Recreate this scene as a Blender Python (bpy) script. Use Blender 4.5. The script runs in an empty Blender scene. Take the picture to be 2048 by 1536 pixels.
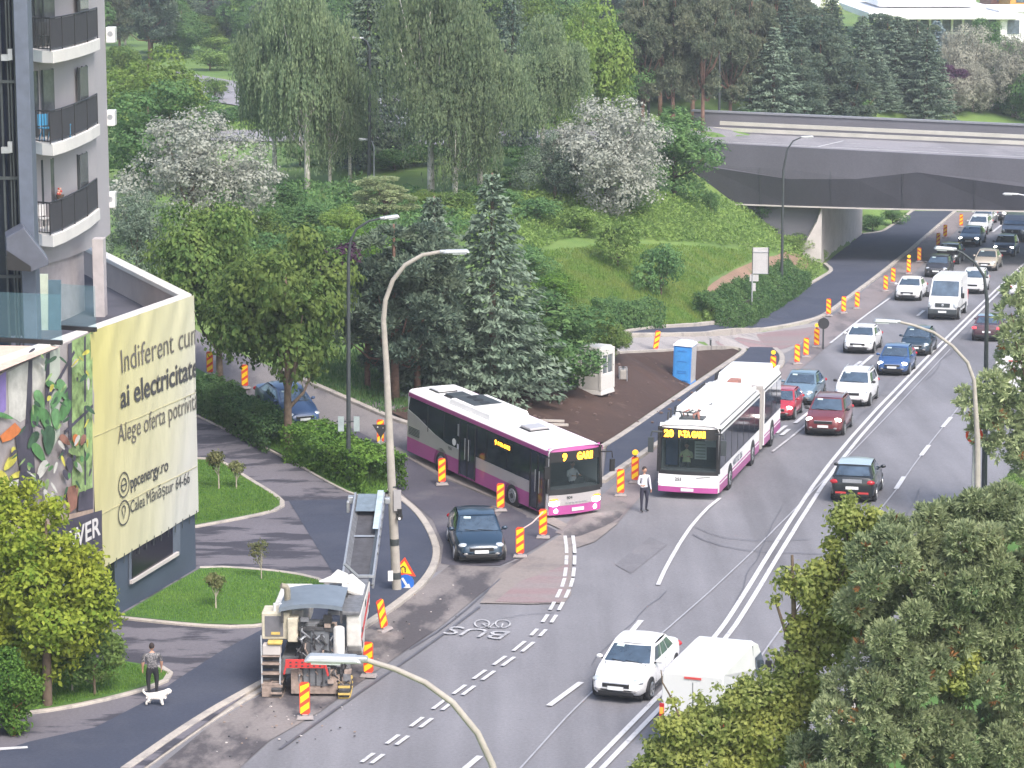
import bpy, bmesh, math, random
import numpy as np
from mathutils import Vector, Matrix
R = math.radians
random.seed(7); rng = np.random.default_rng(7)
SC = bpy.context.scene; COL = SC.collection
# ---------------------------------------------------------------- camera, world, sun, exposure
FPX = 5500.0; CAMH = 24.5; PITCH = math.atan(998/FPX)
cam = bpy.data.cameras.new('camera'); camo = bpy.data.objects.new('camera', cam); COL.objects.link(camo)
cam.sensor_width = 36; cam.lens = 36*FPX/2048; cam.clip_start = 1; cam.clip_end = 3000
camo.location = (0, 0, CAMH); camo.rotation_euler = (math.pi/2-PITCH, 0, 0); SC.camera = camo
SC.render.resolution_x = 1024; SC.render.resolution_y = 768
SUN_EL, SUN_AZ = R(50), R(152)          # azimuth clockwise from +Y
w = bpy.data.worlds.new('World'); SC.world = w; w.use_nodes = True
nt = w.node_tree; bg = nt.nodes['Background']
sky = nt.nodes.new('ShaderNodeTexSky'); sky.sky_type = 'NISHITA'; sky.sun_disc = False
sky.sun_elevation = SUN_EL; sky.sun_rotation = SUN_AZ; sky.dust_density = 4.0; sky.air_density = 1.2
nt.links.new(sky.outputs[0], bg.inputs[0]); bg.inputs[1].default_value = 0.15
sl = bpy.data.lights.new('sun', 'SUN'); sl.energy = 1.7; sl.angle = R(24); sl.color = (1, .96, .91)
so = bpy.data.objects.new('sun', sl); COL.objects.link(so)
sd = Vector((math.sin(SUN_AZ)*math.cos(SUN_EL), math.cos(SUN_AZ)*math.cos(SUN_EL), math.sin(SUN_EL)))
so.rotation_euler = sd.to_track_quat('Z', 'Y').to_euler(); so.location = (30, 0, 60)
SC.view_settings.view_transform = 'Standard'; SC.view_settings.look = 'None'
SC.view_settings.exposure = 1.0; SC.view_settings.gamma = 1
HAZE = 0.0004
SC.cycles.max_bounces = 6; SC.cycles.transparent_max_bounces = 8; SC.cycles.diffuse_bounces = 4

# ---------------------------------------------------------------- terrain height and calibration
cp, sp = math.cos(PITCH), math.sin(PITCH)
def ray(px, py):
    u = (px-1024)/FPX; v = (py-768)/FPX
    return u, cp - v*sp, -sp - v*cp
def onz(px, py, z):
    a, b, c = ray(px, py); t = (z-CAMH)/c
    return Vector((a*t, b*t, z))
ZR = np.array([(0, 0), (104, 0), (116, -.35), (130, -1.0), (160, -2.3), (190, -3.6), (220, -4.6), (255, -5), (274, 3.2), (400, 4.4), (900, 6)])
def zr(Y): return np.interp(Y, ZR[:, 0], ZR[:, 1])
def onroad(px, py):
    z = 0.
    for _ in range(40): p = onz(px, py, z); z = .5*z+.5*float(zr(p.y))
    return onz(px, py, z)
EDGE = [onroad(*q) for q in [(1030, 1100), (1215, 895), (1400, 768), (1490, 703), (1560, 632), (1640, 545), (1724, 468), (1830, 428)]]
EY = np.array([p.y for p in EDGE]); EX = np.array([p.x for p in EDGE])
EY = np.concatenate([EY, [262, 600]]); EX = np.concatenate([EX, [42, 150]])
CPX = [(0, 1530, 0), (300, 1500, 0), (700, 1530, 0), (0, 1300, 0), (400, 1250, 0), (800, 1250, 0), (400, 1100, 0), (700, 1080, 0), (900, 1120, 0), (1000, 1000, 0.02),
       (400, 900, .15), (600, 900, .45), (760, 930, .25), (900, 960, .15), (820, 890, .55), (600, 800, 1.3), (440, 720, 2.2), (420, 830, .8), (1080, 950, .05), (1000, 860, .3), (1150, 880, .0),
       (900, 790, .9), (700, 760, 1.4), (1200, 780, -.1), (1050, 780, .4), (1300, 720, -.2), (1440, 705, -1.0), (1260, 665, .0), (1100, 680, .8), (900, 640, 2.2),
       (1380, 655, -.9), (1500, 640, -1.9), (1300, 600, .6), (1200, 560, 1.6), (1420, 560, .4), (1560, 590, -2.6), (1060, 520, 2.8), (800, 500, 3.6), (600, 500, 3.8), (450, 550, 3.6),
       (1240, 470, 2.5), (1400, 480, 1.2), (1530, 500, -1.2), (1600, 520, -3.2), (1150, 400, 4.2), (1300, 380, 4.0), (1400, 400, 2.0), (1435, 388, 1.0), (1505, 434, -.8), (1600, 495, -3.5), (900, 400, 4.3), (600, 380, 4.3), (300, 450, 4.0),
       (250, 350, 4.4), (1350, 290, 4.5), (1200, 280, 4.5), (800, 280, 4.5), (450, 280, 4.5), (440, 180, 4.6), (900, 180, 4.6), (1300, 180, 4.6), (600, 90, 5), (1200, 90, 5), (100, 200, 4.5)]
pts = [onz(*q) for q in CPX] + [p.copy() for p in EDGE[1:]]
pts += [Vector(q) for q in [(-60, 40, 0), (60, 40, 0), (0, 50, 0), (-60, 100, 0), (-70, 150, 2), (-80, 220, 4.2), (-100, 400, 5), (0, 500, 5), (100, 500, 5), (120, 300, 4.5), (-200, 700, 6), (200, 700, 6), (-200, 60, 0),
                            (18, 224, 4.4), (22, 225, 4.0), (14, 232, 4.4), (26, 245, 3.0), (34, 262, 3.4)]]
CP = np.array([[p.x, p.y] for p in pts]); CZ = np.array([p.z for p in pts]); S0 = 60.0
def tk(r2): return np.where(r2 > 1e-9, .5*r2*np.log(r2+1e-12), 0)
n_ = len(CP); A = np.zeros((n_+3, n_+3))
q = CP/S0; r2 = ((q[:, None]-q[None])**2).sum(-1)
A[:n_, :n_] = tk(r2)+np.eye(n_)*.004; A[:n_, n_] = 1; A[:n_, n_+1:] = q; A[n_, :n_] = 1; A[n_+1:, :n_] = q.T
TW = np.linalg.solve(A, np.concatenate([CZ, [0, 0, 0]]))
def H(X, Y):
    X = np.atleast_1d(np.asarray(X, float)); Y = np.atleast_1d(np.asarray(Y, float))
    qq = np.stack([X, Y], 1)/S0; out = np.zeros(len(X))
    for i in range(0, len(X), 20000):
        s = qq[i:i+20000]; d = ((s[:, None]-q[None])**2).sum(-1)
        out[i:i+20000] = tk(d)@TW[:n_] + TW[n_] + s@TW[n_+1:]
    out = np.clip(out, -5.2, 6.5); out = np.where(Y < 96, 0, out*np.clip((Y-96)/8, 0, 1))
    xe = np.interp(Y, EY, EX); t = np.clip((X-xe+2.2)/2.2, 0, 1); t = t*t*(3-2*t); t = np.where(Y < 100, 1, t)
    t = np.where(Y > 262, t*np.clip(1-(Y-262)/20, 0, 1), t)
    return out*(1-t) + zr(Y)*t
def h1(x, y): return float(H(x, y)[0])
def G(px, py, dz=0.):
    z = 0.
    for _ in range(30):
        p = onz(px, py, z+dz); z = .5*z + .5*h1(p.x, p.y)
    p = onz(px, py, z+dz); p.z = h1(p.x, p.y); return p
def Garr(P):
    P = np.array(P, float); u = (P[:, 0]-1024)/FPX; v = (P[:, 1]-768)/FPX
    a, b, c = u, cp-v*sp, -sp-v*cp; z = np.zeros(len(P))
    for _ in range(30):
        t = (z-CAMH)/c; z = .5*z+.5*H(a*t, b*t)
    t = (z-CAMH)/c; return np.stack([a*t, b*t], 1)
def S(p): return FPX/(p.y*cp + (CAMH-p.z)*sp)       # pixels of the 2048 photograph per metre at p

# ---------------------------------------------------------------- materials
def nodes(name):
    m = bpy.data.materials.new(name); m.use_nodes = True; n = m.node_tree.nodes; l = m.node_tree.links
    return m, n, l, n['Principled BSDF']
def ramp(n, l, fac, stops):
    r = n.new('ShaderNodeValToRGB'); e = r.color_ramp.elements
    while len(e) < len(stops): e.new(.5)
    for k, (p, c) in enumerate(stops): e[k].position = p; e[k].color = (*c, 1) if len(c) == 3 else c
    l.new(fac, r.inputs[0]); return r.outputs[0]
def mixc(n, l, fac, a, b, mode='MIX'):
    m = n.new('ShaderNodeMix'); m.data_type = 'RGBA'; m.blend_type = mode
    if hasattr(fac, 'links'): l.new(fac, m.inputs[0])
    else: m.inputs[0].default_value = fac
    for s, i in ((a, 6), (b, 7)):
        if hasattr(s, 'links'): l.new(s, m.inputs[i])
        else: m.inputs[i].default_value = (*s, 1)
    return m.outputs[2]
def noise(n, l, scale, detail=4, rough=.6, stretch=None, w3=False, rot=0):
    g = n.new('ShaderNodeNewGeometry') if w3 else n.new('ShaderNodeTexCoord')
    src = g.outputs['Position'] if w3 else g.outputs['Object']
    if stretch:
        mp = n.new('ShaderNodeMapping'); mp.inputs['Scale'].default_value = stretch; mp.inputs['Rotation'].default_value = (0, 0, rot)
        l.new(src, mp.inputs[0]); src = mp.outputs[0]
    t = n.new('ShaderNodeTexNoise'); t.inputs['Scale'].default_value = scale; t.inputs['Detail'].default_value = detail; t.inputs['Roughness'].default_value = rough
    l.new(src, t.inputs['Vector']); return t.outputs['Fac']
def lum(c, k): return tuple(min(1, x*k) for x in c)
MC = {}
def mat(name, c, rough=.6, metal=0., var=.12, scale=3., emit=0., spec=.5, coat=0.):
    if name in MC: return MC[name]
    m, n, l, b = nodes(name); b.inputs['Roughness'].default_value = rough; b.inputs['Metallic'].default_value = metal
    b.inputs['Specular IOR Level'].default_value = spec; b.inputs['Coat Weight'].default_value = coat; b.inputs['Coat Roughness'].default_value = .06
    f = noise(n, l, scale, 5)
    l.new(ramp(n, l, f, [(.3, lum(c, 1-var)), (.7, lum(c, 1+var))]), b.inputs['Base Color'])
    if emit: b.inputs['Emission Color'].default_value = (*c, 1); b.inputs['Emission Strength'].default_value = emit
    MC[name] = m; return m
def asphalt(name, c, patch=None, pf=(.55, .6), pscale=.35, stretch=(1, 1, 1), var=.1, tint=None, pmix=.8, rot=0, streak=0):
    m, n, l, b = nodes(name)
    big = noise(n, l, .12, 5, .65, w3=True); fine = noise(n, l, 9, 3, .8, w3=True)
    col = ramp(n, l, big, [(.3, lum(c, 1-var)), (.7, lum(c, 1+var))])
    if patch:
        pn = noise(n, l, pscale, 7, .62, stretch=stretch, w3=True, rot=rot)
        f = ramp(n, l, pn, [(pf[0], (0, 0, 0)), (pf[1], (pmix,)*3)]); col = mixc(n, l, f, col, patch)
    if streak:
        sn = noise(n, l, .6, 3, .5, stretch=(1, .05, 1), w3=True, rot=streak)
        col = mixc(n, l, .6, col, ramp(n, l, sn, [(.35, (.66,)*3), (.65, (1.15,)*3)]), 'MULTIPLY')
        on = noise(n, l, 2.6, 6, .75, w3=True); col = mixc(n, l, ramp(n, l, on, [(.62, (0, 0, 0)), (.70, (.45,)*3)]), col, lum(c, .6))
    fr = ramp(n, l, fine, [(.3, (.82,)*3), (.7, (1.15,)*3)])
    col = mixc(n, l, .8, col, fr, 'MULTIPLY'); l.new(col, b.inputs['Base Color'])
    b.inputs['Roughness'].default_value = .85; b.inputs['Specular IOR Level'].default_value = .3
    bp = n.new('ShaderNodeBump'); bp.inputs['Strength'].default_value = .25; bp.inputs['Distance'].default_value = .02
    l.new(fine, bp.inputs['Height']); l.new(bp.outputs[0], b.inputs['Normal'])
    MC[name] = m; return m
def paintmat(name, c, under, wear=.45):
    m, n, l, b = nodes(name); f = noise(n, l, 2.2, 8, .8, w3=True)
    l.new(ramp(n, l, f, [(wear-.12, under), (wear, c)]), b.inputs['Base Color']); b.inputs['Roughness'].default_value = .7
    MC[name] = m; return m
def leafmat(name, dark, light, alt=None, trans=.35):
    m = bpy.data.materials.new(name); m.use_nodes = True; n = m.node_tree.nodes; l = m.node_tree.links; n.clear()
    out = n.new('ShaderNodeOutputMaterial'); g = n.new('ShaderNodeNewGeometry')
    c1 = ramp(n, l, g.outputs['Random Per Island'], [(0, dark), (.55, lum([(a+b)/2 for a, b in zip(dark, light)], 1)), (1, light)])
    f = noise(n, l, .55, 3, .6)
    c2 = mixc(n, l, ramp(n, l, f, [(.42, (0, 0, 0)), (.68, (.75,)*3)]), c1, alt or lum(light, 1.15))
    oi = n.new('ShaderNodeObjectInfo'); hs = n.new('ShaderNodeHueSaturation')
    mr = n.new('ShaderNodeMapRange'); mr.inputs[3].default_value = .85; mr.inputs[4].default_value = 1.18; l.new(oi.outputs['Random'], mr.inputs[0])
    l.new(mr.outputs[0], hs.inputs['Value']); l.new(c2, hs.inputs['Color'])
    d = n.new('ShaderNodeBsdfDiffuse'); t = n.new('ShaderNodeBsdfTranslucent'); mx = n.new('ShaderNodeMixShader'); mx.inputs[0].default_value = trans
    l.new(hs.outputs[0], d.inputs[0]); l.new(hs.outputs[0], t.inputs[0]); l.new(d.outputs[0], mx.inputs[1]); l.new(t.outputs[0], mx.inputs[2]); l.new(mx.outputs[0], out.inputs[0])
    MC[name] = m; return m
def glass(name, c, rough=.05):
    m = mat(name, c, rough, 0, .45, 2.2, spec=.9, coat=.5); return m

ASP = asphalt('asphalt_worn', (.196, .194, .214), (.155, .153, .170), (.5, .64), .22, (1, .25, 1), .1, streak=-.9)
ASPR = asphalt('asphalt_right', (.18, .18, .21), (.14, .14, .17), (.45, .6), .18, (1, .3, 1), .1, streak=-.9)
NEW = asphalt('asphalt_fresh', (.050, .058, .088), (.066, .073, .102), (.45, .65), .4, var=.12)
NEWR = asphalt('asphalt_fresh_road', (.075, .072, .095), (.13, .125, .14), (.52, .7), .3, var=.15)
PLAZA = asphalt('asphalt_old_plaza', (.145, .137, .16), (.045, .045, .062), (.49, .55), .6, (.45, 1.3, 1), .12, pmix=.9)
MILL = asphalt('asphalt_milled', (.20, .18, .18), (.065, .06, .07), (.46, .56), .5, (1, .45, 1), .2, rot=-.7, pmix=.9)
DUST = asphalt('dusty_milled_strip', (.245, .215, .205), (.15, .135, .14), (.5, .66), .5, var=.14)
PINK = asphalt('pink_bus_lane', (.25, .175, .185), (.235, .21, .21), (.42, .58), .35, (.3, 2, 1), .12)
SOIL = asphalt('dug_soil', (.060, .036, .030), (.11, .072, .058), (.56, .74), 1.4, var=.3)
EARTH = asphalt('bare_earth', (.27, .175, .125), (.13, .15, .06), (.56, .66), .8, var=.25)
PAVE = asphalt('pale_pavement', (.30, .28, .28), (.2, .19, .2), (.52, .6), .7, var=.12)
DECKM = asphalt('bridge_asphalt', (.25, .24, .26), (.19, .185, .20), (.5, .6), .15, (1, .2, 1), .08)
GRASS = asphalt('grass_soil', (.060, .135, .030), (.085, .16, .035), (.4, .68), .35, var=.3)
PARK = asphalt('park_grass', (.11, .19, .05), (.17, .23, .06), (.42, .68), .16, var=.35)
LINE = paintmat('road_paint', (.55, .55, .57), (.22, .22, .24), .46)
LINEW = paintmat('road_paint_worn', (.45, .45, .47), (.2, .2, .22), .52)
KERB = asphalt('kerb_concrete', (.40, .365, .335), (.28, .26, .25), (.5, .62), 1.2, var=.15)
CONC = mat('concrete_light', (.46, .43, .42), .85, var=.12, scale=.8)
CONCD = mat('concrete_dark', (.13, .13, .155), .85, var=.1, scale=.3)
METG = mat('galvanised_metal', (.42, .44, .47), .45, .6, .12, 5)
METD = mat('dark_metal', (.06, .07, .075), .5, .3, .15, 5)
BLACK = mat('black_plastic', (.018, .018, .02), .5, 0, .2, 6)
RUB = mat('tyre_rubber', (.022, .022, .023), .8, 0, .15, 8)
RIM = mat('alloy_rim', (.42, .43, .45), .3, .8, .08, 8)
WHITE = mat('white_paint', (.68, .68, .69), .35, 0, .04, 1.2, coat=.3)
GLASS = mat('car_glass', (.13, .18, .23), .07, .65, .35, 2.0, spec=.9, coat=.3)
BGLASS = mat('bus_glass', (.045, .055, .085), .09, .45, .4, .8, spec=.8)
BARK = mat('bark', (.13, .095, .07), .9, 0, .35, 4)
BIRCHB = mat('birch_bark', (.45, .43, .40), .85, 0, .5, 3)
ORANGE = mat('marker_red', (.72, .07, .03), .5, 0, .1, 6)
YEL = mat('marker_yellow', (.95, .60, .015), .5, 0, .06, 6)
SKIN = mat('skin', (.50, .28, .20), .6, 0, .08, 8)
def car_paint(name, c, rough=.28, metal=.15): return mat(name, c, rough, metal, .03, 1, coat=.7)

# ---------------------------------------------------------------- mesh helpers
def link(o, parent=None):
    COL.objects.link(o)
    if parent: o.parent = parent
    return o
def tag(o, label, cat, group=None, kind=None):
    o['label'] = label
    if cat: o['category'] = cat
    if group: o['group'] = group
    if kind: o['kind'] = kind
    return o
def empty(name, loc=(0, 0, 0), rz=0):
    o = bpy.data.objects.new(name, None); COL.objects.link(o); o.location = loc; o.rotation_euler = (0, 0, rz); o.empty_display_size = .2; return o
class MB:
    def __init__(s): s.v = []; s.f = []; s.m = []; s.mats = []
    def mi(s, m):
        if m not in s.mats: s.mats.append(m)
        return s.mats.index(m)
    def add(s, vs, fs, m):
        o = len(s.v); k = s.mi(m); s.v += [tuple(a) for a in vs]
        for f in fs: s.f.append(tuple(i+o for i in f)); s.m.append(k)
        return s
    def box(s, c, d, m, rot=None, taper=1.0):
        x, y, z = d[0]/2, d[1]/2, d[2]/2
        vs = [Vector((a*x*(taper if k > 0 else 1), b*y*(taper if k > 0 else 1), k*z)) for k in (-1, 1) for a, b in ((-1, -1), (1, -1), (1, 1), (-1, 1))]
        if rot is not None: vs = [rot@v for v in vs]
        vs = [v+Vector(c) for v in vs]
        return s.add(vs, [(3, 2, 1, 0), (4, 5, 6, 7), (0, 1, 5, 4), (1, 2, 6, 5), (2, 3, 7, 6), (3, 0, 4, 7)], m)
    def bar(s, a, b, w, t, m, up=(0, 0, 1)):
        a, b = Vector(a), Vector(b); d = (b-a); L = d.length; d.normalize(); u = Vector(up); x = d.cross(u)
        if x.length < 1e-4: x = d.cross(Vector((1, 0, 0)))
        x.normalize(); zz = x.cross(d); rot = Matrix((x, d, zz)).transposed()
        return s.box((a+b)/2, (w, L, t), m, rot)
    def tube(s, pts, rad, m, n=8, cap=True, flat=None):
        pts = [Vector(p) for p in pts]; k = len(pts)
        if not hasattr(rad, '__len__'): rad = [rad]*k
        vs = []; up = None
        for i, p in enumerate(pts):
            d = (pts[min(i+1, k-1)]-pts[max(i-1, 0)]).normalized()
            if up is None: up = d.orthogonal().normalized()
            up = (up - d*up.dot(d)).normalized(); sd_ = d.cross(up)
            for j in range(n):
                a = 2*math.pi*j/n; vs.append(p + (up*math.cos(a)+sd_*math.sin(a))*rad[i])
        fs = [(i*n+j, i*n+(j+1) % n, (i+1)*n+(j+1) % n, (i+1)*n+j) for i in range(k-1) for j in range(n)]
        if cap: fs += [tuple(range(n))[::-1], tuple((k-1)*n+j for j in range(n))]
        return s.add(vs, fs, m)
    def cyl(s, a, b, r, m, n=14): return s.tube([a, b], r if hasattr(r, '__len__') else [r, r], m, n)
    def quad(s, a, b, c, d, m): return s.add([a, b, c, d], [(0, 1, 2, 3)], m)
    def prism(s, poly, z0, z1, m):
        n = len(poly); vs = [(x, y, z0) for x, y in poly]+[(x, y, z1) for x, y in poly]
        return s.add(vs, [tuple(range(n))[::-1], tuple(range(n, 2*n))]+[(i, (i+1) % n, n+(i+1) % n, n+i) for i in range(n)], m)
    def plate(s, pts, nrm, t, m):
        n = Vector(nrm).normalized()*t/2; k = len(pts); P = [Vector(p) for p in pts]
        vs = [p-n for p in P]+[p+n for p in P]
        return s.add(vs, [tuple(range(k))[::-1], tuple(range(k, 2*k))]+[(i, (i+1) % k, k+(i+1) % k, k+i) for i in range(k)], m)
    def ell(s, c, r, m, nu=10, nv=6, rot=None):
        vs = []; c = Vector(c)
        for i in range(nv+1):
            th = math.pi*i/nv
            for j in range(nu):
                a = 2*math.pi*j/nu; v = Vector((r[0]*math.sin(th)*math.cos(a), r[1]*math.sin(th)*math.sin(a), r[2]*math.cos(th)))
                if rot is not None: v = rot@v
                vs.append(c+v)
        fs = [(i*nu+j, (i+1)*nu+j, (i+1)*nu+(j+1) % nu, i*nu+(j+1) % nu) for i in range(nv) for j in range(nu)]
        return s.add(vs, fs, m)
    def build(s, name, parent=None, bevel=0, smooth=False, seg=2, recalc=True):
        me = bpy.data.meshes.new(name); me.from_pydata(s.v, [], s.f)
        for m in s.mats: me.materials.append(m)
        me.polygons.foreach_set('material_index', s.m)
        if recalc:
            bm = bmesh.new(); bm.from_mesh(me); bmesh.ops.remove_doubles(bm, verts=bm.verts, dist=1e-5)
            bmesh.ops.recalc_face_normals(bm, faces=bm.faces); bm.to_mesh(me); bm.free()
        if smooth: me.polygons.foreach_set('use_smooth', [True]*len(me.polygons))
        me.update(); o = bpy.data.objects.new(name, me); link(o, parent)
        if bevel:
            b = o.modifiers.new('bevel', 'BEVEL'); b.width = bevel; b.segments = seg; b.limit_method = 'ANGLE'; b.angle_limit = R(32)
        if smooth:
            try: me.set_sharp_from_angle(angle=R(38))
            except Exception: pass
        return o
def copy_tree(o, parent=None):
    c = o.copy(); COL.objects.link(c)
    if parent: c.parent = parent
    for ch in o.children: copy_tree(ch, c)
    return c
def textmesh(name, s, m, O, ex, ey, hgt, parent=None, width=None, bold=0., depth=.004, align='LEFT', shear=0):
    cu = bpy.data.curves.new('t', 'FONT'); cu.body = s; cu.size = 1; cu.offset = bold; cu.extrude = 0; cu.resolution_u = 3; cu.align_x = align; cu.shear = shear
    t = bpy.data.objects.new('t', cu); COL.objects.link(t); dg = bpy.context.evaluated_depsgraph_get(); dg.update()
    me = bpy.data.meshes.new_from_object(t.evaluated_get(dg)); COL.objects.unlink(t); bpy.data.objects.remove(t)
    me.name = name; me.materials.clear(); me.materials.append(m)
    xs = [v.co.x for v in me.vertices]; wd = max(xs)-min(xs) if xs else 1; k = hgt/.70; kx = k if width is None else width/wd
    ex = Vector(ex).normalized(); ey = Vector(ey).normalized(); nn = ex.cross(ey); O = Vector(O)
    for v in me.vertices: v.co = O + ex*(v.co.x*kx) + ey*(v.co.y*k) + nn*depth
    o = bpy.data.objects.new(name, me); link(o, parent); return o

# draped sheets
def densify(pts, step, closed):
    out = []; n = len(pts)
    for i in range(n if closed else n-1):
        a, b = pts[i], pts[(i+1) % n]; L = math.hypot(b[0]-a[0], b[1]-a[1]); k = max(1, int(L/step))
        for j in range(k): out.append((a[0]+(b[0]-a[0])*j/k, a[1]+(b[1]-a[1])*j/k))
    if not closed: out.append(pts[-1])
    return out
def smooth_px(pts, closed=False, it=2):
    for _ in range(it):
        n = len(pts); out = [] if closed else [pts[0]]
        for i in range(n if closed else n-1):
            a, b = pts[i], pts[(i+1) % n]
            out += [(a[0]*.75+b[0]*.25, a[1]*.75+b[1]*.25), (a[0]*.25+b[0]*.75, a[1]*.25+b[1]*.75)]
        if not closed: out.append(pts[-1])
        pts = out
    return pts
def drape_xy(name, poly, m, off, cell=3., kind='structure', parent=None, zf=None):
    bm = bmesh.new(); vs = [bm.verts.new((x, y, 0)) for x, y in poly]
    f = bm.faces.new(vs); bmesh.ops.triangulate(bm, faces=[f])
    xs = [p[0] for p in poly]; ys = [p[1] for p in poly]
    for ax, lo, hi in ((0, min(xs), max(xs)), (1, min(ys), max(ys))):
        c = math.floor(lo/cell)*cell+cell
        while c < hi:
            co = [0, 0, 0]; co[ax] = c; no = [0, 0, 0]; no[ax] = 1
            bmesh.ops.bisect_plane(bm, geom=bm.verts[:]+bm.edges[:]+bm.faces[:], plane_co=co, plane_no=no, dist=1e-5); c += cell
    V = list(bm.verts); zz = (zf or H)([v.co.x for v in V], [v.co.y for v in V])
    for v, z in zip(V, zz): v.co.z = z+off
    for f in bm.faces:
        f.normal_update()
        if f.normal.z < 0: f.normal_flip()
    me = bpy.data.meshes.new(name); bm.to_mesh(me); bm.free(); me.materials.append(m)
    o = bpy.data.objects.new(name, me); link(o, parent)
    if kind and not parent: o['kind'] = kind
    return o
def sheet(name, px, m, off, smooth=0, **k):
    if smooth: px = smooth_px(px, True, smooth)
    return drape_xy(name, Garr(densify(px, 30, True)).tolist(), m, off, **k)
def offset_line(P, d):
    P = np.array(P); T = np.gradient(P, axis=0); T /= np.linalg.norm(T, axis=1)[:, None]+1e-9
    N = np.stack([T[:, 1], -T[:, 0]], 1); return P+N*d
def resample(P, step):
    P = np.array(P); d = np.r_[0, np.cumsum(np.linalg.norm(np.diff(P, axis=0), axis=1))]; n = max(2, int(d[-1]/step)+1)
    t = np.linspace(0, d[-1], n); return np.stack([np.interp(t, d, P[:, 0]), np.interp(t, d, P[:, 1])], 1), d[-1]
def strip(mb, P, w, off, m, h=0., zf=None):
    """flat (h=0) or raised strip along world polyline P"""
    P = np.array(P); A_, B_ = offset_line(P, w/2), offset_line(P, -w/2); zf = zf or H
    za, zb = zf(A_[:, 0], A_[:, 1])+off, zf(B_[:, 0], B_[:, 1])+off; n = len(P); zc = np.maximum(za, zb) if h else None
    if not h:
        vs = [(*A_[i], za[i]) for i in range(n)]+[(*B_[i], zb[i]) for i in range(n)]
        return mb.add(vs, [(i, i+1, n+i+1, n+i) for i in range(n-1)], m)
    ch = .02; A2, B2 = offset_line(P, w/2-ch), offset_line(P, -w/2+ch)
    rows = [(A_, za-.25), (A_, zc+h-ch), (A2, zc+h), (B2, zc+h), (B_, zc+h-ch), (B_, zb-.25)]
    vs = [(*r[i], z[i]) for r, z in rows for i in range(n)]
    return mb.add(vs, [(k*n+i, k*n+i+1, (k+1)*n+i+1, (k+1)*n+i) for k in range(5) for i in range(n-1)]+[(0, n, 2*n, 3*n, 4*n, 5*n), tuple(k*n+n-1 for k in range(5, -1, -1))], m)
def pxline(px, smooth=2, step=1.0):
    if smooth: px = smooth_px(px, False, smooth)
    return resample(Garr(densify(px, 25, False)), step)[0]
def kerb(px, w=.2, h=.12, off=0., smooth=2, name='kerb', m=None):
    mb = MB(); P = pxline(px, smooth, .8); strip(mb, P, w, off, m or KERB, h); o = mb.build(name); o['kind'] = 'structure'; return o
# ---------------------------------------------------------------- ground, roads, kerbs, markings
def axis(a, b, s, lo, hi, s2):
    c = list(np.arange(a, b+.01, s)); l = a
    while l > lo: l -= s2*1.0; c.insert(0, l); s2 *= 1.25
    s2 = 6; l = b
    while l < hi: l += s2; c.append(l); s2 *= 1.25
    return np.array(c)
gx = axis(-50, 56, 1.0, -900, 900, 6); gy = axis(40, 285, 1.0, 0, 1600, 6)
XX, YY = np.meshgrid(gx, gy); ZZ = H(XX.ravel(), YY.ravel())-.07
nx, ny = len(gx), len(gy)
me = bpy.data.meshes.new('ground')
me.from_pydata(np.stack([XX.ravel(), YY.ravel(), ZZ], 1).tolist(), [], [(j*nx+i, j*nx+i+1, (j+1)*nx+i+1, (j+1)*nx+i) for j in range(ny-1) for i in range(nx-1)])
me.materials.append(PARK); me.polygons.foreach_set('use_smooth', [True]*len(me.polygons))
gr = bpy.data.objects.new('ground', me); COL.objects.link(gr); gr['kind'] = 'structure'

sheet('main_road', [(120, 1640), (510, 1368), (620, 1305), (780, 1207), (850, 1130), (1000, 1040), (1190, 965), (1280, 890), (1400, 812), (1485, 756), (1580, 680), (1645, 625), (1690, 595), (1770, 535), (1820, 495), (1870, 452), (1900, 424),
    (2400, 424), (2400, 640), (2140, 800), (2048, 940), (1950, 1060), (1820, 1240), (1700, 1420), (1600, 1640)], ASP, 0)
sheet('slip_road', [(1100, 1045), (1208, 965), (1212, 897), (1000, 880), (820, 858), (700, 803), (590, 755), (440, 690), (360, 640), (300, 690), (480, 790), (600, 850), (690, 900), (770, 975), (835, 1030), (860, 1100), (850, 1150), (1000, 1110)], asphalt('asphalt_slip', (.20, .185, .19), (.11, .105, .12), (.48, .6), .4, (1, .4, 1), .1, rot=.6), .012)
sheet('plaza', [(-120, 1640), (-120, 1280), (210, 1240), (300, 1000), (380, 800), (420, 820), (560, 905), (700, 985), (790, 1000), (850, 1050), (870, 1110), (855, 1160), (740, 1250), (530, 1368), (150, 1640)], PLAZA, .10)
sheet('fresh_footway', [(-60, 1640), (-60, 1530), (60, 1490), (190, 1462), (300, 1405), (345, 1372), (440, 1310), (530, 1262), (600, 1215), (682, 1178), (640, 1110), (577, 1006), (762, 1003), (800, 1002), (848, 1052), (868, 1110), (853, 1158), (800, 1203), (740, 1246), (640, 1305), (530, 1362), (400, 1438), (240, 1556), (150, 1640)], NEW, .112)
sheet('pale_strip', [(0, 1503), (55, 1500), (56, 1504), (0, 1508)], LINE, .12)
sheet('fresh_footway', [(1207, 958), (1214, 897), (1300, 837), (1400, 771), (1486, 713), (1500, 697), (1545, 698), (1562, 712), (1555, 738), (1500, 766), (1400, 833), (1300, 894)], NEW, .10)
sheet('fresh_footway', [(1255, 669), (1262, 664), (1400, 656), (1500, 644), (1560, 609), (1640, 562), (1664, 546), (1647, 531), (1725, 470), (1760, 466), (1772, 459), (1818, 424), (1906, 424), (1840, 481), (1760, 547), (1700, 591), (1660, 622), (1630, 639), (1540, 657), (1400, 669)], NEW, .10)
sheet('pavement', [(1100, 735), (1180, 705), (1258, 676), (1400, 673), (1545, 662), (1635, 644), (1640, 655), (1600, 690), (1562, 712), (1545, 698), (1500, 697), (1440, 702), (1235, 712), (1120, 765)], PAVE, .02)
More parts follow.
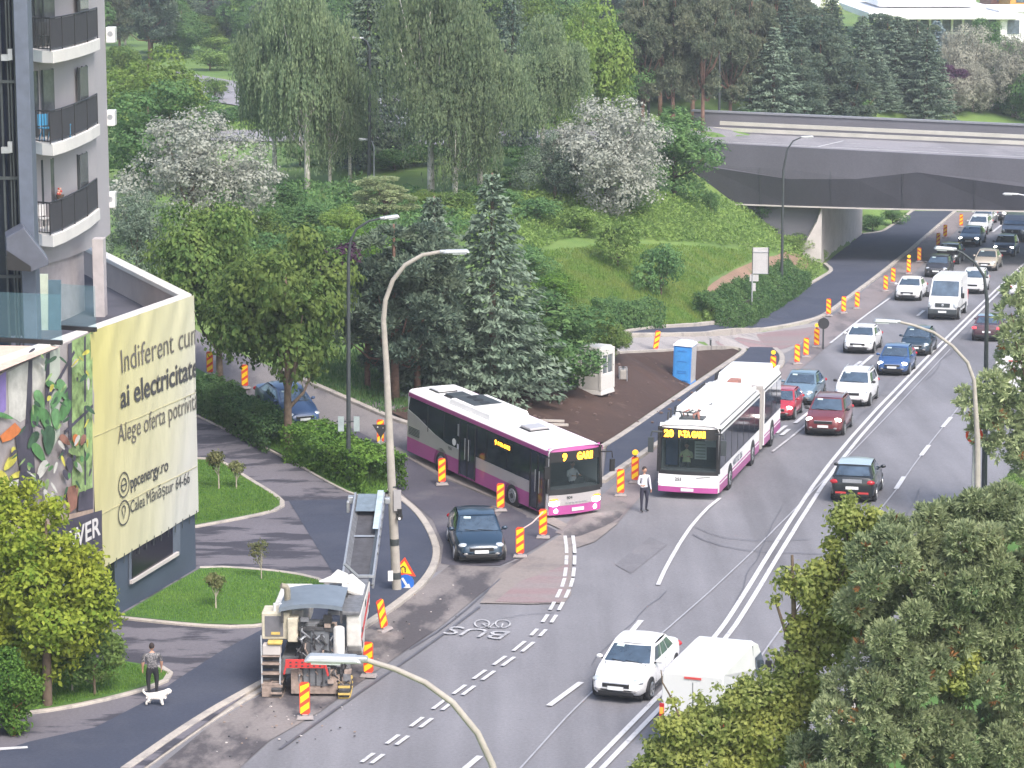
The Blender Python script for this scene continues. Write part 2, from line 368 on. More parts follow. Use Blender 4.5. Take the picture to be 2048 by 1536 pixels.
sheet('pink_lane', [(1430, 684), (1520, 668), (1625, 655), (1640, 658), (1600, 688), (1562, 700), (1500, 696), (1440, 697)], PINK, .035)
sheet('fresh_lane', [(620, 866), (690, 850), (790, 902), (880, 955), (1000, 1005), (1120, 1066), (1050, 1110), (1000, 1132), (915, 1134), (882, 1128), (887, 1090), (865, 1040), (800, 985), (780, 960), (700, 897)], NEWR, .026)
sheet('dusty_strip', [(770, 885), (830, 912), (1000, 985), (1135, 1050), (1125, 1062), (1000, 1003), (880, 953), (790, 903)], DUST, .038)
sheet('milled_lane', [(240, 1600), (420, 1452), (640, 1320), (800, 1215), (870, 1155), (900, 1131), (1000, 1136), (1060, 1110), (1030, 1140), (960, 1190), (880, 1255), (800, 1310), (740, 1352), (640, 1425), (540, 1482), (470, 1545), (420, 1600)], MILL, .03)
sheet('dusty_strip', [(1000, 1150), (1060, 1110), (1130, 1066), (1240, 1045), (1190, 1085), (1145, 1100), (1142, 1190), (1128, 1208), (1060, 1210), (960, 1208)], DUST, .04)
sheet('pink_lane', [(1040, 1165), (1138, 1130), (1136, 1175), (1122, 1206), (1060, 1208), (990, 1206)], PINK, .05)
sheet('milled_lane', [(1110, 1066), (1212, 985), (1300, 906), (1420, 824), (1560, 742), (1640, 652), (1760, 556), (1916, 424), (1950, 424), (1815, 560), (1700, 655), (1570, 765), (1400, 880), (1310, 960), (1240, 1042), (1160, 1082)], asphalt('asphalt_milled_grey', (.22, .19, .195), (.12, .11, .12), (.5, .62), .5, (1, .3, 1), .15, rot=-.7), .03)
sheet('dug_bed', [(1212, 890), (1350, 794), (1480, 707), (1466, 701), (1380, 705), (1235, 713), (1130, 765), (1000, 785), (880, 800), (780, 828), (850, 865), (1000, 878)], SOIL, .13)
sheet('bare_earth', [(1405, 590), (1430, 562), (1480, 535), (1540, 514), (1600, 505), (1625, 530), (1590, 560), (1540, 578), (1480, 590)], EARTH, .06, smooth=1)
sheet('lawn', [(380, 925), (440, 928), (480, 955), (567, 1008), (560, 1022), (520, 1034), (386, 1058), (340, 1060), (340, 925)], GRASS, .16)
sheet('lawn', [(240, 1240), (330, 1185), (400, 1145), (450, 1143), (560, 1152), (640, 1166), (662, 1182), (640, 1210), (560, 1248), (500, 1258), (400, 1256)], GRASS, .16)
sheet('lawn', [(-60, 1440), (0, 1437), (120, 1423), (240, 1397), (322, 1372), (343, 1356), (320, 1343), (240, 1330), (100, 1325), (-60, 1320)], GRASS, .16)
sheet('verge', [(390, 830), (560, 912), (690, 988), (742, 1002), (788, 985), (774, 935), (700, 893), (600, 850), (480, 788), (380, 735)], GRASS, .15)
sheet('verge', [(2300, 780), (2100, 870), (2048, 950), (1950, 1070), (1830, 1240), (1710, 1420), (1610, 1640), (2700, 1640), (2700, 900)], GRASS, .12)
sheet('upper_road', [(1570, 268), (1470, 258), (1200, 250), (900, 255), (380, 262), (380, 280), (800, 288), (1200, 296), (1440, 312), (1570, 306)], DECKM, .03)
sheet('upper_road', [(340, 140), (500, 168), (800, 185), (1000, 190), (1000, 232), (800, 228), (480, 212), (340, 190)], DECKM, .03)
PATCH = asphalt('asphalt_patch', (.155, .152, .17), (.19, .185, .2), (.5, .62), .5, var=.1); PATCH2 = asphalt('asphalt_patch_pale', (.225, .22, .235), (.19, .185, .2), (.5, .62), .5, var=.1)
sheet('road_patch', [(1480, 1330), (1540, 1290), (1580, 1320), (1520, 1365)], PATCH, .02)
sheet('road_patch', [(1760, 790), (1800, 750), (1835, 755), (1790, 800)], PATCH, .02); sheet('road_patch', [(1230, 1130), (1300, 1075), (1335, 1090), (1262, 1148)], PATCH, .02)
sheet('milled_edge', [(1140, 1082), (1232, 1046), (1262, 1010), (1228, 1000), (1150, 1050), (1122, 1068)], MILL, .045, smooth=1)
# kerbs
kerb([(250, 1545), (400, 1440), (530, 1368), (640, 1308), (740, 1250), (800, 1208), (850, 1168), (876, 1120), (868, 1080), (838, 1030), (795, 996), (778, 985)], .28, .15, 0)
kerb([(255, 1560), (410, 1448), (535, 1374)], .22, .06, 0)
kerb([(395, 838), (560, 914), (690, 990), (742, 1004)], .12, .06, .1)
kerb([(380, 922), (440, 926), (482, 955), (570, 1008), (562, 1024), (520, 1036), (386, 1061)], .2, .08, .1)
kerb([(240, 1243), (400, 1260), (500, 1262), (565, 1252), (640, 1214), (667, 1186), (640, 1164), (560, 1150), (450, 1141), (400, 1143)], .2, .08, .1)
kerb([(-60, 1444), (0, 1441), (120, 1427), (240, 1401), (325, 1376), (347, 1356), (320, 1341)], .2, .08, .1)
kerb([(560, 742), (590, 755), (700, 803), (820, 856), (1000, 880), (1180, 905), (1212, 896), (1350, 800), (1480, 712), (1492, 702), (1470, 698), (1380, 702), (1235, 709)], .3, .12, .03)
kerb([(1204, 966), (1300, 900), (1400, 838), (1500, 772), (1558, 742), (1567, 716), (1550, 700)], .3, .12, .03)
kerb([(1120, 735), (1200, 690), (1262, 660), (1400, 653), (1500, 640), (1560, 605), (1640, 558), (1667, 543), (1650, 530)], .3, .12, .03)
kerb([(1260, 672), (1400, 672), (1540, 660), (1632, 641), (1662, 624), (1702, 593), (1762, 549), (1842, 483), (1910, 424)], .3, .12, .03)
kerb([(1724, 470), (1762, 466), (1775, 459), (1826, 424)], .3, .12, .03)
kerb([(2200, 790), (2048, 935), (1950, 1055), (1820, 1235), (1700, 1420), (1600, 1640)], .25, .14, 0)

mk = MB()
def line(px, w=.14, m=LINE, off=.05, sm=1, mb=None): strip(mb or mk, pxline(px, sm, 1.0), w, off, m)
DL = [(1170, 1560), (1310, 1415), (1440, 1283), (1500, 1190), (1560, 1090), (1680, 905), (1890, 685), (2060, 520), (2200, 400)]
DP = pxline(DL, 2, 1.0)
for d in (-.19, .19): strip(mk, offset_line(DP, d), .17, .05, LINE)
DD = [(745, 1520), (795, 1483), (843, 1448), (887, 1413), (928, 1383), (968, 1353), (1008, 1325), (1047, 1296), (1077, 1268), (1099, 1240), (1113, 1215), (1126, 1190), (1135, 1168), (1139, 1147), (1141, 1123), (1141, 1100), (1139, 1083)]
for i, (x, y) in enumerate(DD):
    a = DD[max(i-1, 0)]; b = DD[min(i+1, len(DD)-1)]; L = math.hypot(b[0]-a[0], b[1]-a[1]); ux, uy = (b[0]-a[0])/L, (b[1]-a[1])/L
    hl = 15 if i < 8 else 9
    P = Garr([(x-ux*hl, y-uy*hl), (x+ux*hl, y+uy*hl)])
    for d in (-.15, .15): strip(mk, offset_line(P, d), .13, .06, LINE)
for a in [[(1098, 1414), (1162, 1367)], [(1255, 1275), (1282, 1243)], [(930, 1540), (960, 1515)], [(1563, 872), (1578, 860)], [(1590, 848), (1628, 818)],
          [(1792, 980), (1808, 955)], [(1842, 913), (1858, 892)], [(1885, 856), (1902, 836)], [(1700, 740), (1722, 724)], [(1718, 735), (1745, 712)],
          [(1835, 633), (1848, 622)], [(1552, 868), (1572, 853)], [(1975, 525), (2000, 500)], [(1870, 560), (1900, 530)], [(1985, 465), (2010, 445)]]: line(a, .2)
line([(1316, 1172), (1330, 1140), (1370, 1070), (1410, 1022), (1440, 998)], .15)
line([(1660, 688), (1720, 640), (1780, 597)], .15)
line([(1545, 905), (1600, 862), (1640, 825)], .12, LINEW)
o = mk.build('lane_markings', recalc=False); o['kind'] = 'structure'
mk = MB(); SEAL = mat('joint_seal', (.34, .34, .37), .6, 0, .15, 2); TAR = mat('tar_mark', (.10, .10, .12), .6, 0, .2, 2)
line([(1040, 1540), (1170, 1395), (1300, 1290), (1460, 1150), (1600, 1010), (1760, 850), (1900, 700)], .06, SEAL, .047)
line([(1470, 1390), (1560, 1260), (1640, 1160), (1780, 1000), (1850, 900), (1905, 832), (1960, 760)], .06, SEAL, .047)
line([(1385, 1070), (1420, 1088), (1500, 1105), (1600, 1108), (1700, 1112)], .05, TAR, .047)
line([(1390, 1055), (1440, 1078), (1520, 1085), (1620, 1080)], .04, TAR, .047)
line([(820, 1300), (900, 1250), (1000, 1160)], .06, TAR, .047)
line([(560, 1500), (700, 1400), (860, 1290), (960, 1215)], .1, TAR, .045)
for sd_, (x0, y0, x1, y1) in enumerate([(1180, 1330, 1330, 1180), (1450, 1250, 1560, 1020), (1700, 1200, 1840, 980), (1000, 1240, 1110, 1225), (1700, 860, 1820, 720), (1850, 760, 1960, 640)]):
    rr_ = random.Random(sd_); P0 = [(x0+(x1-x0)*k/9+rr_.uniform(-5, 5), y0+(y1-y0)*k/9+rr_.uniform(-4, 4)) for k in range(10)]
    line(P0, .025, TAR, .048, 0)
o = mk.build('joint_seams', recalc=False); o['kind'] = 'structure'
# lettering painted on the bus lane, read by traffic coming towards the camera
c = G(958, 1268); ex = G(890, 1258)-G(1010, 1270); ex.z = 0; ex.normalize(); ey = Vector((0, 0, 1)).cross(ex)
o = textmesh('road_lettering', 'BUS', LINEW, c+Vector((0, 0, .055))+(-ex*1.05)-ey*.45, ex, ey, 1.0, width=2.1, depth=0); tag(o, 'worn white BUS lettering painted on the lane', 'road lettering')
mb = MB(); cc = G(985, 1250)
for dx in (-.35, .35):
    ring = [(cc.x+dx+.25*math.cos(a), cc.y+.5*math.sin(a)) for a in np.linspace(0, 2*math.pi, 17)]
    strip(mb, ring, .06, .056, LINEW)
strip(mb, [(cc.x-.35, cc.y), (cc.x-.1, cc.y-.5), (cc.x+.3, cc.y-.45), (cc.x+.35, cc.y)], .06, .056, LINEW)
strip(mb, [(cc.x-.1, cc.y-.5), (cc.x+.05, cc.y+.05), (cc.x-.35, cc.y)], .06, .056, LINEW)
tag(mb.build('bicycle_marking', recalc=False), 'worn white bicycle symbol painted beside the BUS lettering', 'road marking')
mb = MB(); strip(mb, pxline([(380, 268), (900, 268), (1200, 272), (1430, 284)], 0), .2, .06, LINE)
strip(mb, pxline([(385, 176), (440, 180), (600, 196), (1000, 206)], 0), .25, .06, LINE)
o = mb.build('lane_markings', recalc=False); o['kind'] = 'structure'

# ---------------------------------------------------------------- flyover
N0, N1, F0, F1 = Vector((9, 214.6, 4.6)), Vector((62, 201.5, 3.0)), Vector((9, 230.6, 4.6)), Vector((62, 219, 3.2))
def deck(x, t, dz=0):       # x along, t across 0 near .. 1 far
    k = (x-9)/53; p = N0.lerp(N1, k).lerp(F0.lerp(F1, k), t); p.z += dz; return p
fly = empty('flyover', deck(36, .5)); tag(fly, 'wide grey concrete road bridge crossing over the dual carriageway', 'bridge')
fly.location = (0, 0, 0)
xs = [9, 16, 24, 34, 44, 54, 62]
def band(mb, f0, f1, m, xs=xs):
    vs = [f0(x) for x in xs]+[f1(x) for x in xs]; n = len(xs)
    mb.add(vs, [(i, i+1, n+i+1, n+i) for i in range(n-1)], m)
mb = MB(); band(mb, lambda x: deck(x, 0, 0), lambda x: deck(x, 1, 0), DECKM); band(mb, lambda x: deck(x, 0, -1.2), lambda x: deck(x, 1, -1.2), CONC)
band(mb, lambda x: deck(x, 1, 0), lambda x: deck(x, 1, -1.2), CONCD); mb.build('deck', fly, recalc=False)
mb = MB()
def ln(x0, t0, x1, t1, w, m=LINE, dz=.03):
    a, b = deck(x0, t0, dz), deck(x1, t1, dz); d = (b-a).normalized(); s_ = d.cross(Vector((0, 0, 1))).normalized()*w/2
    mb.quad(a-s_, b-s_, b+s_, a+s_, m)
ln(9, .36, 62, .36, .22)
for x in (12, 18.5, 25, 31.5, 38, 44.5, 51): ln(x, .62, x+3, .62, .16, LINEW); ln(x+1.4, .47, x+4.4, .47, .16, LINEW)
ln(24.2, .37, 26.8, .74, .2)
mb.build('deck_marking', fly, recalc=False)
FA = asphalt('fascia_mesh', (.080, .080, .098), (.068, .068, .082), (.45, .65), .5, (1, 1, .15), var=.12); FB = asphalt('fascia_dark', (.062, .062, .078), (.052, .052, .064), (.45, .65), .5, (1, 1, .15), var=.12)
def bot(x): return float(np.interp(x, [9, 24, 30, 62], [.25, .12, .15, .5]))
mb = MB()
def fp(x, z, d=0.): p = deck(x, 0); return Vector((p.x-d*.24, p.y-d, z))
xf = list(np.linspace(9, 62, 28))
mbf = MB(); band(mbf, lambda x: deck(x, 0, .45)+Vector((0, -.5, 0)), lambda x: fp(x, deck(x, 0).z-1.3, .9), FA, xf)
band(mbf, lambda x: deck(x, 0, .45), lambda x: deck(x, 0, .45)+Vector((0, -.5, 0)), FA, xf); band(mbf, lambda x: deck(x, 0, 0), lambda x: deck(x, 0, .45), FA, xf)
mbf.build('parapet_screen', fly, recalc=False)
def mid(x): return float(np.interp(x, [9, 15, 21.5, 26.5, 31, 45, 62], [-.9, -1.3, -2.1, -1.75, -.8, -2.3, -1.2]))
mbf = MB(); xg = [9, 15, 21.5, 26.5, 31, 38, 45, 53, 62]
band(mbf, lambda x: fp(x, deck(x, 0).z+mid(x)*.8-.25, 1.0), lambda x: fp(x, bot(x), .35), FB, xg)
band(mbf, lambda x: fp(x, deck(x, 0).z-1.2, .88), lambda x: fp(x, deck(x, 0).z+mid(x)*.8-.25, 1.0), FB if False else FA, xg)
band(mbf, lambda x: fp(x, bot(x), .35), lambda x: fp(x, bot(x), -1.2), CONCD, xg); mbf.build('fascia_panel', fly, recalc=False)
mbf = MB()
for a, b in zip(xg, xg[1:]): mbf.bar(fp(a, bot(a)-.02, .42), fp(b, bot(b)-.02, .42), .12, .1, CONC)
mbf.build('fascia_drip_rail', fly)
W0, W1 = onz(1640, 530, -4.5), onz(1724, 470, -4.75)
mbf = MB()
a0 = fp(9, 0, .2); a1 = Vector((W0.x-.1, W0.y, 0))
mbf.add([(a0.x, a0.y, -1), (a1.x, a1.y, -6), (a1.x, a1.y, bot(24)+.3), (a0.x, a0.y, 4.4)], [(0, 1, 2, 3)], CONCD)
mbf.build('wing_wall', fly, recalc=False)
mbf = MB(); d = (W1-W0); d.z = 0; d.normalize(); nn = Vector((d.y, -d.x, 0))
mbf.add([(W0.x, W0.y, -6), (W1.x, W1.y, -6), (W1.x, W1.y, 2.6), (W0.x, W0.y, 2.6)], [(0, 1, 2, 3)], CONC)
mbf.add([(W1.x, W1.y, -6), (W1.x-6, W1.y+1.5, -6), (W1.x-6, W1.y+1.5, 2.6), (W1.x, W1.y, 2.6)], [(0, 1, 2, 3)], CONC)
mbf.plate([W0+Vector((-1.6, -.35, 1.2)), W0+Vector((0, -.35, -1.2)), W0+Vector((0, -.35, 4.6)), W0+Vector((-.4, -.35, 3.4))], (0, 1, 0), .6, CONC)
mbf.build('abutment', fly, recalc=False)
mbf = MB()
for (x0, x1, dz, t) in ((17.2, 62, .75, .93), (16.6, 62, .28, .9)):
    for a, b in zip(np.linspace(x0, x1, 12)[:-1], np.linspace(x0, x1, 12)[1:]): mbf.bar(deck(a, t, dz), deck(b, t, dz), .22, .30, mat('cream_concrete', (.42, .41, .375), .8, 0, .12, .6))
mbf.build('crash_barrier', fly, bevel=.03)
mbf = MB()
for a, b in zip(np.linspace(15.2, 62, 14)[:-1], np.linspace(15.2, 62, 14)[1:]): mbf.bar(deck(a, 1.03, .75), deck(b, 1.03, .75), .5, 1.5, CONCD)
mbf.build('far_parapet', fly, bevel=.04)
mbf = MB()
for a, b in zip(np.linspace(15, 62, 14)[:-1], np.linspace(15, 62, 14)[1:]): mbf.bar(deck(a, 1.03, 1.56), deck(b, 1.03, 1.56), .7, .14, mat('parapet_coping', (.20, .21, .24), .8))
mbf.build('parapet_coping', fly, bevel=.02)

for k_, x in enumerate(np.arange(14, 60, 5.3)):
    mbf = MB(); zt0 = deck(x, 0).z; mbf.bar(fp(x, zt0-1.15, .93), fp(x, zt0+mid(x)*.8-.2, 1.05), .03, .03, METD); mbf.bar(fp(x, zt0+mid(x)*.8-.28, 1.03), fp(x, bot(x)+.05, .40), .03, .03, METD); mbf.build('panel_joint', fly)
# far commercial hall at the top right
hall = empty('commercial_hall', (0, 0, 0)); tag(hall, 'long white flat roofed commercial hall in the far background', 'building')
P = G(1790, 88); s = 1/S(P); HY = P.y; z0 = P.z
def hx(px): return (px-1024)/FPX*(HY*cp+(CAMH-z0)*sp)
OW = mat('hall_white', (.95, .94, .95), .6); HG = glass('hall_glass', (.10, .13, .17), .2)
m1 = MB(); m1.box(((hx(1800)+hx(2000))/2, HY+8, z0+1.5), (hx(2000)-hx(1790), 14, 2.8), HG); m1.build('glazed_front', hall)
m1 = MB()
for px in range(1795, 1990, 22): m1.box((hx(px), HY+.8, z0+1.5), (.25, .3, 2.9), OW)
m1.box(((hx(1790)+hx(1990))/2, HY+.8, z0+1.2), (hx(1990)-hx(1790), .2, .3), OW); m1.build('mullion', hall)
m1 = MB(); m1.box(((hx(1745)+hx(2010))/2, HY+12, z0+3.4), (hx(2010)-hx(1715), 30, .8), OW); m1.build('canopy_roof', hall, bevel=.1)
m1 = MB(); m1.box(((hx(1790)+hx(1960))/2, HY+20, z0+4.6), (hx(1960)-hx(1760), 22, 1.2), OW); m1.build('upper_roof', hall, bevel=.1)
m1 = MB(); m1.box((hx(1850), HY+12, z0+6.1), (7, .6, 1.2), mat('banner_dark', (.05, .07, .05), .5)); m1.build('dark_sign_board', hall)
m1 = MB(); m1.box((hx(1915), HY+12, z0+6.3), (6, .6, 1.6), mat('banner_blue', (.2, .5, .68), .5)); m1.box((hx(1968), HY+12, z0+6.3), (3.4, .6, 1.6), mat('banner_deep_blue', (.03, .12, .4), .5)); m1.build('blue_sign_board', hall)
m1 = MB(); m1.box((hx(1786), HY+.3, z0+1.9), (1.6, .4, 1.8), mat('yellow_panel', (.8, .6, .05), .5)); m1.build('yellow_panel', hall)
def block(px0, px1, py, dep, hgt, m, label, dz=0, roof=None):
    P = G((px0+px1)/2, py); s = S(P); b = empty('background_building', P); wd = (px1-px0)/s
    tag(b, label, 'building')
    m_ = MB(); m_.box((0, dep/2, hgt/2), (wd, dep, hgt), m); m_.build('wall', b)
    m_ = MB(); m_.box((0, dep/2, hgt+.2), (wd+.5, dep+.5, .4), roof or OW); m_.build('roof', b)
    for k in range(max(2, int(wd/3))):
        m_ = MB(); m_.box((-wd/2+1.5+k*3, -.04, hgt*.5), (1.4, .1, hgt*.45), HG); m_.build('window', b)
    return b
BR = mat('brick_red', (.42, .18, .14), .8)
block(2000, 2110, 85, 10, 3.6, OW, 'white low shed right of the commercial hall')
b = block(1982, 2012, 22, 10, 5, BR, 'small brick red block behind the white shed at top right'); 
block(2020, 2120, 28, 14, 6, mat('orange_wall', (.75, .34, .08), .7), 'orange clad low building at the far top right corner')
block(1620, 1740, 18, 16, 5, OW, 'pale building glimpsed behind the pine tops')
# ---------------------------------------------------------------- tower block and podium on the left
dF = Vector((.291, .957, 0)).normalized(); nF = Vector((dF.y, -dF.x, 0)); Z = Vector((0, 0, 1))
C1 = onz(396, 1141, 0); dB = Vector((-.38, .925, 0)).normalized(); nB = Vector((dB.y, -dB.x, 0))
TOP = 10.1
def onF(px, py, off=0.):
    d = Vector(ray(px, py)); P0 = C1+nF*off; o_ = Vector((0, 0, CAMH)); t = (P0-o_).dot(nF)/d.dot(nF); return o_+d*t
def FT(t, z, off=0.): p = C1-dF*t+nF*off; p.z = z; return p
def atY(px, Y, z): return Vector(((px-1024)/FPX*(Y*cp+(CAMH-z)*sp), Y, z))
bld = empty('apartment_building', (0, 0, 0)); tag(bld, 'grey apartment tower with curved balconies standing on a podium wrapped in banners', 'building')
WALLD = mat('base_wall_blue', (.055, .075, .11), .75, 0, .12, .5); WALLG = mat('tower_render', (.345, .33, .35), .85, 0, .05, .4); BEI = mat('parapet_beige', (.38, .32, .30), .85, 0, .15, .5)
WHT = mat('coping_white', (.58, .56, .54), .7, 0, .06, .6); TERR = mat('terrace_floor', (.07, .07, .09), .9, 0, .3, .4)
corner = []
for k in range(7):
    a = k/6; n_v = (nF*(1-a)+nB*a).normalized(); corner.append(n_v)
ctr = C1 - (nF+nB).normalized()*.75
plan = [C1-dF*26] + [ctr+n_*.68 for n_ in corner] + [C1+dB*30]
plan = [(p.x, p.y) for p in plan]
inner = plan+[(plan[-1][0]-14, plan[-1][1]), (plan[0][0]-14, plan[0][1])]
mb = MB(); mb.prism(inner, -.3, 8.9, WALLD); mb.build('podium_wall', bld)
mb = MB(); n = len(inner); mb.add([(x, y, 8.93) for x, y in inner], [tuple(range(n))], TERR); mb.build('terrace', bld)
def ringstrip(mb, P, w0, w1, z0, z1, m):
    Pn = np.array(P); A_, B_ = offset_line(Pn, w0), offset_line(Pn, w1); n = len(P)
    vs = [(*A_[i], z0) for i in range(n)]+[(*A_[i], z1) for i in range(n)]+[(*B_[i], z1) for i in range(n)]+[(*B_[i], z0) for i in range(n)]
    mb.add(vs, [(k*n+i, k*n+i+1, ((k+1) % 4)*n+i+1, ((k+1) % 4)*n+i) for k in range(4) for i in range(n-1)], m)
mb = MB(); ringstrip(mb, plan, -.01, -.30, 8.6, TOP-.15, BEI); mb.build('parapet', bld)
mb = MB(); ringstrip(mb, plan, .05, -.42, TOP-.15, TOP+.03, WHT); mb.build('coping', bld, bevel=.03)
# window and entrance in the base wall
def platF(px, off, m, t=.03, mb=None):
    own = mb is None; mb = mb or MB(); mb.plate([onF(x, y, off) for x, y in px], nF, t, m); return mb
f = platF([(258, 1172), (258, 1096), (360, 1034), (360, 1108)], .02, mat('window_reveal', (.10, .12, .16), .7)).build('window', bld)
platF([(264, 1160), (264, 1104), (345, 1052), (345, 1108)], .045, mat('dark_pane', (.012, .012, .02), .2)).build('pane', f)
platF([(262, 1168), (262, 1161), (356, 1103), (356, 1110)], .09, CONC, .1).build('sill', f)
platF([(205, 1240), (205, 1130), (228, 1118), (230, 1226)], .02, mat('dark_pane', (0, 0, 0))).build('entrance_door', bld)
platF([(200, 1250), (200, 1130), (206, 1128), (206, 1246)], .09, WALLD, .1).build('door_frame', bld)
# tower wall
def wall_z(px, Y): return [atY(px, Y, 15).x, Y]
wp = [(-60, 97.6), (40, 97.2), (64, 97.0), (84, 97.2), (112, 98.2), (135, 99.2), (165, 100.9), (192, 103.0), (216, 106), (214, 109), (190, 116)]
wpl = [tuple(wall_z(*q)) for q in wp]
mb = MB(); n = len(wpl); vs = [(x, y, 11.2) for x, y in wpl]+[(x, y, 31) for x, y in wpl]; mb.add(vs, [(i, i+1, n+i+1, n+i) for i in range(n-1)], WALLG)
mb.build('tower_wall', bld, recalc=False)
mb = MB(); q_ = wpl[:7]; n = len(q_); mb.add([(x-.1, y+.2, 8.9) for x, y in q_]+[(x-.1, y+.2, 11.3) for x, y in q_], [(i, i+1, n+i+1, n+i) for i in range(n-1)], mat('tower_base', (.36, .33, .34), .85)); mb.build('ground_floor_wall', bld, recalc=False)
mb = MB(); a = atY(186, 99.5, 10); b = atY(211, 99.9, 10); mb.box(((a.x+b.x)/2, 99.9, 10.1), (b.x-a.x, .7, 3.4), mat('column_grey', (.42, .39, .40), .8)); mb.build('column', bld, bevel=.01)
def pane_on(px0, Y0, px1, Y1, z0, z1, m, off=.05):
    a, b = atY(px0, Y0, (z0+z1)/2), atY(px1, Y1, (z0+z1)/2); d = (b-a); d.z = 0; nn = Vector((d.y, -d.x, 0)).normalized()*off
    mb = MB(); mb.plate([Vector((a.x, a.y, z0))+nn, Vector((b.x, b.y, z0))+nn, Vector((b.x, b.y, z1))+nn, Vector((a.x, a.y, z1))+nn], nn, .04, m); return mb
SLAB = mat('slab_white', (.62, .60, .58), .75, 0, .08, .8); NET = mat('railing_net', (.035, .035, .042), .8); RAIL = mat('railing_black', (.02, .02, .023), .5)
DWIN = glass('door_glass', (.10, .11, .12), .25)
for fi, zf_ in enumerate([22.05, 18.9, 15.72, 12.55]):
    outer = [(62, 95.9), (84, 95.0), (106, 94.7), (130, 96.0), (155, 97.9), (180, 100.2), (200, 102.8)]
    O = [atY(px, Y, zf_) for px, Y in outer]; I = [Vector((x, y, zf_)) for x, y in wpl[2:8]]
    poly = [(p.x, p.y) for p in O]+[(p.x-.1, p.y+.1) for p in I[::-1]]
    bal = MB(); bal.prism(poly, zf_-.42, zf_, SLAB); bo = bal.build('balcony', bld, bevel=.015)
    rr = MB(); OO = [p+(Vector((-.10, .06, 0))) for p in O]
    for k in range(2, 6):
        a, b = OO[k].copy(), OO[k+1].copy(); a.z = b.z = zf_+.08
        rr.quad(a, b, b+Z*1.0, a+Z*1.0, NET); 
    rr.build('screen', bo, recalc=False)
    rr = MB(); T = [p+Z*1.12 for p in OO]; rr.tube(T, .03, RAIL, 6); rr.tube([p+Z*.08 for p in OO], .02, RAIL, 6)
    for a, b in zip(OO[:3], OO[1:3]):
        L = (b-a).length; k = max(1, int(L/.13))
        for j in range(k+1): p = a+(b-a)*j/k; rr.bar(p+Z*.05, p+Z*1.1, .02, .02, RAIL)
    for p in OO[2:]: rr.bar(p, p+Z*1.12, .04, .04, RAIL)
    rr.build('railing', bo)
    dr = pane_on(66, 97.0, 106, 98.0, zf_+.05, zf_+2.35, DWIN, .06).build('balcony_door', bld)
    fr = MB(); 
    for px, Y in ((65, 97.0), (86, 97.3), (107, 98.05)):
        p = atY(px, Y, zf_); fr.box((p.x+.05, p.y-.09, zf_+1.2), (.07, .07, 2.35), METD)
    fr.build('frame', dr)
    wn = pane_on(156, 100.3, 172, 101.5, zf_+.75, zf_+2.25, DWIN, .07).build('window', bld)
    fr = MB()
    for px, Y in ((155.5, 100.3), (164, 100.9), (172.5, 101.5)): p = atY(px, Y, zf_); fr.box((p.x+.07, p.y-.08, zf_+1.5), (.06, .06, 1.55), METD)
    fr.build('frame', wn)
    ac = empty('air_conditioner', atY(223, 106.2, zf_-.45)); tag(ac, 'white air conditioner unit on the tower edge beside the %s balcony' % ['highest', 'second highest', 'middle', 'lowest'][fi], 'air conditioner', 'air conditioners on the tower edge')
    m_ = MB(); m_.box((0, 0, .4), (.34, .6, .60), WHITE); m_.build('casing', ac, bevel=.03)
    m_ = MB(); m_.cyl((.0, -.30, .45), (0, -.315, .45), .10, METG); m_.build('fan_grille', ac)
# balcony contents
def chair(loc, rz, m, label, name='folding_chair'):
    c = empty(name, loc, rz); tag(c, label, 'chair')
    s_ = MB(); s_.box((0, 0, .45), (.4, .4, .04), m); s_.build('seat', c); s_ = MB(); s_.box((0, .2, .72), (.4, .03, .4), m); s_.build('backrest', c)
    for a in (-.17, .17):
        for b_ in (-.17, .17): s_ = MB(); s_.bar((a, b_, 0), (a, -b_*.3 if b_ > 0 else b_, .45), .03, .03, m); s_.build('leg', c)
    return c
BLUE = mat('chair_blue', (.07, .30, .52), .5)
for px, Y, z, m, lb in ((92, 95.9, 15.72, BLUE, 'blue folding chair on the middle balcony near the railing bars'), (127, 97.3, 15.72, BLUE, 'blue chair behind the dark net on the middle balcony'),
                        (90, 96.0, 18.9, METD, 'dark chair on the upper balcony'), (88, 95.9, 12.55, WHITE, 'white chair on the lowest balcony')): chair(atY(px, Y, z), .7, m, lb)
fl = empty('flower_basket', atY(120, 98.0, 12.55+1.15)); tag(fl, 'red and pink flower basket above the lowest balcony railing', 'flower basket')
m_ = MB()
for k in range(14): m_.ell((random.uniform(-.08, .08), random.uniform(-.06, .06), random.uniform(-.1, .12)), (.045, .045, .045), mat('petal_red', (.55, .08, .06), .7) if k % 2 else mat('petal_pink', (.75, .45, .35), .7), 6, 4)
m_.build('flowers', fl); m_ = MB(); m_.tube([(0, 0, -.35), (0, 0, -.1)], [.1, .15], BARK, 8); m_.build('pot', fl)
# dark glazed shaft at the far left
sh = MB(); a = atY(-60, 88.6, 18); b = atY(36, 88.6, 18); sh.box(((a.x+b.x)/2, 88.9, 21), (b.x-a.x, .3, 22), mat('shaft_glass', (.015, .02, .035), .15)); shaft = sh.build('glazed_shaft', bld)
sh = MB(); a = atY(33, 88, 18); b = atY(61, 88, 18); sh.box(((a.x+b.x)/2, 88.3, 19.5), (b.x-a.x, .8, 21), mat('frame_blue_grey', (.12, .14, .19), .5, .2)); sh.build('frame_column', bld, bevel=.02)
sh = MB()
for px, m, wd in ((2, METD, .07), (16, mat('shaft_glass', (0, 0, 0)), .05), (22, METD, .05), (30, METD, .05)): sh.box((atY(px, 88.4, 18).x, 88.5, 20), (wd, .1, 21), METD)
for z in (12, 15.2, 18.3, 21.4): sh.box((atY(15, 88.4, 18).x, 88.45, z), (.9, .1, .1), METD)
sh.build('mullion', shaft)
sh = MB()
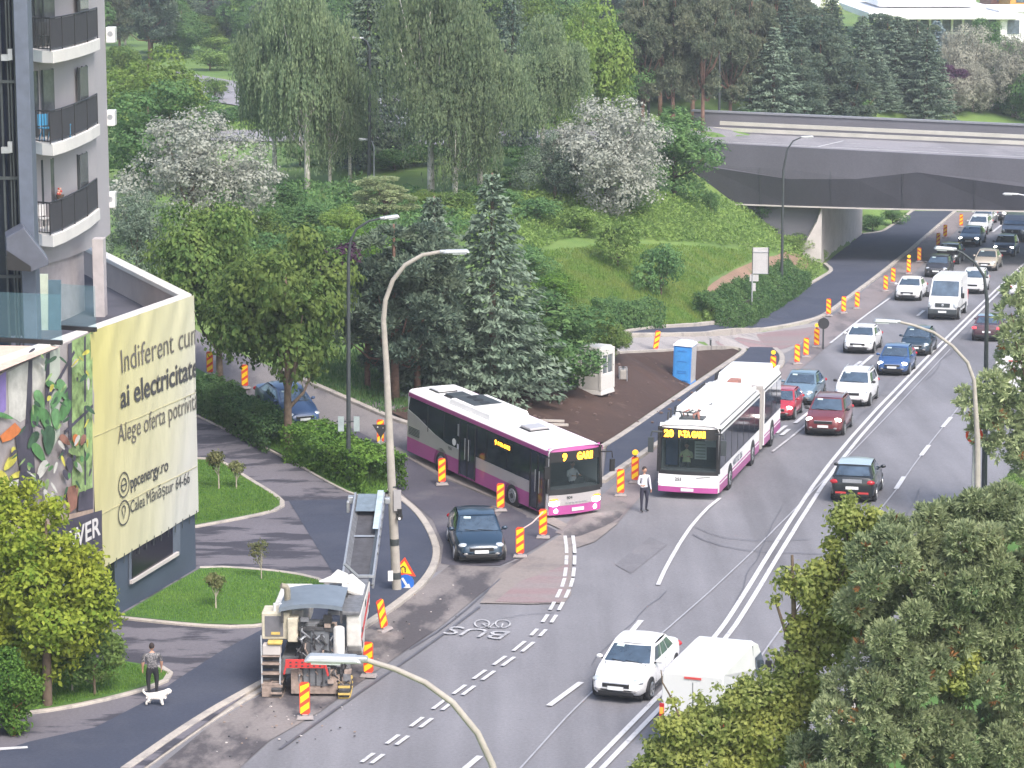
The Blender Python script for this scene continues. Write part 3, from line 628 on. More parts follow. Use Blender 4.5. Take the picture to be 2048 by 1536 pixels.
for py in (115, 300): p = atY(12, 88.2, 10); p.z = onz(12, py, 0).z; d = Vector(ray(12, py)); t = 88.2/d.y; p = Vector((d.x*t, 88.2, CAMH+d.z*t)); sh = MB(); sh.box(p, (.28, .2, .2), METG); sh.box(p+Vector((.15, -.05, .1)), (.14, .14, .35), METG); sh.build('bracket', shaft)
def onY(px, py, Y): d = Vector(ray(px, py)); t = Y/d.y; return Vector((d.x*t, Y, CAMH+d.z*t))
hd = MB(); HM = mat('hood_metal', (.12, .13, .17), .45, .3); ptsf = [onY(x, y, 86.8) for x, y in [(12, 475), (47, 455), (97, 520), (97, 530), (62, 544), (14, 520)]]
hd.add(ptsf+[p+Vector((-.3, 1.4, 0)) for p in ptsf], [(0, 1, 2, 3, 4, 5)[::-1], (6, 7, 8, 9, 10, 11)]+[(i, (i+1) % 6, 6+(i+1) % 6, 6+i) for i in range(6)], HM); hd.build('entrance_hood', bld, bevel=.02)
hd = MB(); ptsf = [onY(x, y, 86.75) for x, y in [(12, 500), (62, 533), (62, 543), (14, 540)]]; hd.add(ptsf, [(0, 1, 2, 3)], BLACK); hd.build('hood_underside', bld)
# glass balustrades and terrace bits
m, n, l, b = nodes('clear_blue_glass'); b.inputs['Base Color'].default_value = (.30, .50, .58, 1); b.inputs['Roughness'].default_value = .08
tr = n.new('ShaderNodeBsdfTransparent'); tr.inputs[0].default_value = (.90, .96, .97, 1); mx = n.new('ShaderNodeMixShader'); mx.inputs[0].default_value = .09
l.new(tr.outputs[0], mx.inputs[1]); l.new(b.outputs[0], mx.inputs[2]); l.new(mx.outputs[0], n['Material Output'].inputs[0]); CG = m
def rail_glass(p0, p1, hgt):
    a, b = onz(*p0, TOP+.03), onz(*p1, TOP+.03); d = (b-a).normalized(); nn = Vector((d.y, -d.x, 0))
    g = MB(); g.bar(a+Z*.06, b+Z*.06, .14, .14, BLACK); go = g.build('balustrade', bld); g = MB(); g.plate([a+Z*.14, b+Z*.14, b+Z*hgt, a+Z*hgt], nn, .02, CG); g.build('glass_pane', go)
rail_glass((-40, 681), (124, 689), 1.6); rail_glass((124, 658), (192, 663), 1.5)
sh = MB(); a = onz(-60, 700, 8.95+1.1)
p = [onz(x, y, TOP-.02) for x, y in [(-80, 690), (100, 692), (118, 694), (0, 742), (-80, 775)]]; sh.add(p, [(0, 1, 2, 3, 4)], mat('peach_tiles', (.62, .44, .36), .8)); sh.build('terrace_ledge', bld)
for px0, px1, y0, y1, Y, m, nm in ((20, 48, 548, 668, 89.5, mat('pale_green_panel', (.5, .56, .48), .6), 'lobby_panel'), (50, 76, 540, 670, 90, mat('lobby_blue', (.09, .15, .20), .4), 'lobby_wall'), (96, 122, 560, 660, 90.5, mat('lobby_blue', (0, 0, 0)), 'lobby_wall'),
                                   (76, 96, 548, 660, 90.2, mat('pale_green_panel', (0, 0, 0)), 'lobby_panel'), (-30, 20, 540, 690, 89.8, WALLD, 'lobby_wall')):
    s_ = MB(); a, b, c_, d_ = onY(px0, y1, Y), onY(px1, y1, Y), onY(px1, y0, Y), onY(px0, y0, Y); s_.plate([a, b, c_, d_], (0, 1, 0), .1, m); s_.build(nm, bld)
# banners
def bannermat():
    m, n, l, b = nodes('banner_fabric'); g = n.new('ShaderNodeNewGeometry'); vm = n.new('ShaderNodeVectorMath'); vm.operation = 'DOT_PRODUCT'
    L = 15.; vm.inputs[1].default_value = tuple(dF/L-Z*.035); l.new(g.outputs['Position'], vm.inputs[0])
    a = FT(7.4, 9.5).dot(dF/L-Z*.035); mr = n.new('ShaderNodeMapRange'); mr.inputs[1].default_value = a-.05; mr.inputs[2].default_value = a+.62; l.new(vm.outputs['Value'], mr.inputs[0])
    col = ramp(n, l, mr.outputs[0], [(0, (.52, .475, .19)), (.35, (.52, .49, .28)), (.75, (.525, .51, .37)), (1, (.54, .535, .50))])
    fz = noise(n, l, 1.1, 4, .5); col = mixc(n, l, .25, col, ramp(n, l, fz, [(.3, (.86,)*3), (.7, (1, 1, 1))]), 'MULTIPLY')
    l.new(col, b.inputs['Base Color']); b.inputs['Roughness'].default_value = .45
    bp = n.new('ShaderNodeBump'); bp.inputs['Strength'].default_value = .5; bp.inputs['Distance'].default_value = .15
    l.new(noise(n, l, .8, 3, .5, stretch=(1, 1, .35)), bp.inputs['Height']); l.new(bp.outputs[0], b.inputs['Normal']); return m
BM_ = bannermat()
tL = (C1-onF(187, 900, .12)).dot(dF); zB0, zB1 = onF(206, 1138, .12).z, onF(408, 1018, .12).z
def fold(t, z):
    w_ = .5+.5*math.tanh((z-8.6)*1.5)
    return .32*(.03*math.sin(t*2.1+z*.7)+.03*math.sin(t*.9-z*1.4+1)+w_*.05*math.sin(t*4.2+z*3)+.018*math.sin(t*6.5+z*2.0)+.03*math.sin((t-z*1.2)*1.6))
mb = MB(); nt_, nz_ = 90, 60; vs = []
ts = np.linspace(tL, -.55, nt_)
for iz in range(nz_+1):
    for t in ts:
        zb = zB0+(zB1-zB0)*(tL-t)/tL; zz = zb+(TOP+.02-zb)*iz/nz_
        if t >= 0: p = FT(t, zz, .10+fold(t, zz)*(.3+.7*min(1, t/1.2)))
        else:
            k = min(1, -t/.55)*.9; n_v = (nF*(1-k)+nB*k).normalized(); p = ctr+n_v*(.68+.13); p.z = zz
        vs.append(p)
# notch: below z of pixel 1042 the cloth starts a little further right
zN = onF(187, 1043, .12).z; tN = (C1-onF(205, 1100, .12)).dot(dF)
fs = []
for iz in range(nz_):
    for it in range(nt_-1):
        if vs[iz*nt_+it].z < zN-.05 and ts[it] > tN: continue
        fs.append((iz*nt_+it, iz*nt_+it+1, (iz+1)*nt_+it+1, (iz+1)*nt_+it))
mb.add(vs, fs, BM_); ban = mb.build('advertising_banner', smooth=True, recalc=False)
tag(ban, 'yellow to white energy advertising banner with black lettering stretched around the podium corner', 'banner')
def wrapped(o):
    for v in o.data.vertices:
        r_ = C1-v.co; t = r_.x*dF.x+r_.y*dF.y; z = v.co.z
        if t >= .12: v.co = FT(t, z, .135+fold(t, z)*(.3+.7*min(1, t/1.2))+(v.co-C1).dot(nF)*0)
        else:
            k = min(1, (.12-t)/.6)*.9; n_v = (nF*(1-k)+nB*k).normalized(); p = ctr+n_v*(.68+.165)+dF*max(0, 0); p.z = z; v.co = p
INK = mat('banner_ink', (.055, .055, .06), .6); INK2 = mat('banner_ink_grey', (.12, .11, .10), .6); OFT = .24
def btext(s, x0, yb, x1, cap, m=INK, bold=0.):
    a = onF(x0, yb, OFT); e = onF(x1, yb, OFT); wd = (e-a).dot(dF); wrapped(textmesh('lettering', s, m, a, dF, Z, cap/58., ban, width=wd, bold=bold, depth=0))
btext('Indiferent cum', 246, 748, 404, 47, INK2, -.004); btext('ai electricitate', 247, 817, 404, 44, INK, .018)
btext('Alege oferta potrivită', 244, 888, 405, 38, INK2, -.002); btext('ppcenergy.ro', 266, 978, 342, 26, INK, .012); btext('Calea Mănăștur 64-66', 265, 1027, 386, 25, INK, 0)
for py in (970, 1026):
    ic = MB(); c_ = onF(253.5, py, OFT); ic.tube([c_+dF*.42*math.cos(a)+Z*.42*math.sin(a) for a in np.linspace(0, 2*math.pi, 25)], .028, INK, 5, False); wrapped(ic.build('printed_ring', ban))
ic = MB(); c_ = onF(253.5, 970, OFT)
ic.tube([c_+dF*.22*math.cos(a)+Z*.22*math.sin(a) for a in np.linspace(-.9, 5.4, 16)], .03, INK, 5); ic.bar(c_-dF*.2, c_+dF*.2, .05, .05, INK); wrapped(ic.build('printed_icon', ban))
ic = MB(); c_ = onF(253.5, 1024, OFT); ic.tube([c_+dF*.13*math.cos(a)+Z*(.08+.13*math.sin(a)) for a in np.linspace(-.5, math.pi+.5, 10)]+[c_-Z*.24, c_+dF*.12+Z*.02], .028, INK, 5)
wrapped(ic.build('printed_icon', ban))
sm_ = MB()
for py in (905,):
    pass
for z_ in (3.9, 6.6): sm_.tube([FT(t, z_, .115+fold(t, z_)*(.3+.7*min(1, t/1.2))) for t in np.linspace(tL-.1, .15, 40)], .012, mat('banner_seam', (.40, .37, .22), .7), 4)
sm_.build('seam', ban)
for k in range(14):
    t_ = tL*(k+.5)/14; zb_ = zB0+(zB1-zB0)*(tL-t_)/tL; sm_ = MB(); sm_.bar(FT(t_, zb_-.25, .10), FT(t_, zb_+.1, .13), .025, .02, METD); sm_.build('tie_cord', ban)
# left banner with the printed plants
pb = MB(); base = [(-60, 775), (0, 747), (124, 689), (187, 660), (187, 1046), (205, 1040), (205, 1098), (60, 1180), (-60, 1240)]
pb.plate([onF(x, y, .06) for x, y in base], nF, .05, mat('print_beige', (.30, .27, .28), .6, 0, .35, .7)); pb_o = pb.build('printed_banner')
tag(pb_o, 'printed banner showing potted plants in a glasshouse, left of the yellow banner', 'banner')
cnt = [0]
def pr(px, m, name='printed_shape', lv=0):
    cnt[0] += 1; x_ = MB(); x_.add([onF(x, y, .09+.0032*cnt[0]) for x, y in px], [tuple(range(len(px)))], m); x_.build(name, pb_o, recalc=False)
PD = mat('print_dark', (.06, .055, .08), .6, 0, .3, 1.5); PV = mat('print_violet', (.22, .16, .42), .6); PG = mat('print_green', (.08, .20, .07), .6, 0, .5, 2.5); PL = mat('print_pale', (.45, .44, .42), .6, 0, .4, 1.2)
PO = mat('print_orange', (.55, .17, .05), .6, 0, .2, 2); PY = mat('print_yellow', (.50, .46, .08), .6, 0, .4, 3); PT = mat('print_terracotta', (.25, .12, .09), .6, 0, .3, 2); PGL = mat('print_pale_green', (.22, .32, .13), .6, 0, .6, 3)
pr([(-60, 800), (12, 742), (12, 820), (-60, 900)], PV)
pr([(15, 745), (58, 722), (62, 830), (40, 845), (18, 830)], PL); pr([(64, 722), (96, 705), (94, 760), (66, 830)], PL)
pr([(57, 722), (65, 719), (62, 880), (48, 900)], PD); pr([(92, 708), (101, 704), (96, 800), (90, 810)], PD)
pr([(100, 705), (120, 695), (120, 870), (104, 900), (98, 800)], mat('print_mint', (.42, .45, .40), .6, 0, .2, 1)); pr([(144, 682), (185, 664), (185, 1000), (144, 990)], PGL); pr([(136, 688), (144, 685), (143, 880), (137, 880)], PD)
pr([(168, 674), (172, 672), (172, 970), (169, 970)], PD); pr([(96, 790), (148, 700), (150, 706), (98, 800)], PD); pr([(128, 862), (186, 808), (186, 815), (130, 868)], PD)
pr([(30, 870), (62, 840), (66, 860), (72, 980), (45, 985)], PD); pr([(0, 872), (30, 845), (45, 862), (22, 880), (5, 885)], PO)
def leafp(cx, cy, l_, w_, a, m):
    ca, sa = math.cos(a), math.sin(a); P = []
    for t in np.linspace(0, 2*math.pi, 13)[:-1]:
        u_, v_ = l_*math.cos(t), w_*math.sin(t)*(1-.35*math.cos(t)); P.append((cx+u_*ca-v_*sa, cy+u_*sa+v_*ca))
    pr(P, m)
G2 = mat('print_green_light', (.12, .26, .11), .6, 0, .4, 3); G3 = mat('print_green_dark', (.04, .09, .05), .6, 0, .4, 3)
for cx, cy, l_, w_, a, m in [(80, 800, 22, 9, 1.2, G2), (72, 830, 26, 11, 1.8, PG), (92, 840, 24, 10, 1.3, PG), (112, 800, 20, 8, 2.0, G2), (126, 780, 24, 9, 1.2, G2), (130, 820, 24, 10, 1.9, PG), (112, 838, 22, 9, 1.5, G2), (66, 880, 20, 8, 2.1, G3), (98, 880, 30, 12, 1.6, G3),
                             (78, 905, 22, 9, 1.0, PG), (104, 770, 14, 6, .5, PG), (20, 925, 20, 8, 2.2, PY), (8, 960, 22, 10, 1.0, PY), (34, 950, 16, 6, 2.8, PY), (28, 905, 12, 5, 1.5, PY), (10, 832, 18, 5, .3, PG), (84, 940, 22, 8, 2.0, PL), (74, 960, 16, 6, 1.0, PGL)]: leafp(cx, cy, l_, w_, a, m)
pr([(15, 965), (38, 958), (40, 1000), (18, 1010)], PL); pr([(60, 960), (72, 1000), (50, 1020), (34, 985), (44, 915)], PD)
for cx, cy, l_, w_, a, m in [(130, 880, 14, 7, .8, PT), (152, 880, 12, 6, 1.5, PO), (128, 905, 13, 6, 2.2, PD), (150, 905, 14, 6, .4, PGL), (140, 930, 16, 7, 1.5, PD), (158, 935, 12, 5, 1.0, PL), (166, 880, 12, 5, 1.9, PT), (132, 950, 12, 5, 1.2, PD)]: leafp(cx, cy, l_, w_, a, m)
pr([(133, 975), (158, 968), (153, 1015), (138, 1028)], PT); pr([(158, 985), (186, 975), (186, 1020), (156, 1022)], PD)
pr([(40, 1050), (186, 1018), (186, 1044), (40, 1085)], mat('print_floor', (.32, .24, .20), .6, 0, .3, 2)); pr([(-60, 1100), (100, 1050), (204, 1020), (204, 1097), (60, 1178), (-60, 1238)], PD)
for k in range(90):
    x_, y_ = random.uniform(20, 182), random.uniform(700, 1010)
    if x_ < 60 and y_ < 860: continue
    leafp(x_, y_, random.uniform(5, 13), random.uniform(1.5, 4.5), random.uniform(.6, 2.6), random.choice((PG, G3, PGL, PL, G3, PD, PGL, PY)))
a_ = onF(118, 1103, .55); e_ = onF(203, 1068, .55); textmesh('lettering', 'OWER', mat('print_white', (.6, .58, .58), .6), onF(116, 1112, .55), dF, Z, .62, pb_o, width=(e_-a_).dot(dF), bold=.02, depth=0)
# ---------------------------------------------------------------- vehicles
DPn = DP
def road_dir(p):
    d = ((DPn-np.array([p.x, p.y]))**2).sum(1); i = int(d.argmin()); i = min(max(i, 2), len(DPn)-3); v = DPn[i+2]-DPn[i-2]; v = v/np.linalg.norm(v); return Vector((v[0], v[1], 0))   # away from the camera
def orient(o, P, fwd):
    fwd = Vector((fwd.x, fwd.y, 0)).normalized(); e = .9; s_ = Vector((fwd.y, -fwd.x, 0))
    zf = h1(P.x+fwd.x*e, P.y+fwd.y*e); zb = h1(P.x-fwd.x*e, P.y-fwd.y*e)
    f = Vector((fwd.x, fwd.y, (zf-zb)/(2*e))).normalized(); up = s_.cross(f).normalized(); x = f.cross(up)
    o.matrix_world = Matrix.Translation(P) @ Matrix((x, f, up)).transposed().to_4x4()
def wheels(root, ys, hw, r, w, rim=RIM):
    for y in ys:
        for s in (-1, 1):
            W_ = MB(); x1 = s*hw; x0 = s*(hw-w)
            W_.tube([(x0, y, r), (x0+s*.02, y, r), (x1-s*.02, y, r), (x1, y, r)], [r*.9, r, r, r*.92], RUB, 20); wo = W_.build('wheel', root, smooth=True)
            W_ = MB(); W_.cyl((x1-s*.01, y, r), (x1+s*.008, y, r), r*.68, BLACK, 18)
            for k in range(5):
                a = k*2*math.pi/5+.3; W_.bar((x1+s*.014, y, r), (x1+s*.014, y+math.cos(a)*r*.62, r+math.sin(a)*r*.62), .07, .02, rim, (1, 0, 0))
            W_.tube([(x1+s*.012, y+r*.66*math.cos(a), r+r*.66*math.sin(a)) for a in np.linspace(0, 2*math.pi, 19)], .022, rim, 5, False)
            W_.build('rim', wo)
KIND = {  # L, W, H, hood height, belt, y windscreen base, roof start, roof end, rear glass base, deck height (all from the rear = 0)
 'sedan': (4.5, 1.78, 1.46, .98, 1.0, 3.30, 2.55, 1.25, .62, 1.02),
 'hatch': (4.1, 1.76, 1.48, .98, 1.0, 3.10, 2.35, .75, .22, 1.05),
 'suv':   (4.35, 1.82, 1.66, 1.08, 1.12, 3.25, 2.55, .60, .18, 1.12),
 'liftback': (4.7, 1.82, 1.47, .98, 1.0, 3.50, 2.70, 1.20, .40, 1.05),
}
def car(name, kind, paint, P, fwd, label, lights=False, scale=1., roof=None, rails=False, group=None, plate=True, rimm=RIM, tail=False, cat='car', grille=BLACK, bumper=None, back=0.):
    L, W, Hh, zh, zb, yw, yrs, yre, yg, zd = KIND[kind]; hw = W/2
    root = empty(name); tag(root, label, cat, group)
    yo = lambda y: y-L/2
    B = MB(); st = [(0, .80, .42, zd-.14), (.08, .90, .30, zd-.02), (.35, .97, .22, zd), (.9, 1, .20, zd*.35+zb*.65), (L*.5, 1, .20, zb), (yw-.1, 1, .20, zb), (yw+.2, .99, .20, zh-.01), (L-.75, .97, .21, zh-.06), (L-.3, .90, .24, zh-.17), (L-.08, .80, .30, zh-.27), (L, .70, .38, zh-.42)]
    sec = lambda k, z0, z1: [(-.86*k, z0), (-.97*k, z0+.08), (-1.0*k, z0+(z1-z0)*.42), (-.985*k, z1-.16), (-.93*k, z1-.05), (-.80*k, z1-.005), (-.4*k, z1+.022), (0, z1+.028)]
    rows = []
    for y, k, z0, z1 in st:
        h_ = sec(k, z0, z1); full = h_ + [(-a, b) for a, b in h_[-2::-1]]; rows.append([(a*hw, yo(y), b) for a, b in full])
    n = len(rows[0]); vs = [p for r_ in rows for p in r_]
    fs = [(i*n+j, i*n+j+1, (i+1)*n+j+1, (i+1)*n+j) for i in range(len(rows)-1) for j in range(n-1)]+[(i*n+n-1, i*n, (i+1)*n, (i+1)*n+n-1) for i in range(len(rows)-1)]
    fs += [tuple(range(n)), tuple((len(rows)-1)*n+j for j in range(n))[::-1]]
    B.add(vs, fs, paint)
    # cabin
    rf = roof or paint; bw, tw = hw*.92, hw*.73
    def fr(s, v, y0, y1, z0, z1, bul): k = bw+(tw-bw)*v; return Vector((s*k, yo(y0+(y1-y0)*v)+bul*(1-s*s), z0+(z1-z0)*v))
    zt = Hh-.05; S_ = [-1, -.75, -.35, 0, .35, .75, 1]
    V_ = [0, .35, .7, 1]
    F = [[fr(s, v, yw, yrs, zb-.04, zt, .10) for s in S_] for v in V_]; Rr = [[fr(s, v, yg, yre, zd-.04, zt, -.07) for s in S_] for v in V_]
    def grid(rows, m, flip=False):
        n = len(rows[0]); B.add([p for r_ in rows for p in r_], [(i*n+j, i*n+j+1, (i+1)*n+j+1, (i+1)*n+j) for i in range(len(rows)-1) for j in range(n-1)], m)
    grid(F, paint); grid(Rr, paint)
    rr = [[Rr[-1][j].lerp(F[-1][j], t)+Vector((0, 0, (.06*math.sin(math.pi*min(1, max(0, t)))**.5 if 0 < t < 1 else 0)+.0+.025*(1-S_[j]**2))) for j in range(7)] for t in (0, .15, .5, .85, 1)]
    grid(rr, rf)
    for c_ in (0, 6): grid([[Rr[i][c_], Rr[i][c_].lerp(F[i][c_], .33)+Vector((S_[c_]*.03, 0, 0)), Rr[i][c_].lerp(F[i][c_], .66)+Vector((S_[c_]*.03, 0, 0)), F[i][c_]] for i in range(4)], paint)
    body = B.build('body', root, smooth=True)
    # panes
    def pane(nm, y0, y1, z0, z1, bul, sgn, v0, v1, k):
        Q = MB(); g = [[fr(s*k, v0+(v1-v0)*v, y0, y1, z0, z1, bul)+Vector((0, sgn*.012, .008)) for s in S_] for v in V_]; n = 7
        Q.add([p for r_ in g for p in r_], [(i*n+j, i*n+j+1, (i+1)*n+j+1, (i+1)*n+j) for i in range(3) for j in range(6)], GLASS); return Q.build(nm, root, smooth=True)
    pane('windscreen', yw, yrs, zb-.04, zt, .10, 1, .08, .93, .90); pane('rear_window', yg, yre, zd-.04, zt, -.07, -1, .16, .88, .86)
    for c_ in (0, 6):
        Q = MB(); s = S_[c_]
        def sp(u_, v): a = fr(s, v, yg, yre, zd-.04, zt, 0); b = fr(s, v, yw, yrs, zb-.04, zt, 0); p = a.lerp(b, u_); p.x += s*(.012+.03*min(1, 4*u_*(1-u_))); return p
        for u0, u1 in ((.10, .36), (.385, .64), (.665, .93)):
            uu = np.linspace(u0, u1, 4); g = [[sp(u, v) for u in uu] for v in (.14, .5, .86)]
            Q.add([p for r_ in g for p in r_], [(i*4+j, i*4+j+1, (i+1)*4+j+1, (i+1)*4+j) for i in range(2) for j in range(3)], GLASS)
        Q.build('side_window', root, smooth=True)
        Q = MB(); Q.ell((s*(hw+.06), yo(yw-.25), zb+.04), (.11, .07, .075), paint if kind != 'suv' else BLACK, 8, 6); Q.bar((s*(hw-.08), yo(yw-.22), zb-.02), (s*(hw+.02), yo(yw-.24), zb+.02), .05, .04, BLACK); Q.build('mirror', root, smooth=True)
        Q = MB()  # door seams and handles
        for yy in (yw-.18, (yw+yg)/2+.05, yg+.75): Q.bar((s*(hw*1.001), yo(yy), .42), (s*(hw*.975), yo(yy), zb-.12), .012, .012, BLACK)
        Q.bar((s*hw*.995, yo(1.05), .30), (s*hw*.995, yo(L-1.15), .30), .05, .12, BLACK); Q.build('door_trim', root)
        Q = MB(); hm = mat('headlamp_lit', (1, .96, .86), .2, emit=7) if lights else mat('headlamp', (.62, .66, .70), .12, .4, .1, 6)
        Q.ell((s*hw*.70, yo(L-.24), zh-.30), (.20, .16, .10), hm, 10, 6, Matrix.Rotation(-s*.45, 3, 'Z')); Q.build('headlight', root, smooth=True)
        Q = MB(); Q.ell((s*hw*.76, yo(.10), zd-.20), (.22, .12, .11), mat('tail_lamp', (.42, .02, .03), .2, emit=.8 if False else 0) if not tail else mat('tail_lamp_lit', (.8, .06, .08), .2, emit=.7), 10, 6); Q.build('taillight', root, smooth=True)
        Q = MB(); Q.ell((s*hw*.62, yo(L-.03), .42), (.10, .05, .055), mat('fog_lamp', (.25, .25, .26), .3), 8, 5); Q.build('fog_light', root)
    Q = MB(); Q.box((0, yo(L-.06), zh-.40), (hw*.95, .16, .13), grille); Q.box((0, yo(L-.045), zh-.335), (hw*.9, .16, .018), METG); Q.build('grille', root, bevel=.02)
    Q = MB(); Q.box((0, yo(L-.10), .34), (hw*1.25, .22, .13), BLACK); Q.build('front_intake', root, bevel=.02); Q = MB(); Q.box((0, yo(.05), .36), (hw*1.5, .14, .12), BLACK); Q.build('lower_bumper', root, bevel=.02)
    if bumper:
        for s in (-1, 1): Q = MB(); Q.box((s*hw*.5, yo(-.03), .44), (.42, .03, .07), bumper); Q.build('reflector', root)
        Q = MB(); Q.box((0, yo(-.02), zd-.14), (.75, .04, .14), METG); Q.build('tailgate_trim', root)
    if plate:
        Q = MB(); PLM = mat('plate_white', (.72, .74, .76), .5); Q.box((0, yo(L+.035), .50), (.50, .03, .11), PLM); Q.build('licence_plate', root)
        Q = MB(); Q.box((0, yo(-.01), zd-.42 if kind != 'liftback' else .55), (.50, .03, .11), PLM); Q.build('licence_plate', root)
    if rails:
        for s in (-1, 1): Q = MB(); Q.tube([(s*tw*.95, yo(yre+.1), Hh+.0), (s*tw*.95, yo(yre+.2), Hh+.06), (s*tw*.95, yo(yrs-.2), Hh+.06), (s*tw*.95, yo(yrs-.05), Hh)], .02, METG if rails == 1 else BLACK, 6); Q.build('roof_rail', root)
    Q = MB(); Q.box((0, yo(L*.5), .20), (hw*1.7, L*.86, .14), BLACK); Q.build('underbody_shade_box', root)  # black box added below the body to deepen the shade under the car
    Q = MB(); Q.plate([fr(.35, .80, yw, yrs, zb-.04, zt, .10)+Vector((0, .016, .014)), fr(.72, .80, yw, yrs, zb-.04, zt, .10)+Vector((0, .016, .014)), fr(.72, .92, yw, yrs, zb-.04, zt, .10)+Vector((0, .016, .014)), fr(.35, .92, yw, yrs, zb-.04, zt, .10)+Vector((0, .016, .014))], (0, 1, 1), .006, mat('windscreen_sticker', (.45, .55, .55), .5)); Q.build('windscreen_sticker', root)
    Q = MB()
    for a_, b_ in ((-.62, .05), (.0, .62)): Q.bar(fr(a_, .06, yw, yrs, zb-.04, zt, .10)+Vector((0, .03, .02)), fr(b_, .16, yw, yrs, zb-.04, zt, .10)+Vector((0, .03, .02)), .02, .015, BLACK)
    for s in (-1, 1): Q.bar((s*hw*.72, yo(yw+.12), zh+.012), (s*hw*.60, yo(L-.42), zh-.175), .014, .02, BLACK)
    Q.build('wiper_and_bonnet_gap', root)
    wb = (.82, L-.86)
    for y in wb:
        for s in (-1, 1): Q = MB(); Q.cyl((s*(hw*.6), yo(y), .33), (s*(hw*1.003), yo(y), .33), .37, BLACK, 20); Q.build('wheel_arch', root)
    wheels(root, [yo(y) for y in wb], hw*1.012, .315, .2, rimm)
    # interior shapes seen through glass are left to the tinted panes
    c_ = P - fwd.normalized()*back if back else P
    root.scale = (scale,)*3; orient(root, P, fwd); root.scale = (scale,)*3; return root
def oncoming(px, py, L):
    """front bumper centre pixel -> centre point, heading towards the camera along the lane"""
    p = G(px, py); d = -road_dir(p); c_ = p-d*(L/2); c_.z = h1(c_.x, c_.y); return c_, d
def leaving(px, py, L):
    p = G(px, py); d = road_dir(p); c_ = p+d*(L/2); c_.z = h1(c_.x, c_.y); return c_, d
def P_(n, c, **k): return car_paint(n, c, **k)
pw = WHITE
cars = [
 (1231, 1408, 'sedan', pw, 'white saloon car driving in the foreground beside the white van', {}),
 (1645, 874, 'suv', P_('paint_maroon', (.16, .03, .035)), 'dark red off-road car with lit headlights waiting beside the articulated bus', dict(lights=True, rails=1)),
 (1700, 815, 'suv', pw, 'white off-road car with roof rails behind the dark red one', dict(rails=1, scale=1.0)),
 (1592, 812, 'sedan', P_('paint_steel_blue', (.14, .21, .27)), 'steel blue saloon car right behind the articulated bus', {}),
 (1552, 842, 'hatch', P_('paint_red', (.42, .03, .05)), 'small red car half hidden by the rear of the articulated bus', dict(lights=True, scale=.92)),
 (1783, 753, 'hatch', P_('paint_bright_blue', (.03, .085, .23)), 'blue hatchback with lit headlights beside the double line', dict(lights=True)),
 (1828, 713, 'hatch', P_('paint_night_blue', (.018, .038, .062)), 'dark blue car directly behind the bright blue hatchback', {}),
 (1714, 709, 'sedan', pw, 'white saloon car left of the two blue cars in the queue', {}),
 (1813, 603, 'sedan', pw, 'white saloon car left of the tall white van', {}),
 (1942, 589, 'suv', pw, 'white crossover car right behind the tall white van', dict(scale=.96)),
 (1871, 556, 'hatch', P_('paint_black_white', (.03, .03, .035)), 'small black car with a pale bonnet near the striped markers', {}),
 (1893, 530, 'hatch', P_('paint_black', (.02, .02, .025)), 'black car behind the small black one with the pale bonnet', dict(lights=False)),
 (1968, 543, 'sedan', P_('paint_beige', (.46, .41, .35)), 'beige saloon car in the right queue lane', {}),
 (2006, 514, 'suv', P_('paint_dark_blue', (.03, .06, .14)), 'dark blue car with bright headlights in front of the grey van', dict(lights=True, scale=.95)),
 (1936, 494, 'sedan', P_('paint_grey_blue', (.10, .16, .23)), 'grey blue saloon car near the flyover with one bright headlight', dict(lights=True)),
 (1952, 470, 'hatch', pw, 'white car just in front of the flyover shadow', {}),
 (1962, 452, 'hatch', P_('paint_silver', (.5, .5, .52), metal=.5), 'pale car partly under the flyover behind the white car', {}),
 (1992, 442, 'sedan', P_('paint_charcoal', (.05, .05, .06)), 'dark saloon car with headlights under the flyover', dict(lights=True)),
]
protos = {}
for px, py, k, m, lb, kw in cars:
    L = KIND[k][0]; p, d = oncoming(px, py, L*kw.get('scale', 1)); car('car', k, m, p, d, lb, group='cars queueing towards the junction', **kw)
p, d = leaving(1703, 1008, 4.3); car('car', 'hatch', P_('paint_graphite', (.014, .018, .021)), p, d, 'dark hatchback with pale roof driving away up the right carriageway', roof=P_('paint_pale_roof', (.42, .50, .54)), scale=1.03, bumper=mat('reflector_red', (.5, .05, .05), .4), plate=True)
p, d = leaving(1972, 684, 4.5); car('car', 'sedan', P_('paint_burgundy', (.09, .045, .058)), p, d, 'burgundy saloon car driving away on the right carriageway', tail=True, roof=P_('paint_sky_roof', (.20, .28, .36)))
p, d = leaving(2040, 600, 4.4); car('car', 'hatch', pw, p, d, 'white car at the right edge of the photo above the pine')
# car coming out of the slip road
p = G(963, 1130); d = (G(963, 1130)-G(938, 1075)); d.z = 0; d = Vector((.10, -1, 0)).normalized(); c_ = p-d*2.3; c_.z = h1(c_.x, c_.y)
car('car', 'liftback', P_('paint_deep_blue', (.018, .042, .075), metal=.3), c_, d, 'dark blue saloon car leaving the slip road past the striped markers', scale=1.02)
a, b = G(612, 858), G(535, 800); d = (a-b); d.z = 0; d.normalize(); c_ = G(574, 832); car('car', 'sedan', P_('paint_royal_blue', (.04, .085, .19)), c_, d, 'blue car behind the hedge on the slip road', scale=.97)
c_ = G(690, 262); car('car', 'hatch', P_('paint_orange', (.6, .16, .05)), c_, Vector((-1, .1, 0)), 'orange car glimpsed behind the birches on the upper road')

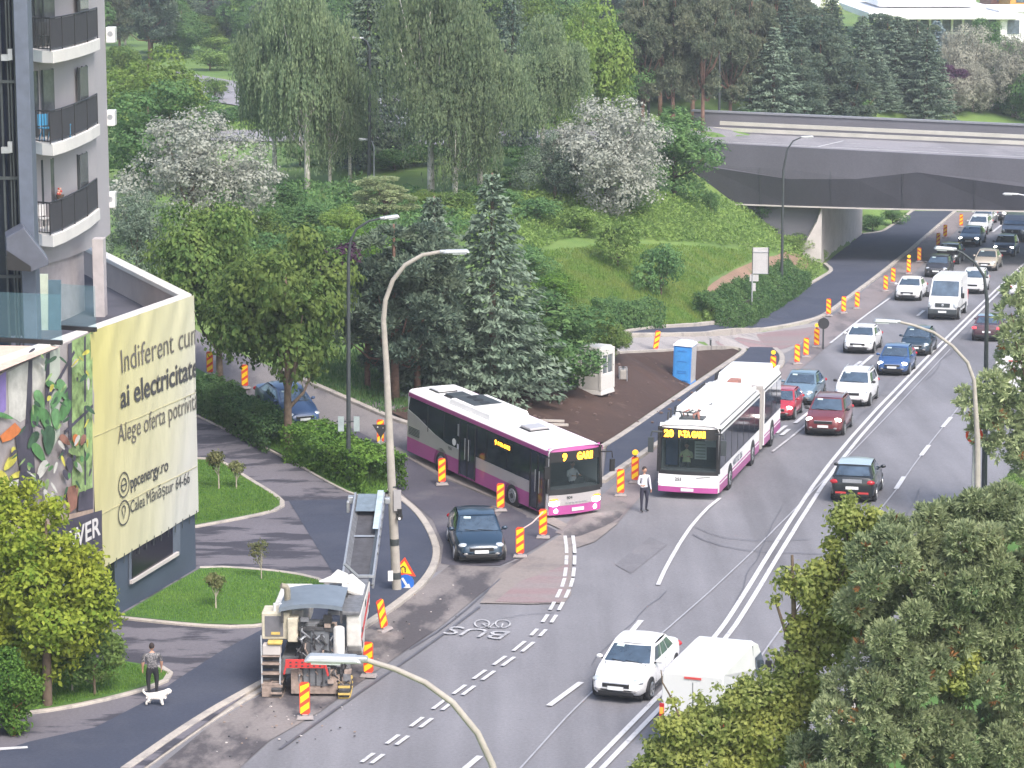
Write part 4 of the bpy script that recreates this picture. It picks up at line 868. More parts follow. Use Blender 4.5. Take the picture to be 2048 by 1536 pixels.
def van(P, fwd, label, L=5.9, W=1.98, Hh=2.65, nose=1.05, grey_bumper=True, paint=None, scale=1., cat='van', boxy=False):
    paint = paint or WHITE; root = empty('van'); tag(root, label, cat); hw = W/2; yo = lambda y: y-L/2
    B = MB(); zc = Hh
    prof = [(L-.0, .42), (L, .80), (L-.12, 1.12), (L-nose, 1.38), (L-nose-.75, zc-.22), (L-nose-1.15, zc-.02), (L-nose-1.6, zc), (.1, zc), (0, zc-.12), (0, .40)]
    def wz(z): return hw*(1 if z < 1.3 else 1-.10*((z-1.3)/(zc-1.3))**1.6)
    xs_ = [-1, -.9, -.5, 0, .5, .9, 1]; rows = []
    for y, z in prof:
        kk = .82 if (y >= L-.01) else (.93 if y > L-.2 else 1); rows.append([(s*wz(z)*kk, yo(y-(.05 if abs(s) == 1 and y > L-.3 else 0)), z-(.05 if abs(s) == 1 and z > zc-.2 else 0)) for s in xs_])
    n = 7; k = len(rows); B.add([p for r_ in rows for p in r_], [(i*n+j, i*n+j+1, ((i+1) % k)*n+j+1, ((i+1) % k)*n+j) for i in range(k) for j in range(6)]+[tuple(i*n for i in range(k)), tuple(i*n+6 for i in range(k))[::-1]], paint)
    B.build('body', root, bevel=.03)
    def pl(nm, pts, nn, m, t=.02): q = MB(); q.plate(pts, nn, t, m); return q.build(nm, root)
    a, b = (L-nose-.06, 1.44), (L-nose-.72, zc-.29)
    up_ = Vector((0, 1, .6)).normalized()*.012
    pl('windscreen', [Vector((s*wz(z)*.9, yo(y), z))+up_*1.5 for s, (y, z) in ((-1, a), (1, a), (1, b), (-1, b))], up_, GLASS)
    for s in (-1, 1):
        x = lambda z: s*(wz(z)+.012)
        pl('side_window', [(x(1.42), yo(L-nose-.15), 1.42), (x(1.42), yo(L-nose-1.25), 1.42), (x(1.95), yo(L-nose-1.25), 2.0), (x(1.95), yo(L-nose-.62), 2.0)], (1, 0, 0), GLASS)
        q = MB(); q.box((s*(hw+.14), yo(L-nose-.25), 1.5), (.2, .1, .34), BLACK); q.build('mirror', root, bevel=.03)
        q = MB(); q.ell((s*hw*.80, yo(L-.10), .95), (.16, .14, .2), mat('headlamp', (0, 0, 0)), 8, 6); q.build('headlight', root, smooth=True)
        q = MB(); q.box((s*(hw-.07), yo(-.01), 1.15), (.13, .06, .62), mat('tail_lamp', (0, 0, 0))); q.box((s*(hw-.07), yo(-.02), 1.25), (.11, .06, .2), mat('indicator_orange', (.85, .3, .04), .3, emit=.3)); q.build('taillight', root)
        q = MB(); q.bar((s*(hw+.004), yo(1.2), .72), (s*(hw+.004), yo(L-1.5), .72), .03, .10, METD); q.bar((s*(hw+.002), yo(L-nose-1.4), .5), (s*(wz(2.4)+.002), yo(L-nose-1.4), 2.4), .02, .015, METD); q.build('side_trim', root)
    q = MB(); q.box((0, yo(L-.02), .98), (hw*.95, .10, .26), METD); q.ell((0, yo(L+.04), .98), (.09, .03, .09), METG, 10, 6); q.build('grille', root, bevel=.03)
    q = MB(); q.box((0, yo(L-.06), .56), (W*.92, .22, .34), METD if grey_bumper else paint); q.build('bumper', root, bevel=.05)
    q = MB(); q.box((0, yo(-.02), .5), (W*.9, .12, .22), METD); q.build('rear_bumper', root, bevel=.03)
    q = MB(); q.box((0, yo(L+.07), .56), (.52, .02, .12), mat('plate_white', (0, 0, 0))); q.build('licence_plate', root)
    q = MB(); q.box((0, yo(-.012), zc-.22), (.5, .03, .06), mat('brake_lamp_red', (.6, .08, .08), .3)); q.bar((0, yo(-.005), .6), (0, yo(-.005), zc-.35), .015, .015, METD); 
    for x0, x1 in ((-.78, -.10), (.10, .78)): q.bar((x0, yo(-.004), 1.15), (x1, yo(-.004), 1.15), .02, .012, METG)
    q.build('rear_door_trim', root)
    Q = MB(); Q.box((0, 0, .28), (W*.85, L*.88, .2), BLACK); Q.build('underbody_shade_box', root)  # same added black box, darkening the gap beneath the van
    for y in (1.15, L-1.0):
        for s in (-1, 1): Q = MB(); Q.cyl((s*hw*.6, yo(y), .36), (s*(hw+.004), yo(y), .36), .42, BLACK, 20); Q.build('wheel_arch', root)
    wheels(root, [yo(1.15), yo(L-1.0)], hw+.012, .35, .22, METG)
    root.scale = (scale,)*3; orient(root, P, fwd); root.scale = (scale,)*3; return root
p, d = oncoming(1884, 641, 5.9); van(p, d, 'tall white panel van in the queue beside the double line')
p, d = oncoming(2024, 486, 5.2); van(p, d, 'dark grey van at the right edge near the flyover', 5.2, 1.95, 2.1, paint=P_('paint_van_grey', (.10, .12, .16)))
a = onz(1386, 1345, 2.45); P0 = Vector((a.x, a.y, 0)); d = (onz(1432, 1298, 2.45)-a); d.z = 0; d.normalize(); c_ = P0+d*2.95; van(c_, d, 'white high-roofed van driving away, half covered by foreground leaves', 5.9, 1.95, 2.5)
p, d = leaving(2024, 812, 5.6); van(p, d, 'white van partly hidden by the pine at the right edge', 5.6, 1.98, 2.5)
P0 = G(738, 262); van(P0, Vector((1, -.1, 0)), 'grey lorry-like van glimpsed between the birches on the upper road', 7.0, 2.3, 3.2, paint=P_('paint_lorry', (.34, .36, .42)))

# ---------------------------------------------------------------- buses
MAG = mat('bus_magenta', (.40, .075, .27), .35, 0, .06, 1, coat=.4); SIL = mat('bus_silver', (.44, .42, .43), .4, .15, .06, 1, coat=.3); BW = mat('bus_white', (.80, .80, .81), .4, 0, .04, 1, coat=.2)
m, n, l, b = nodes('bus_windscreen'); b.inputs['Base Color'].default_value = (.03, .045, .05, 1); b.inputs['Roughness'].default_value = .05
tr = n.new('ShaderNodeBsdfTransparent'); tr.inputs[0].default_value = (.75, .82, .82, 1); mx = n.new('ShaderNodeMixShader'); mx.inputs[0].default_value = .35
l.new(tr.outputs[0], mx.inputs[1]); l.new(b.outputs[0], mx.inputs[2]); l.new(mx.outputs[0], n['Material Output'].inputs[0]); WSC = m
AMB = mat('display_amber', (1, .42, .02), .4, 0, .01, emit=5)
def shell(mb, sec, ys, m, cap0=True, cap1=False):
    n = len(sec); vs = [(x*k, y, z) for y, k in ys for x, z in sec]; K = len(ys)
    fs = [(i*n+j, i*n+(j+1) % n, (i+1)*n+(j+1) % n, (i+1)*n+j) for i in range(K-1) for j in range(n)]
    if cap0: fs.append(tuple(range(n)))
    if cap1: fs.append(tuple((K-1)*n+j for j in range(n))[::-1])
    mb.add(vs, fs, m)
def bsec(hw, z0, z1, r=.18): return [(-hw, z0), (-hw, z1-r), (-hw+r*.3, z1-r*.3), (-hw+r, z1), (0, z1+.03), (hw-r, z1), (hw-r*.3, z1-r*.3), (hw, z1-r), (hw, z0)]
def bus_wheels(root, ys, hw): 
    for y in ys:
        for s in (-1, 1): Q = MB(); Q.cyl((s*hw*.6, y, .50), (s*(hw+.012), y, .50), .60, BLACK, 24); Q.build('wheel_arch', root)
    for y in ys:
        for s in (-1, 1):
            W_ = MB(); W_.tube([(s*(hw-.3), y, .48), (s*(hw-.28), y, .48), (s*(hw-.0), y, .48), (s*(hw+.02), y, .48)], [.43, .48, .48, .44], RUB, 24); wo = W_.build('wheel', root, smooth=True)
            W_ = MB(); W_.tube([(s*(hw+.01), y, .48), (s*(hw+.03), y, .48)], [.30, .29], METG, 20); W_.cyl((s*(hw+.02), y, .48), (s*(hw+.05), y, .48), .11, METD, 12)
            for k in range(8): a = k*math.pi/4; W_.cyl((s*(hw+.03), y+.2*math.cos(a), .48+.2*math.sin(a)), (s*(hw+.04), y+.2*math.cos(a), .48+.2*math.sin(a)), .022, METD, 6)
            W_.build('rim', wo)
def sidep(root, nm, s, hw, poly, m, off=.006, t=.012): q = MB(); q.plate([(s*(hw+off), y, z) for y, z in poly], (1, 0, 0), t, m); return q.build(nm, root)
def skinfig(name, J, E, parent, m, mats=None, root_i=0, lv=1):
    """one continuous body grown with a Skin modifier: J = [(x,y,z,r)]"""
    me = bpy.data.meshes.new(name); me.from_pydata([j[:3] for j in J], E, []); o = bpy.data.objects.new(name, me); link(o, parent)
    md = o.modifiers.new('skin', 'SKIN'); sv = me.skin_vertices[0].data
    for i, j in enumerate(J): rr = j[3] if hasattr(j[3], '__len__') else (j[3], j[3]); sv[i].radius = rr; sv[i].use_root = (i == root_i)
    md.use_smooth_shade = True; md.branch_smoothing = .4; sb = o.modifiers.new('sub', 'SUBSURF'); sb.levels = lv; sb.render_levels = lv
    dg = bpy.context.evaluated_depsgraph_get(); dg.update(); ev = o.evaluated_get(dg); nm = bpy.data.meshes.new_from_object(ev); o.modifiers.clear(); old = o.data; o.data = nm; nm.name = name
    nm.materials.clear()
    mats = mats or [(None, m)]
    for f_, mm in mats: nm.materials.append(mm)
    for p in nm.polygons:
        p.use_smooth = True
        for k, (f_, mm) in enumerate(mats):
            if f_ is None or f_(p.center): p.material_index = k; break
    return o
def hand(J, E, wrist, d, side, r=.011):
    d = Vector(d).normalized(); s_ = d.cross(Vector(side)).normalized(); w0 = len(J); wv = Vector(wrist)
    J.append((*(wv+d*.05), (.032, .018))); palm = len(J)-1; kn = []
    for k, (o_, L) in enumerate(((-.03, .06), (-.01, .075), (.01, .07), (.03, .055))):
        a = wv+d*.09+s_*o_; b = a+d*L*.55; c_ = b+d*L*.4+Vector(side)*.02; i = len(J)
        J += [(*a, r), (*b, r*.9), (*c_, r*.75)]; E += [(palm, i), (i, i+1), (i+1, i+2)]
    a = wv+d*.05-s_*.035; i = len(J); J += [(*a, r), (*(a+d*.04-s_*.02), r*.8)]; E += [(palm, i), (i, i+1)]
    return palm
def head(parent, c, yaw, hair_c, longh=False, r=.105):
    c = Vector(c); f = Vector((math.sin(yaw)*-1, math.cos(yaw), 0)); s_ = Vector((f.y, -f.x, 0)); rot = Matrix((s_, f, Z)).transposed()
    hd = MB(); hd.ell(c, (r*.78, r*.92, r*1.15), SKIN, 16, 12, rot); hd.ell(c+f*r*.9-Z*r*.05, (.014, .022, .022), SKIN, 8, 5, rot)
    for q in (-1, 1):
        hd.ell(c+s_*q*r*.78-Z*.005, (.012, .02, .03), SKIN, 8, 5, rot); hd.ell(c+f*r*.83+s_*q*.034+Z*.012, (.012, .008, .008), mat('eye_dark', (.03, .02, .02), .3), 6, 4, rot)
    hd.bar(c+f*r*.86-s_*.022-Z*.048, c+f*r*.86+s_*.022-Z*.048, .01, .009, mat('lips', (.35, .12, .1), .5)); o = hd.build('head', parent, smooth=True)
    hr = MB(); HM_ = mat('hair_%d' % int(hair_c[0]*1000), hair_c, .8, 0, .3, 20); hr.ell(c-f*.014+Z*.028, (r*.86, r*.97, r*1.08), HM_, 14, 9, rot)
    if longh: hr.ell(c-f*.05-Z*.03, (r*.8, r*.6, r*1.0), HM_, 12, 8, rot)
    hr.build('hair', o, smooth=True)
def sitting(parent_loc, rz, shirt, label, parentm=None):
    o = empty('person', parent_loc, rz); tag(o, label, 'person')
    J = [(0, 0, .55, .14), (0, 0, .75, .15), (0, .0, .98, (.17, .12)), (0, .01, 1.10, .06), (0, .02, 1.17, .05), (-.19, 0, 1.0, .065), (-.26, .12, .80, .045), (-.16, .34, .88, .032), (.19, 0, 1.0, .065), (.26, .12, .80, .045), (.16, .34, .88, .032),
         (-.12, .1, .52, .09), (-.13, .42, .52, .07), (-.13, .46, .12, .05), (.12, .1, .52, .09), (.13, .42, .52, .07), (.13, .46, .12, .05), (-.13, .6, .06, .04), (.13, .6, .06, .04)]
    E = [(0, 1), (1, 2), (2, 3), (3, 4), (2, 5), (5, 6), (6, 7), (2, 8), (8, 9), (9, 10), (0, 11), (11, 12), (12, 13), (13, 17), (0, 14), (14, 15), (15, 16), (16, 18)]
    for w_, sd_ in ((7, -1), (10, 1)):
        p_ = hand(J, E, J[w_][:3], (-.3*sd_, .8, .1), (0, 0, -1)); E.append((w_, p_))
    b_ = skinfig('body', J, E, o, shirt, [(lambda c: c.z > 1.10 or (c.y > .3 and c.z > .72), SKIN), (lambda c: c.z < .6, mat('trousers_dark', (.03, .03, .04), .8)), (None, shirt)])
    head(o, (0, .03, 1.29), 0, (.05, .035, .025)); return o
SHW = mat('shirt_white', (.62, .62, .68), .8, 0, .06, 3); HIV = mat('vest_green_yellow', (.55, .62, .35), .7)

# single bus coming out of the slip road
def bus12():
    root = empty('city_bus'); tag(root, 'single decker bus with magenta skirt and white roof turning out of the slip road', 'bus'); hw = 1.25; y0, y1 = -5.95, 5.85
    B = MB(); shell(B, bsec(hw, .32, 2.98), [(y0, .94), (y0+.1, .985), (y0+.4, 1), (y1-2.2, 1), (y1-.35, 1), (y1-.06, .97)], BW, True, False)
    B.build('body', root, bevel=.02)
    q = MB(); q.box((0, y1-2.3, 1.7), (2.4, .06, 2.4), mat('cab_interior', (.02, .022, .03), .8)); q.box((0, y1-1.2, .95), (2.35, 2.2, .06), mat('cab_interior', (0, 0, 0))); q.build('cab_partition', root)
    q = MB(); q.box((0, y1-.35, 1.18), (2.3, .5, .25), mat('dashboard', (.10, .10, .11), .7)); q.ell((-.55, y1-.6, 1.38), (.24, .03, .2), BLACK, 14, 5); q.build('dashboard', root, bevel=.04)
    for s in (-1, 1):
        sidep(root, 'lower_panel', s, hw, [(y0+.12, .32), (y1-.2, .32), (y1-.2, .92), (y0+.12, .95)], MAG)
        sidep(root, 'side_panel', s, hw, [(y0+.12, .95), (y1-.15, .92), (y1-.15, 1.38), (y0+3.6, 1.38), (y0+2.5, 1.55), (y0+1.0, 1.95), (y0+.12, 2.12)], SIL)
        w_ = sidep(root, 'window_band', s, hw, [(y0+.2, 2.16), (y0+1.05, 1.99), (y0+2.55, 1.58), (y0+3.6, 1.40), (y1-.12, 1.40), (y1-.12, 2.72), (y0+.35, 2.72)], BGLASS, .008)
        sidep(root, 'roof_edge_stripe', s, hw, [(y0+.2, 2.73), (y1-.1, 2.73), (y1-.1, 2.90), (y0+.2, 2.90)], MAG, .012)
        for yy in (-4.0, -2.6, 1.0, 2.6): q = MB(); q.box((s*(hw+.018), yy, 2.1), (.01, .05, 1.1), BLACK); q.build('window_divider', w_)
        q = MB(); q.tube([(s*1.2, y1-.1, 2.65), (s*1.5, y1+.22, 2.7), (s*1.52, y1+.25, 2.45)], .03, BLACK, 6); q.box((s*1.52, y1+.25, 2.15), (.2, .1, .5), BLACK); q.build('mirror', root, bevel=.03)
        q = MB(); q.ell((s*.95, y1-.02, .78), (.24, .12, .12), mat('headlamp_lit', (0, 0, 0)) if True else None, 10, 6); q.build('headlight', root, smooth=True)
        q = MB(); q.ell((s*.97, y1+.0, .93), (.22, .08, .05), mat('indicator_orange', (0, 0, 0)), 8, 5); q.ell((s*.9, y1+.03, .48), (.09, .06, .09), mat('headlamp_lit', (0, 0, 0)), 8, 5); q.build('fog_light', root, smooth=True)
        q = MB(); q.box((s*1.05, y0-.0, 1.5), (.2, .06, .5), mat('tail_lamp', (0, 0, 0))); q.build('taillight', root)
    q = MB()
    for k in range(6): q.box((hw+.02, y0+.75, 1.12+k*.06), (.02, .95, .02), METD)
    q.build('engine_grille', root)
    R_ = 1  # kerb side seen from the camera is the bus's right side
    for yc, wd in ((-.55, 1.3), (y1-.75, 1.15)):
        D_ = MB(); D_.plate([(R_*(hw+.03), yc-wd/2, .40), (R_*(hw+.03), yc+wd/2, .40), (R_*(hw+.03), yc+wd/2, 2.62), (R_*(hw+.03), yc-wd/2, 2.62)], (1, 0, 0), .03, BGLASS); dd = D_.build('door', root)
        D_ = MB()
        for a in (-wd/2, 0, wd/2): D_.box((R_*(hw+.055), yc+a, 1.5), (.03, .05, 2.25), BLACK)
        D_.tube([(R_*(hw+.08), yc+.15, 1.1), (R_*(hw+.08), yc+.15, 2.0)], .018, METG, 6); D_.tube([(R_*(hw+.08), yc-.15, 1.1), (R_*(hw+.08), yc-.15, 2.0)], .018, METG, 6); D_.build('door_frame', dd)
    q = MB(); q.cyl((hw+.03, -1.7, 1.62), (hw+.04, -1.7, 1.62), .15, BW, 16); q.box((hw+.03, -1.35, 1.5), (.01, .2, .2), SHW); q.box((hw+.03, -1.35, 2.2), (.01, .14, .5), mat('sticker_grey', (.3, .3, .32), .5)); q.build('sticker', root)
    q = MB(); q.box((hw+.022, 2.3, 2.38), (.02, 1.45, .34), BLACK); so_ = q.build('side_display', root)
    textmesh('display_text', '9', AMB, (hw+.036, 1.66, 2.28), (0, 1, 0), (0, 0, 1), .2, so_, bold=.03, depth=0); textmesh('display_text', 'P-TA GARII', AMB, (hw+.036, 1.90, 2.30), (0, 1, 0), (0, 0, 1), .15, so_, width=.95, bold=.03, depth=0)
    textmesh('fleet_number', '904', METD, (hw+.03, -2.2, 1.2), (0, 1, 0), (0, 0, 1), .14, root, bold=.02, depth=0)
    # front
    def fc(x, bul=.16): return y1-.06+bul*(1-(x/hw)**2)
    def front(nm, z0, z1, m, xs_=np.linspace(-1.2, 1.2, 9), lean0=0, lean1=0, off=0.):
        q = MB(); n = len(xs_); q.add([(x, fc(x)+lean0+off, z0) for x in xs_]+[(x, fc(x)+lean1+off, z1) for x in xs_], [(i, i+1, n+i+1, n+i) for i in range(n-1)], m); return q.build(nm, root, recalc=False)
    front('front_bumper', .32, .68, MAG, off=.02); front('front_panel', .68, 1.12, SIL); front('wiper_panel', 1.12, 1.34, BLACK, lean1=-.02); front('windscreen', 1.34, 2.42, WSC, lean0=-.02, lean1=-.10, xs_=np.linspace(-1.17, 1.17, 9))
    dp = front('destination_display', 2.42, 2.84, BLACK, lean0=-.10, lean1=-.12); front('front_roof_stripe', 2.84, 3.0, MAG, lean0=-.11, lean1=-.16)
    textmesh('display_text', '9', AMB, (.62, fc(.6)-.09, 2.48), (-1, 0, 0), (0, 0, 1), .28, dp, bold=.04, depth=0); textmesh('display_text', 'GARII', AMB, (-.02, fc(0)-.09, 2.48), (-1, 0, 0), (0, 0, 1), .28, dp, width=.72, bold=.04, depth=0)
    for s in (-1, 1): q = MB(); q.bar((s*1.2, y1-.12, 1.2), (s*1.19, y1-.2, 2.9), .14, .14, BLACK); q.build('windscreen_pillar', root)
    q = MB(); q.box((-.05, y1+.14, .5), (.55, .02, .13), mat('plate_white', (0, 0, 0))); q.build('licence_plate', root)
    textmesh('fleet_number', '904', METD, (.45, fc(.3)+.01, .93), (-1, 0, 0), (0, 0, 1), .12, root, bold=.02, depth=0)
    q = MB()
    for k in range(7): q.box((.45-k*.15, fc(.4-k*.14)+.01, .78), (.08, .02, .05), METG)
    q.build('front_emblem', root)
    # roof
    q = MB(); q.box((0, -1.1, 3.10), (1.9, 3.6, .26), BW, taper=.92); q.build('air_conditioner_housing', root, bevel=.05)
    q = MB(); q.box((.05, -1.9, 3.245), (1.3, 1.7, .02), METD)
    for k in range(3): q.cyl((.05, -2.45+k*.55, 3.25), (.05, -2.45+k*.55, 3.27), .22, BLACK, 16)
    q.build('fan_unit', root)
    for yy, m in ((2.6, SIL), (-3.7, METD), (-5.0, BW)): q = MB(); q.box((0, yy, 3.08), (.85, .75, .1), m); q.box((0, yy, 3.03), (.95, .85, .04), BLACK); q.build('roof_hatch', root, bevel=.02)
    bus_wheels(root, [y1-2.75, y1-2.75-5.9], hw); return root
rb = bus12(); a, b = G(1083, 1035), G(842, 912)
d = a-b; d.z = 0; d.normalize()
fr_ = G(1152, 1034); d = Vector((.505, -.863, 0)).normalized(); rb.scale = (1, 1, 1); c_ = fr_-d*5.95; c_.z = h1(c_.x, c_.y); orient(rb, c_, d); BUS1 = rb
M_ = rb.matrix_world; s_ = sitting((0, 0, 0), 0, SHW, 'bus driver in a white shirt at the wheel of the single decker bus'); s_.matrix_world = M_@Matrix.Translation((-.5, 4.75, .72))

# articulated trolleybus
def artic():
    root = empty('articulated_bus'); tag(root, 'white articulated trolleybus with magenta skirt waiting at the head of the queue', 'bus'); hw = 1.275; yf = 5.3; yj0, yj1 = -5.1, -6.5; yr = -11.5
    B = MB(); shell(B, bsec(hw, .30, 3.05, .22), [(yj0, 1), (yf-.4, 1), (yf-.06, .97)], BW, True, False); B.build('body', root, bevel=.02)
    B = MB(); shell(B, bsec(hw, .30, 3.05, .22), [(yr, .94), (yr+.15, 1), (yj1, 1)], BW, True, True); B.build('rear_body', root, bevel=.02)
    q = MB(); ys = np.linspace(yj1-.02, yj0+.02, 21); shell(q, bsec(hw, .36, 3.02, .22), [(y, .985 if i % 2 else .93) for i, y in enumerate(ys)], mat('bellows_grey', (.34, .32, .31), .8, 0, .1, 5), False, False); q.build('bellows', root)
    q = MB(); q.box((0, (yj0+yj1)/2+.1, 1.7), (2.62, .34, 2.85), mat('bellows_grey', (0, 0, 0))); q.box((0, -5.8, 3.2), (.5, .9, .3), mat('joint_rust', (.32, .15, .12), .8)); q.build('turntable_hoop', root, bevel=.04)
    q = MB(); q.box((0, yf-2.4, 1.8), (2.4, .06, 2.3), mat('cab_interior', (0, 0, 0))); q.box((0, yf-1.2, .95), (2.35, 2.2, .06), mat('cab_interior', (0, 0, 0))); q.build('cab_partition', root)
    q = MB(); q.box((0, yf-.35, 1.12), (2.3, .5, .2), mat('dashboard', (0, 0, 0))); q.build('dashboard', root, bevel=.04)
    q = MB(); q.box((-.35, yf-.9, 1.9), (.5, .02, .75), mat('notice_sheet', (.42, .47, .44), .6)); q.box((-.75, yf-.9, 2.2), (.45, .02, .3), mat('notice_sheet', (0, 0, 0)))
    for k in range(5): q.box((-.35, yf-.885, 1.62+k*.13), (.4, .02, .04), mat('notice_dark', (.15, .18, .17), .6))
    q.build('notice_board', root)
    q = MB(); q.box((.62, yf-1.5, 1.75), (.05, .05, 1.6), METG); q.box((.95, yf-1.4, 1.75), (.5, .02, 1.2), mat('passage_blue', (.05, .08, .2), .5)); q.box((.35, yf-1.5, 1.75), (.04, .04, 1.6), METD); q.build('interior_handrail', root)
    for s in (-1, 1):
        for (a, b) in ((yj0+.05, yf-.25), (yr+.15, yj1-.05)):
            sidep(root, 'lower_panel', s, hw, [(a, .30), (b, .30), (b, .62), (a, .62)], MAG, .004); sidep(root, 'lower_stripe', s, hw, [(a, .70), (b, .70), (b, .76), (a, .76)], MAG, .005)
            w_ = sidep(root, 'window_band', s, hw, [(a+.05, 1.28), (b+.0, 1.28), (b+.0, 2.70), (a+.05, 2.70)], BGLASS, .008)
            sidep(root, 'roof_fairing', s, hw, [(a, 2.80), (b+.1, 2.80), (b+.1, 2.88), (a, 2.88)], METD, .006)
            for yy in np.arange(a+1.4, b-.6, 1.5): q = MB(); q.box((s*(hw+.016), yy, 2.0), (.01, .05, 1.35), BLACK); q.build('window_divider', w_)
        q = MB(); q.tube([(s*1.1, yf-.0, 2.75), (s*1.45, yf+.28, 2.80), (s*1.5, yf+.30, 2.6)], .04, METD, 6); q.box((s*1.5, yf+.30, 2.25), (.22, .12, .62), METD); q.build('mirror', root, bevel=.04)
        q = MB(); q.ell((s*.98, yf-.02, .72), (.22, .12, .12), mat('headlamp_lit', (0, 0, 0)), 10, 6); q.build('headlight', root, smooth=True)
        q = MB(); q.box((s*1.05, yr-.0, 1.5), (.2, .06, .6), mat('tail_lamp', (0, 0, 0))); q.build('taillight', root)
    textmesh('side_lettering', '4077Z 26', mat('letter_grey', (.12, .13, .18), .6), (-(hw+.02), 1.9, .86), (0, -1, 0), (0, 0, 1), .26, root, width=2.3, bold=.02, depth=0)
    textmesh('side_lettering', '4077Z 26', mat('letter_grey', (0, 0, 0)), ((hw+.02), -1.6, .86), (0, 1, 0), (0, 0, 1), .26, root, width=2.3, bold=.02, depth=0)
    def fc(x): return yf-.06+.14*(1-(x/hw)**2)
    def front(nm, z0, z1, m, l0=0, l1=0, w_=1.23, off=0.):
        q = MB(); xs_ = np.linspace(-w_, w_, 9); n = 9; q.add([(x, fc(x)+l0+off, z0) for x in xs_]+[(x, fc(x)+l1+off, z1) for x in xs_], [(i, i+1, n+i+1, n+i) for i in range(n-1)], m); return q.build(nm, root, recalc=False)
    front('front_bumper', .30, .52, MAG, off=.03); front('front_panel', .52, 1.02, BW, 0, -.02, off=.02); front('lower_screen_band', 1.02, 1.16, BLACK, -.02, -.03); front('windscreen', 1.16, 2.48, WSC, -.03, -.10, 1.2)
    dp = front('destination_display', 2.48, 2.92, BLACK, -.10, -.13); front('roof_front', 2.92, 3.1, BW, -.12, -.24)
    textmesh('display_text', '20', AMB, (1.02, fc(.85)-.08, 2.56), (-1, 0, 0), (0, 0, 1), .27, dp, bold=.05, depth=0, width=.40); textmesh('display_text', 'P-TA GARII', AMB, (.42, fc(.0)-.09, 2.58), (-1, 0, 0), (0, 0, 1), .24, dp, width=1.1, bold=.05, depth=0)
    for s in (-1, 1): q = MB(); q.bar((s*1.22, yf-.1, 1.1), (s*1.21, yf-.2, 2.95), .16, .14, BLACK); q.build('windscreen_pillar', root)
    textmesh('fleet_number', '253', METD, (.52, fc(.3)+.03, .78), (-1, 0, 0), (0, 0, 1), .13, root, bold=.02, depth=0)
    q = MB(); q.box((0, yf+.14, .42), (.52, .02, .12), mat('plate_white', (0, 0, 0))); q.build('licence_plate', root)
    q = MB(); q.bar((-.35, fc(.3)+.02, .92), (-.95, fc(.9)+.02, .98), .02, .02, METD); q.build('wiper', root)
    # roof equipment
    for y, L_, h_, w_ in ((1.0, 4.2, .42, 2.0), (-3.0, 3.4, .34, 2.0), (-9.0, 3.8, .38, 2.0)):
        q = MB(); q.box((0, y, 3.05+h_/2), (w_, L_, h_), BW, taper=.94); q.build('roof_unit', root, bevel=.06)
    q = MB(); q.box((0, -9.2, 3.45), (.9, .8, .03), mat('beige_cover', (.55, .51, .44), .6)); q.build('roof_hatch', root)
    q = MB()
    for k in range(9):
        x_, y_ = random.uniform(-.35, .6), random.uniform(3.2, 4.0); q.tube([(x_, y_, 3.06), (x_+.05, y_+.05, 3.28), (x_+random.uniform(-.2, .2), y_-.1, 3.38)], .04, METD if k % 2 else mat('joint_rust', (0, 0, 0)), 6)
    q.box((.15, 3.6, 3.1), (1.0, .8, .08), METD); q.tube([(.1, 3.6, 3.3), (1.0, 3.5, 3.32)], .03, METD, 6); q.tube([(.1, 3.5, 3.25), (-.4, 2.2, 3.5)], .03, METD, 6); q.build('current_collector_base', root)
    for yy in [3.9, 3.3, 2.4, 2.0, -.5, -.9, -2.6, -3.0, -3.4, -3.8, -4.2, -4.6, -7.4, -7.8, -8.2, -8.6]:
        q = MB(); q.plate([(1.12, yy-.13, 3.02), (1.12, yy+.13, 3.02), (1.12, yy+.0, 3.34), (1.12, yy-.1, 3.34)], (1, 0, 0), .05, BLACK); q.build('roof_bracket', root)
    q = MB(); q.box((1.16, -2, 3.13), (.05, 14.5 if False else 6.2, .2), BW); q.box((-1.14, 0.2, 3.15), (.12, 9.4, .22), BW); q.box((-1.14, -9.0, 3.15), (.12, 4.6, .22), BW); q.box((-1.21, .2, 3.06), (.02, 9.6, .04), METD); q.build('roof_side_rail', root, bevel=.02)
    bus_wheels(root, [yf-2.7, yf-2.7-5.9, yj1-2.3], hw); return root
tb = artic(); f0 = G(1375, 999); tl = G(1496, 878); d = (G(1437, 1003)-G(1556, 880)); d.z = 0; d.normalize(); c_ = f0-d*5.3; c_.z = h1(c_.x, c_.y); orient(tb, c_, d)
M_ = tb.matrix_world; s_ = sitting((0, 0, 0), 0, HIV, 'trolleybus driver in a pale yellow vest behind the windscreen'); s_.matrix_world = M_@Matrix.Translation((.28, 4.1, .75))
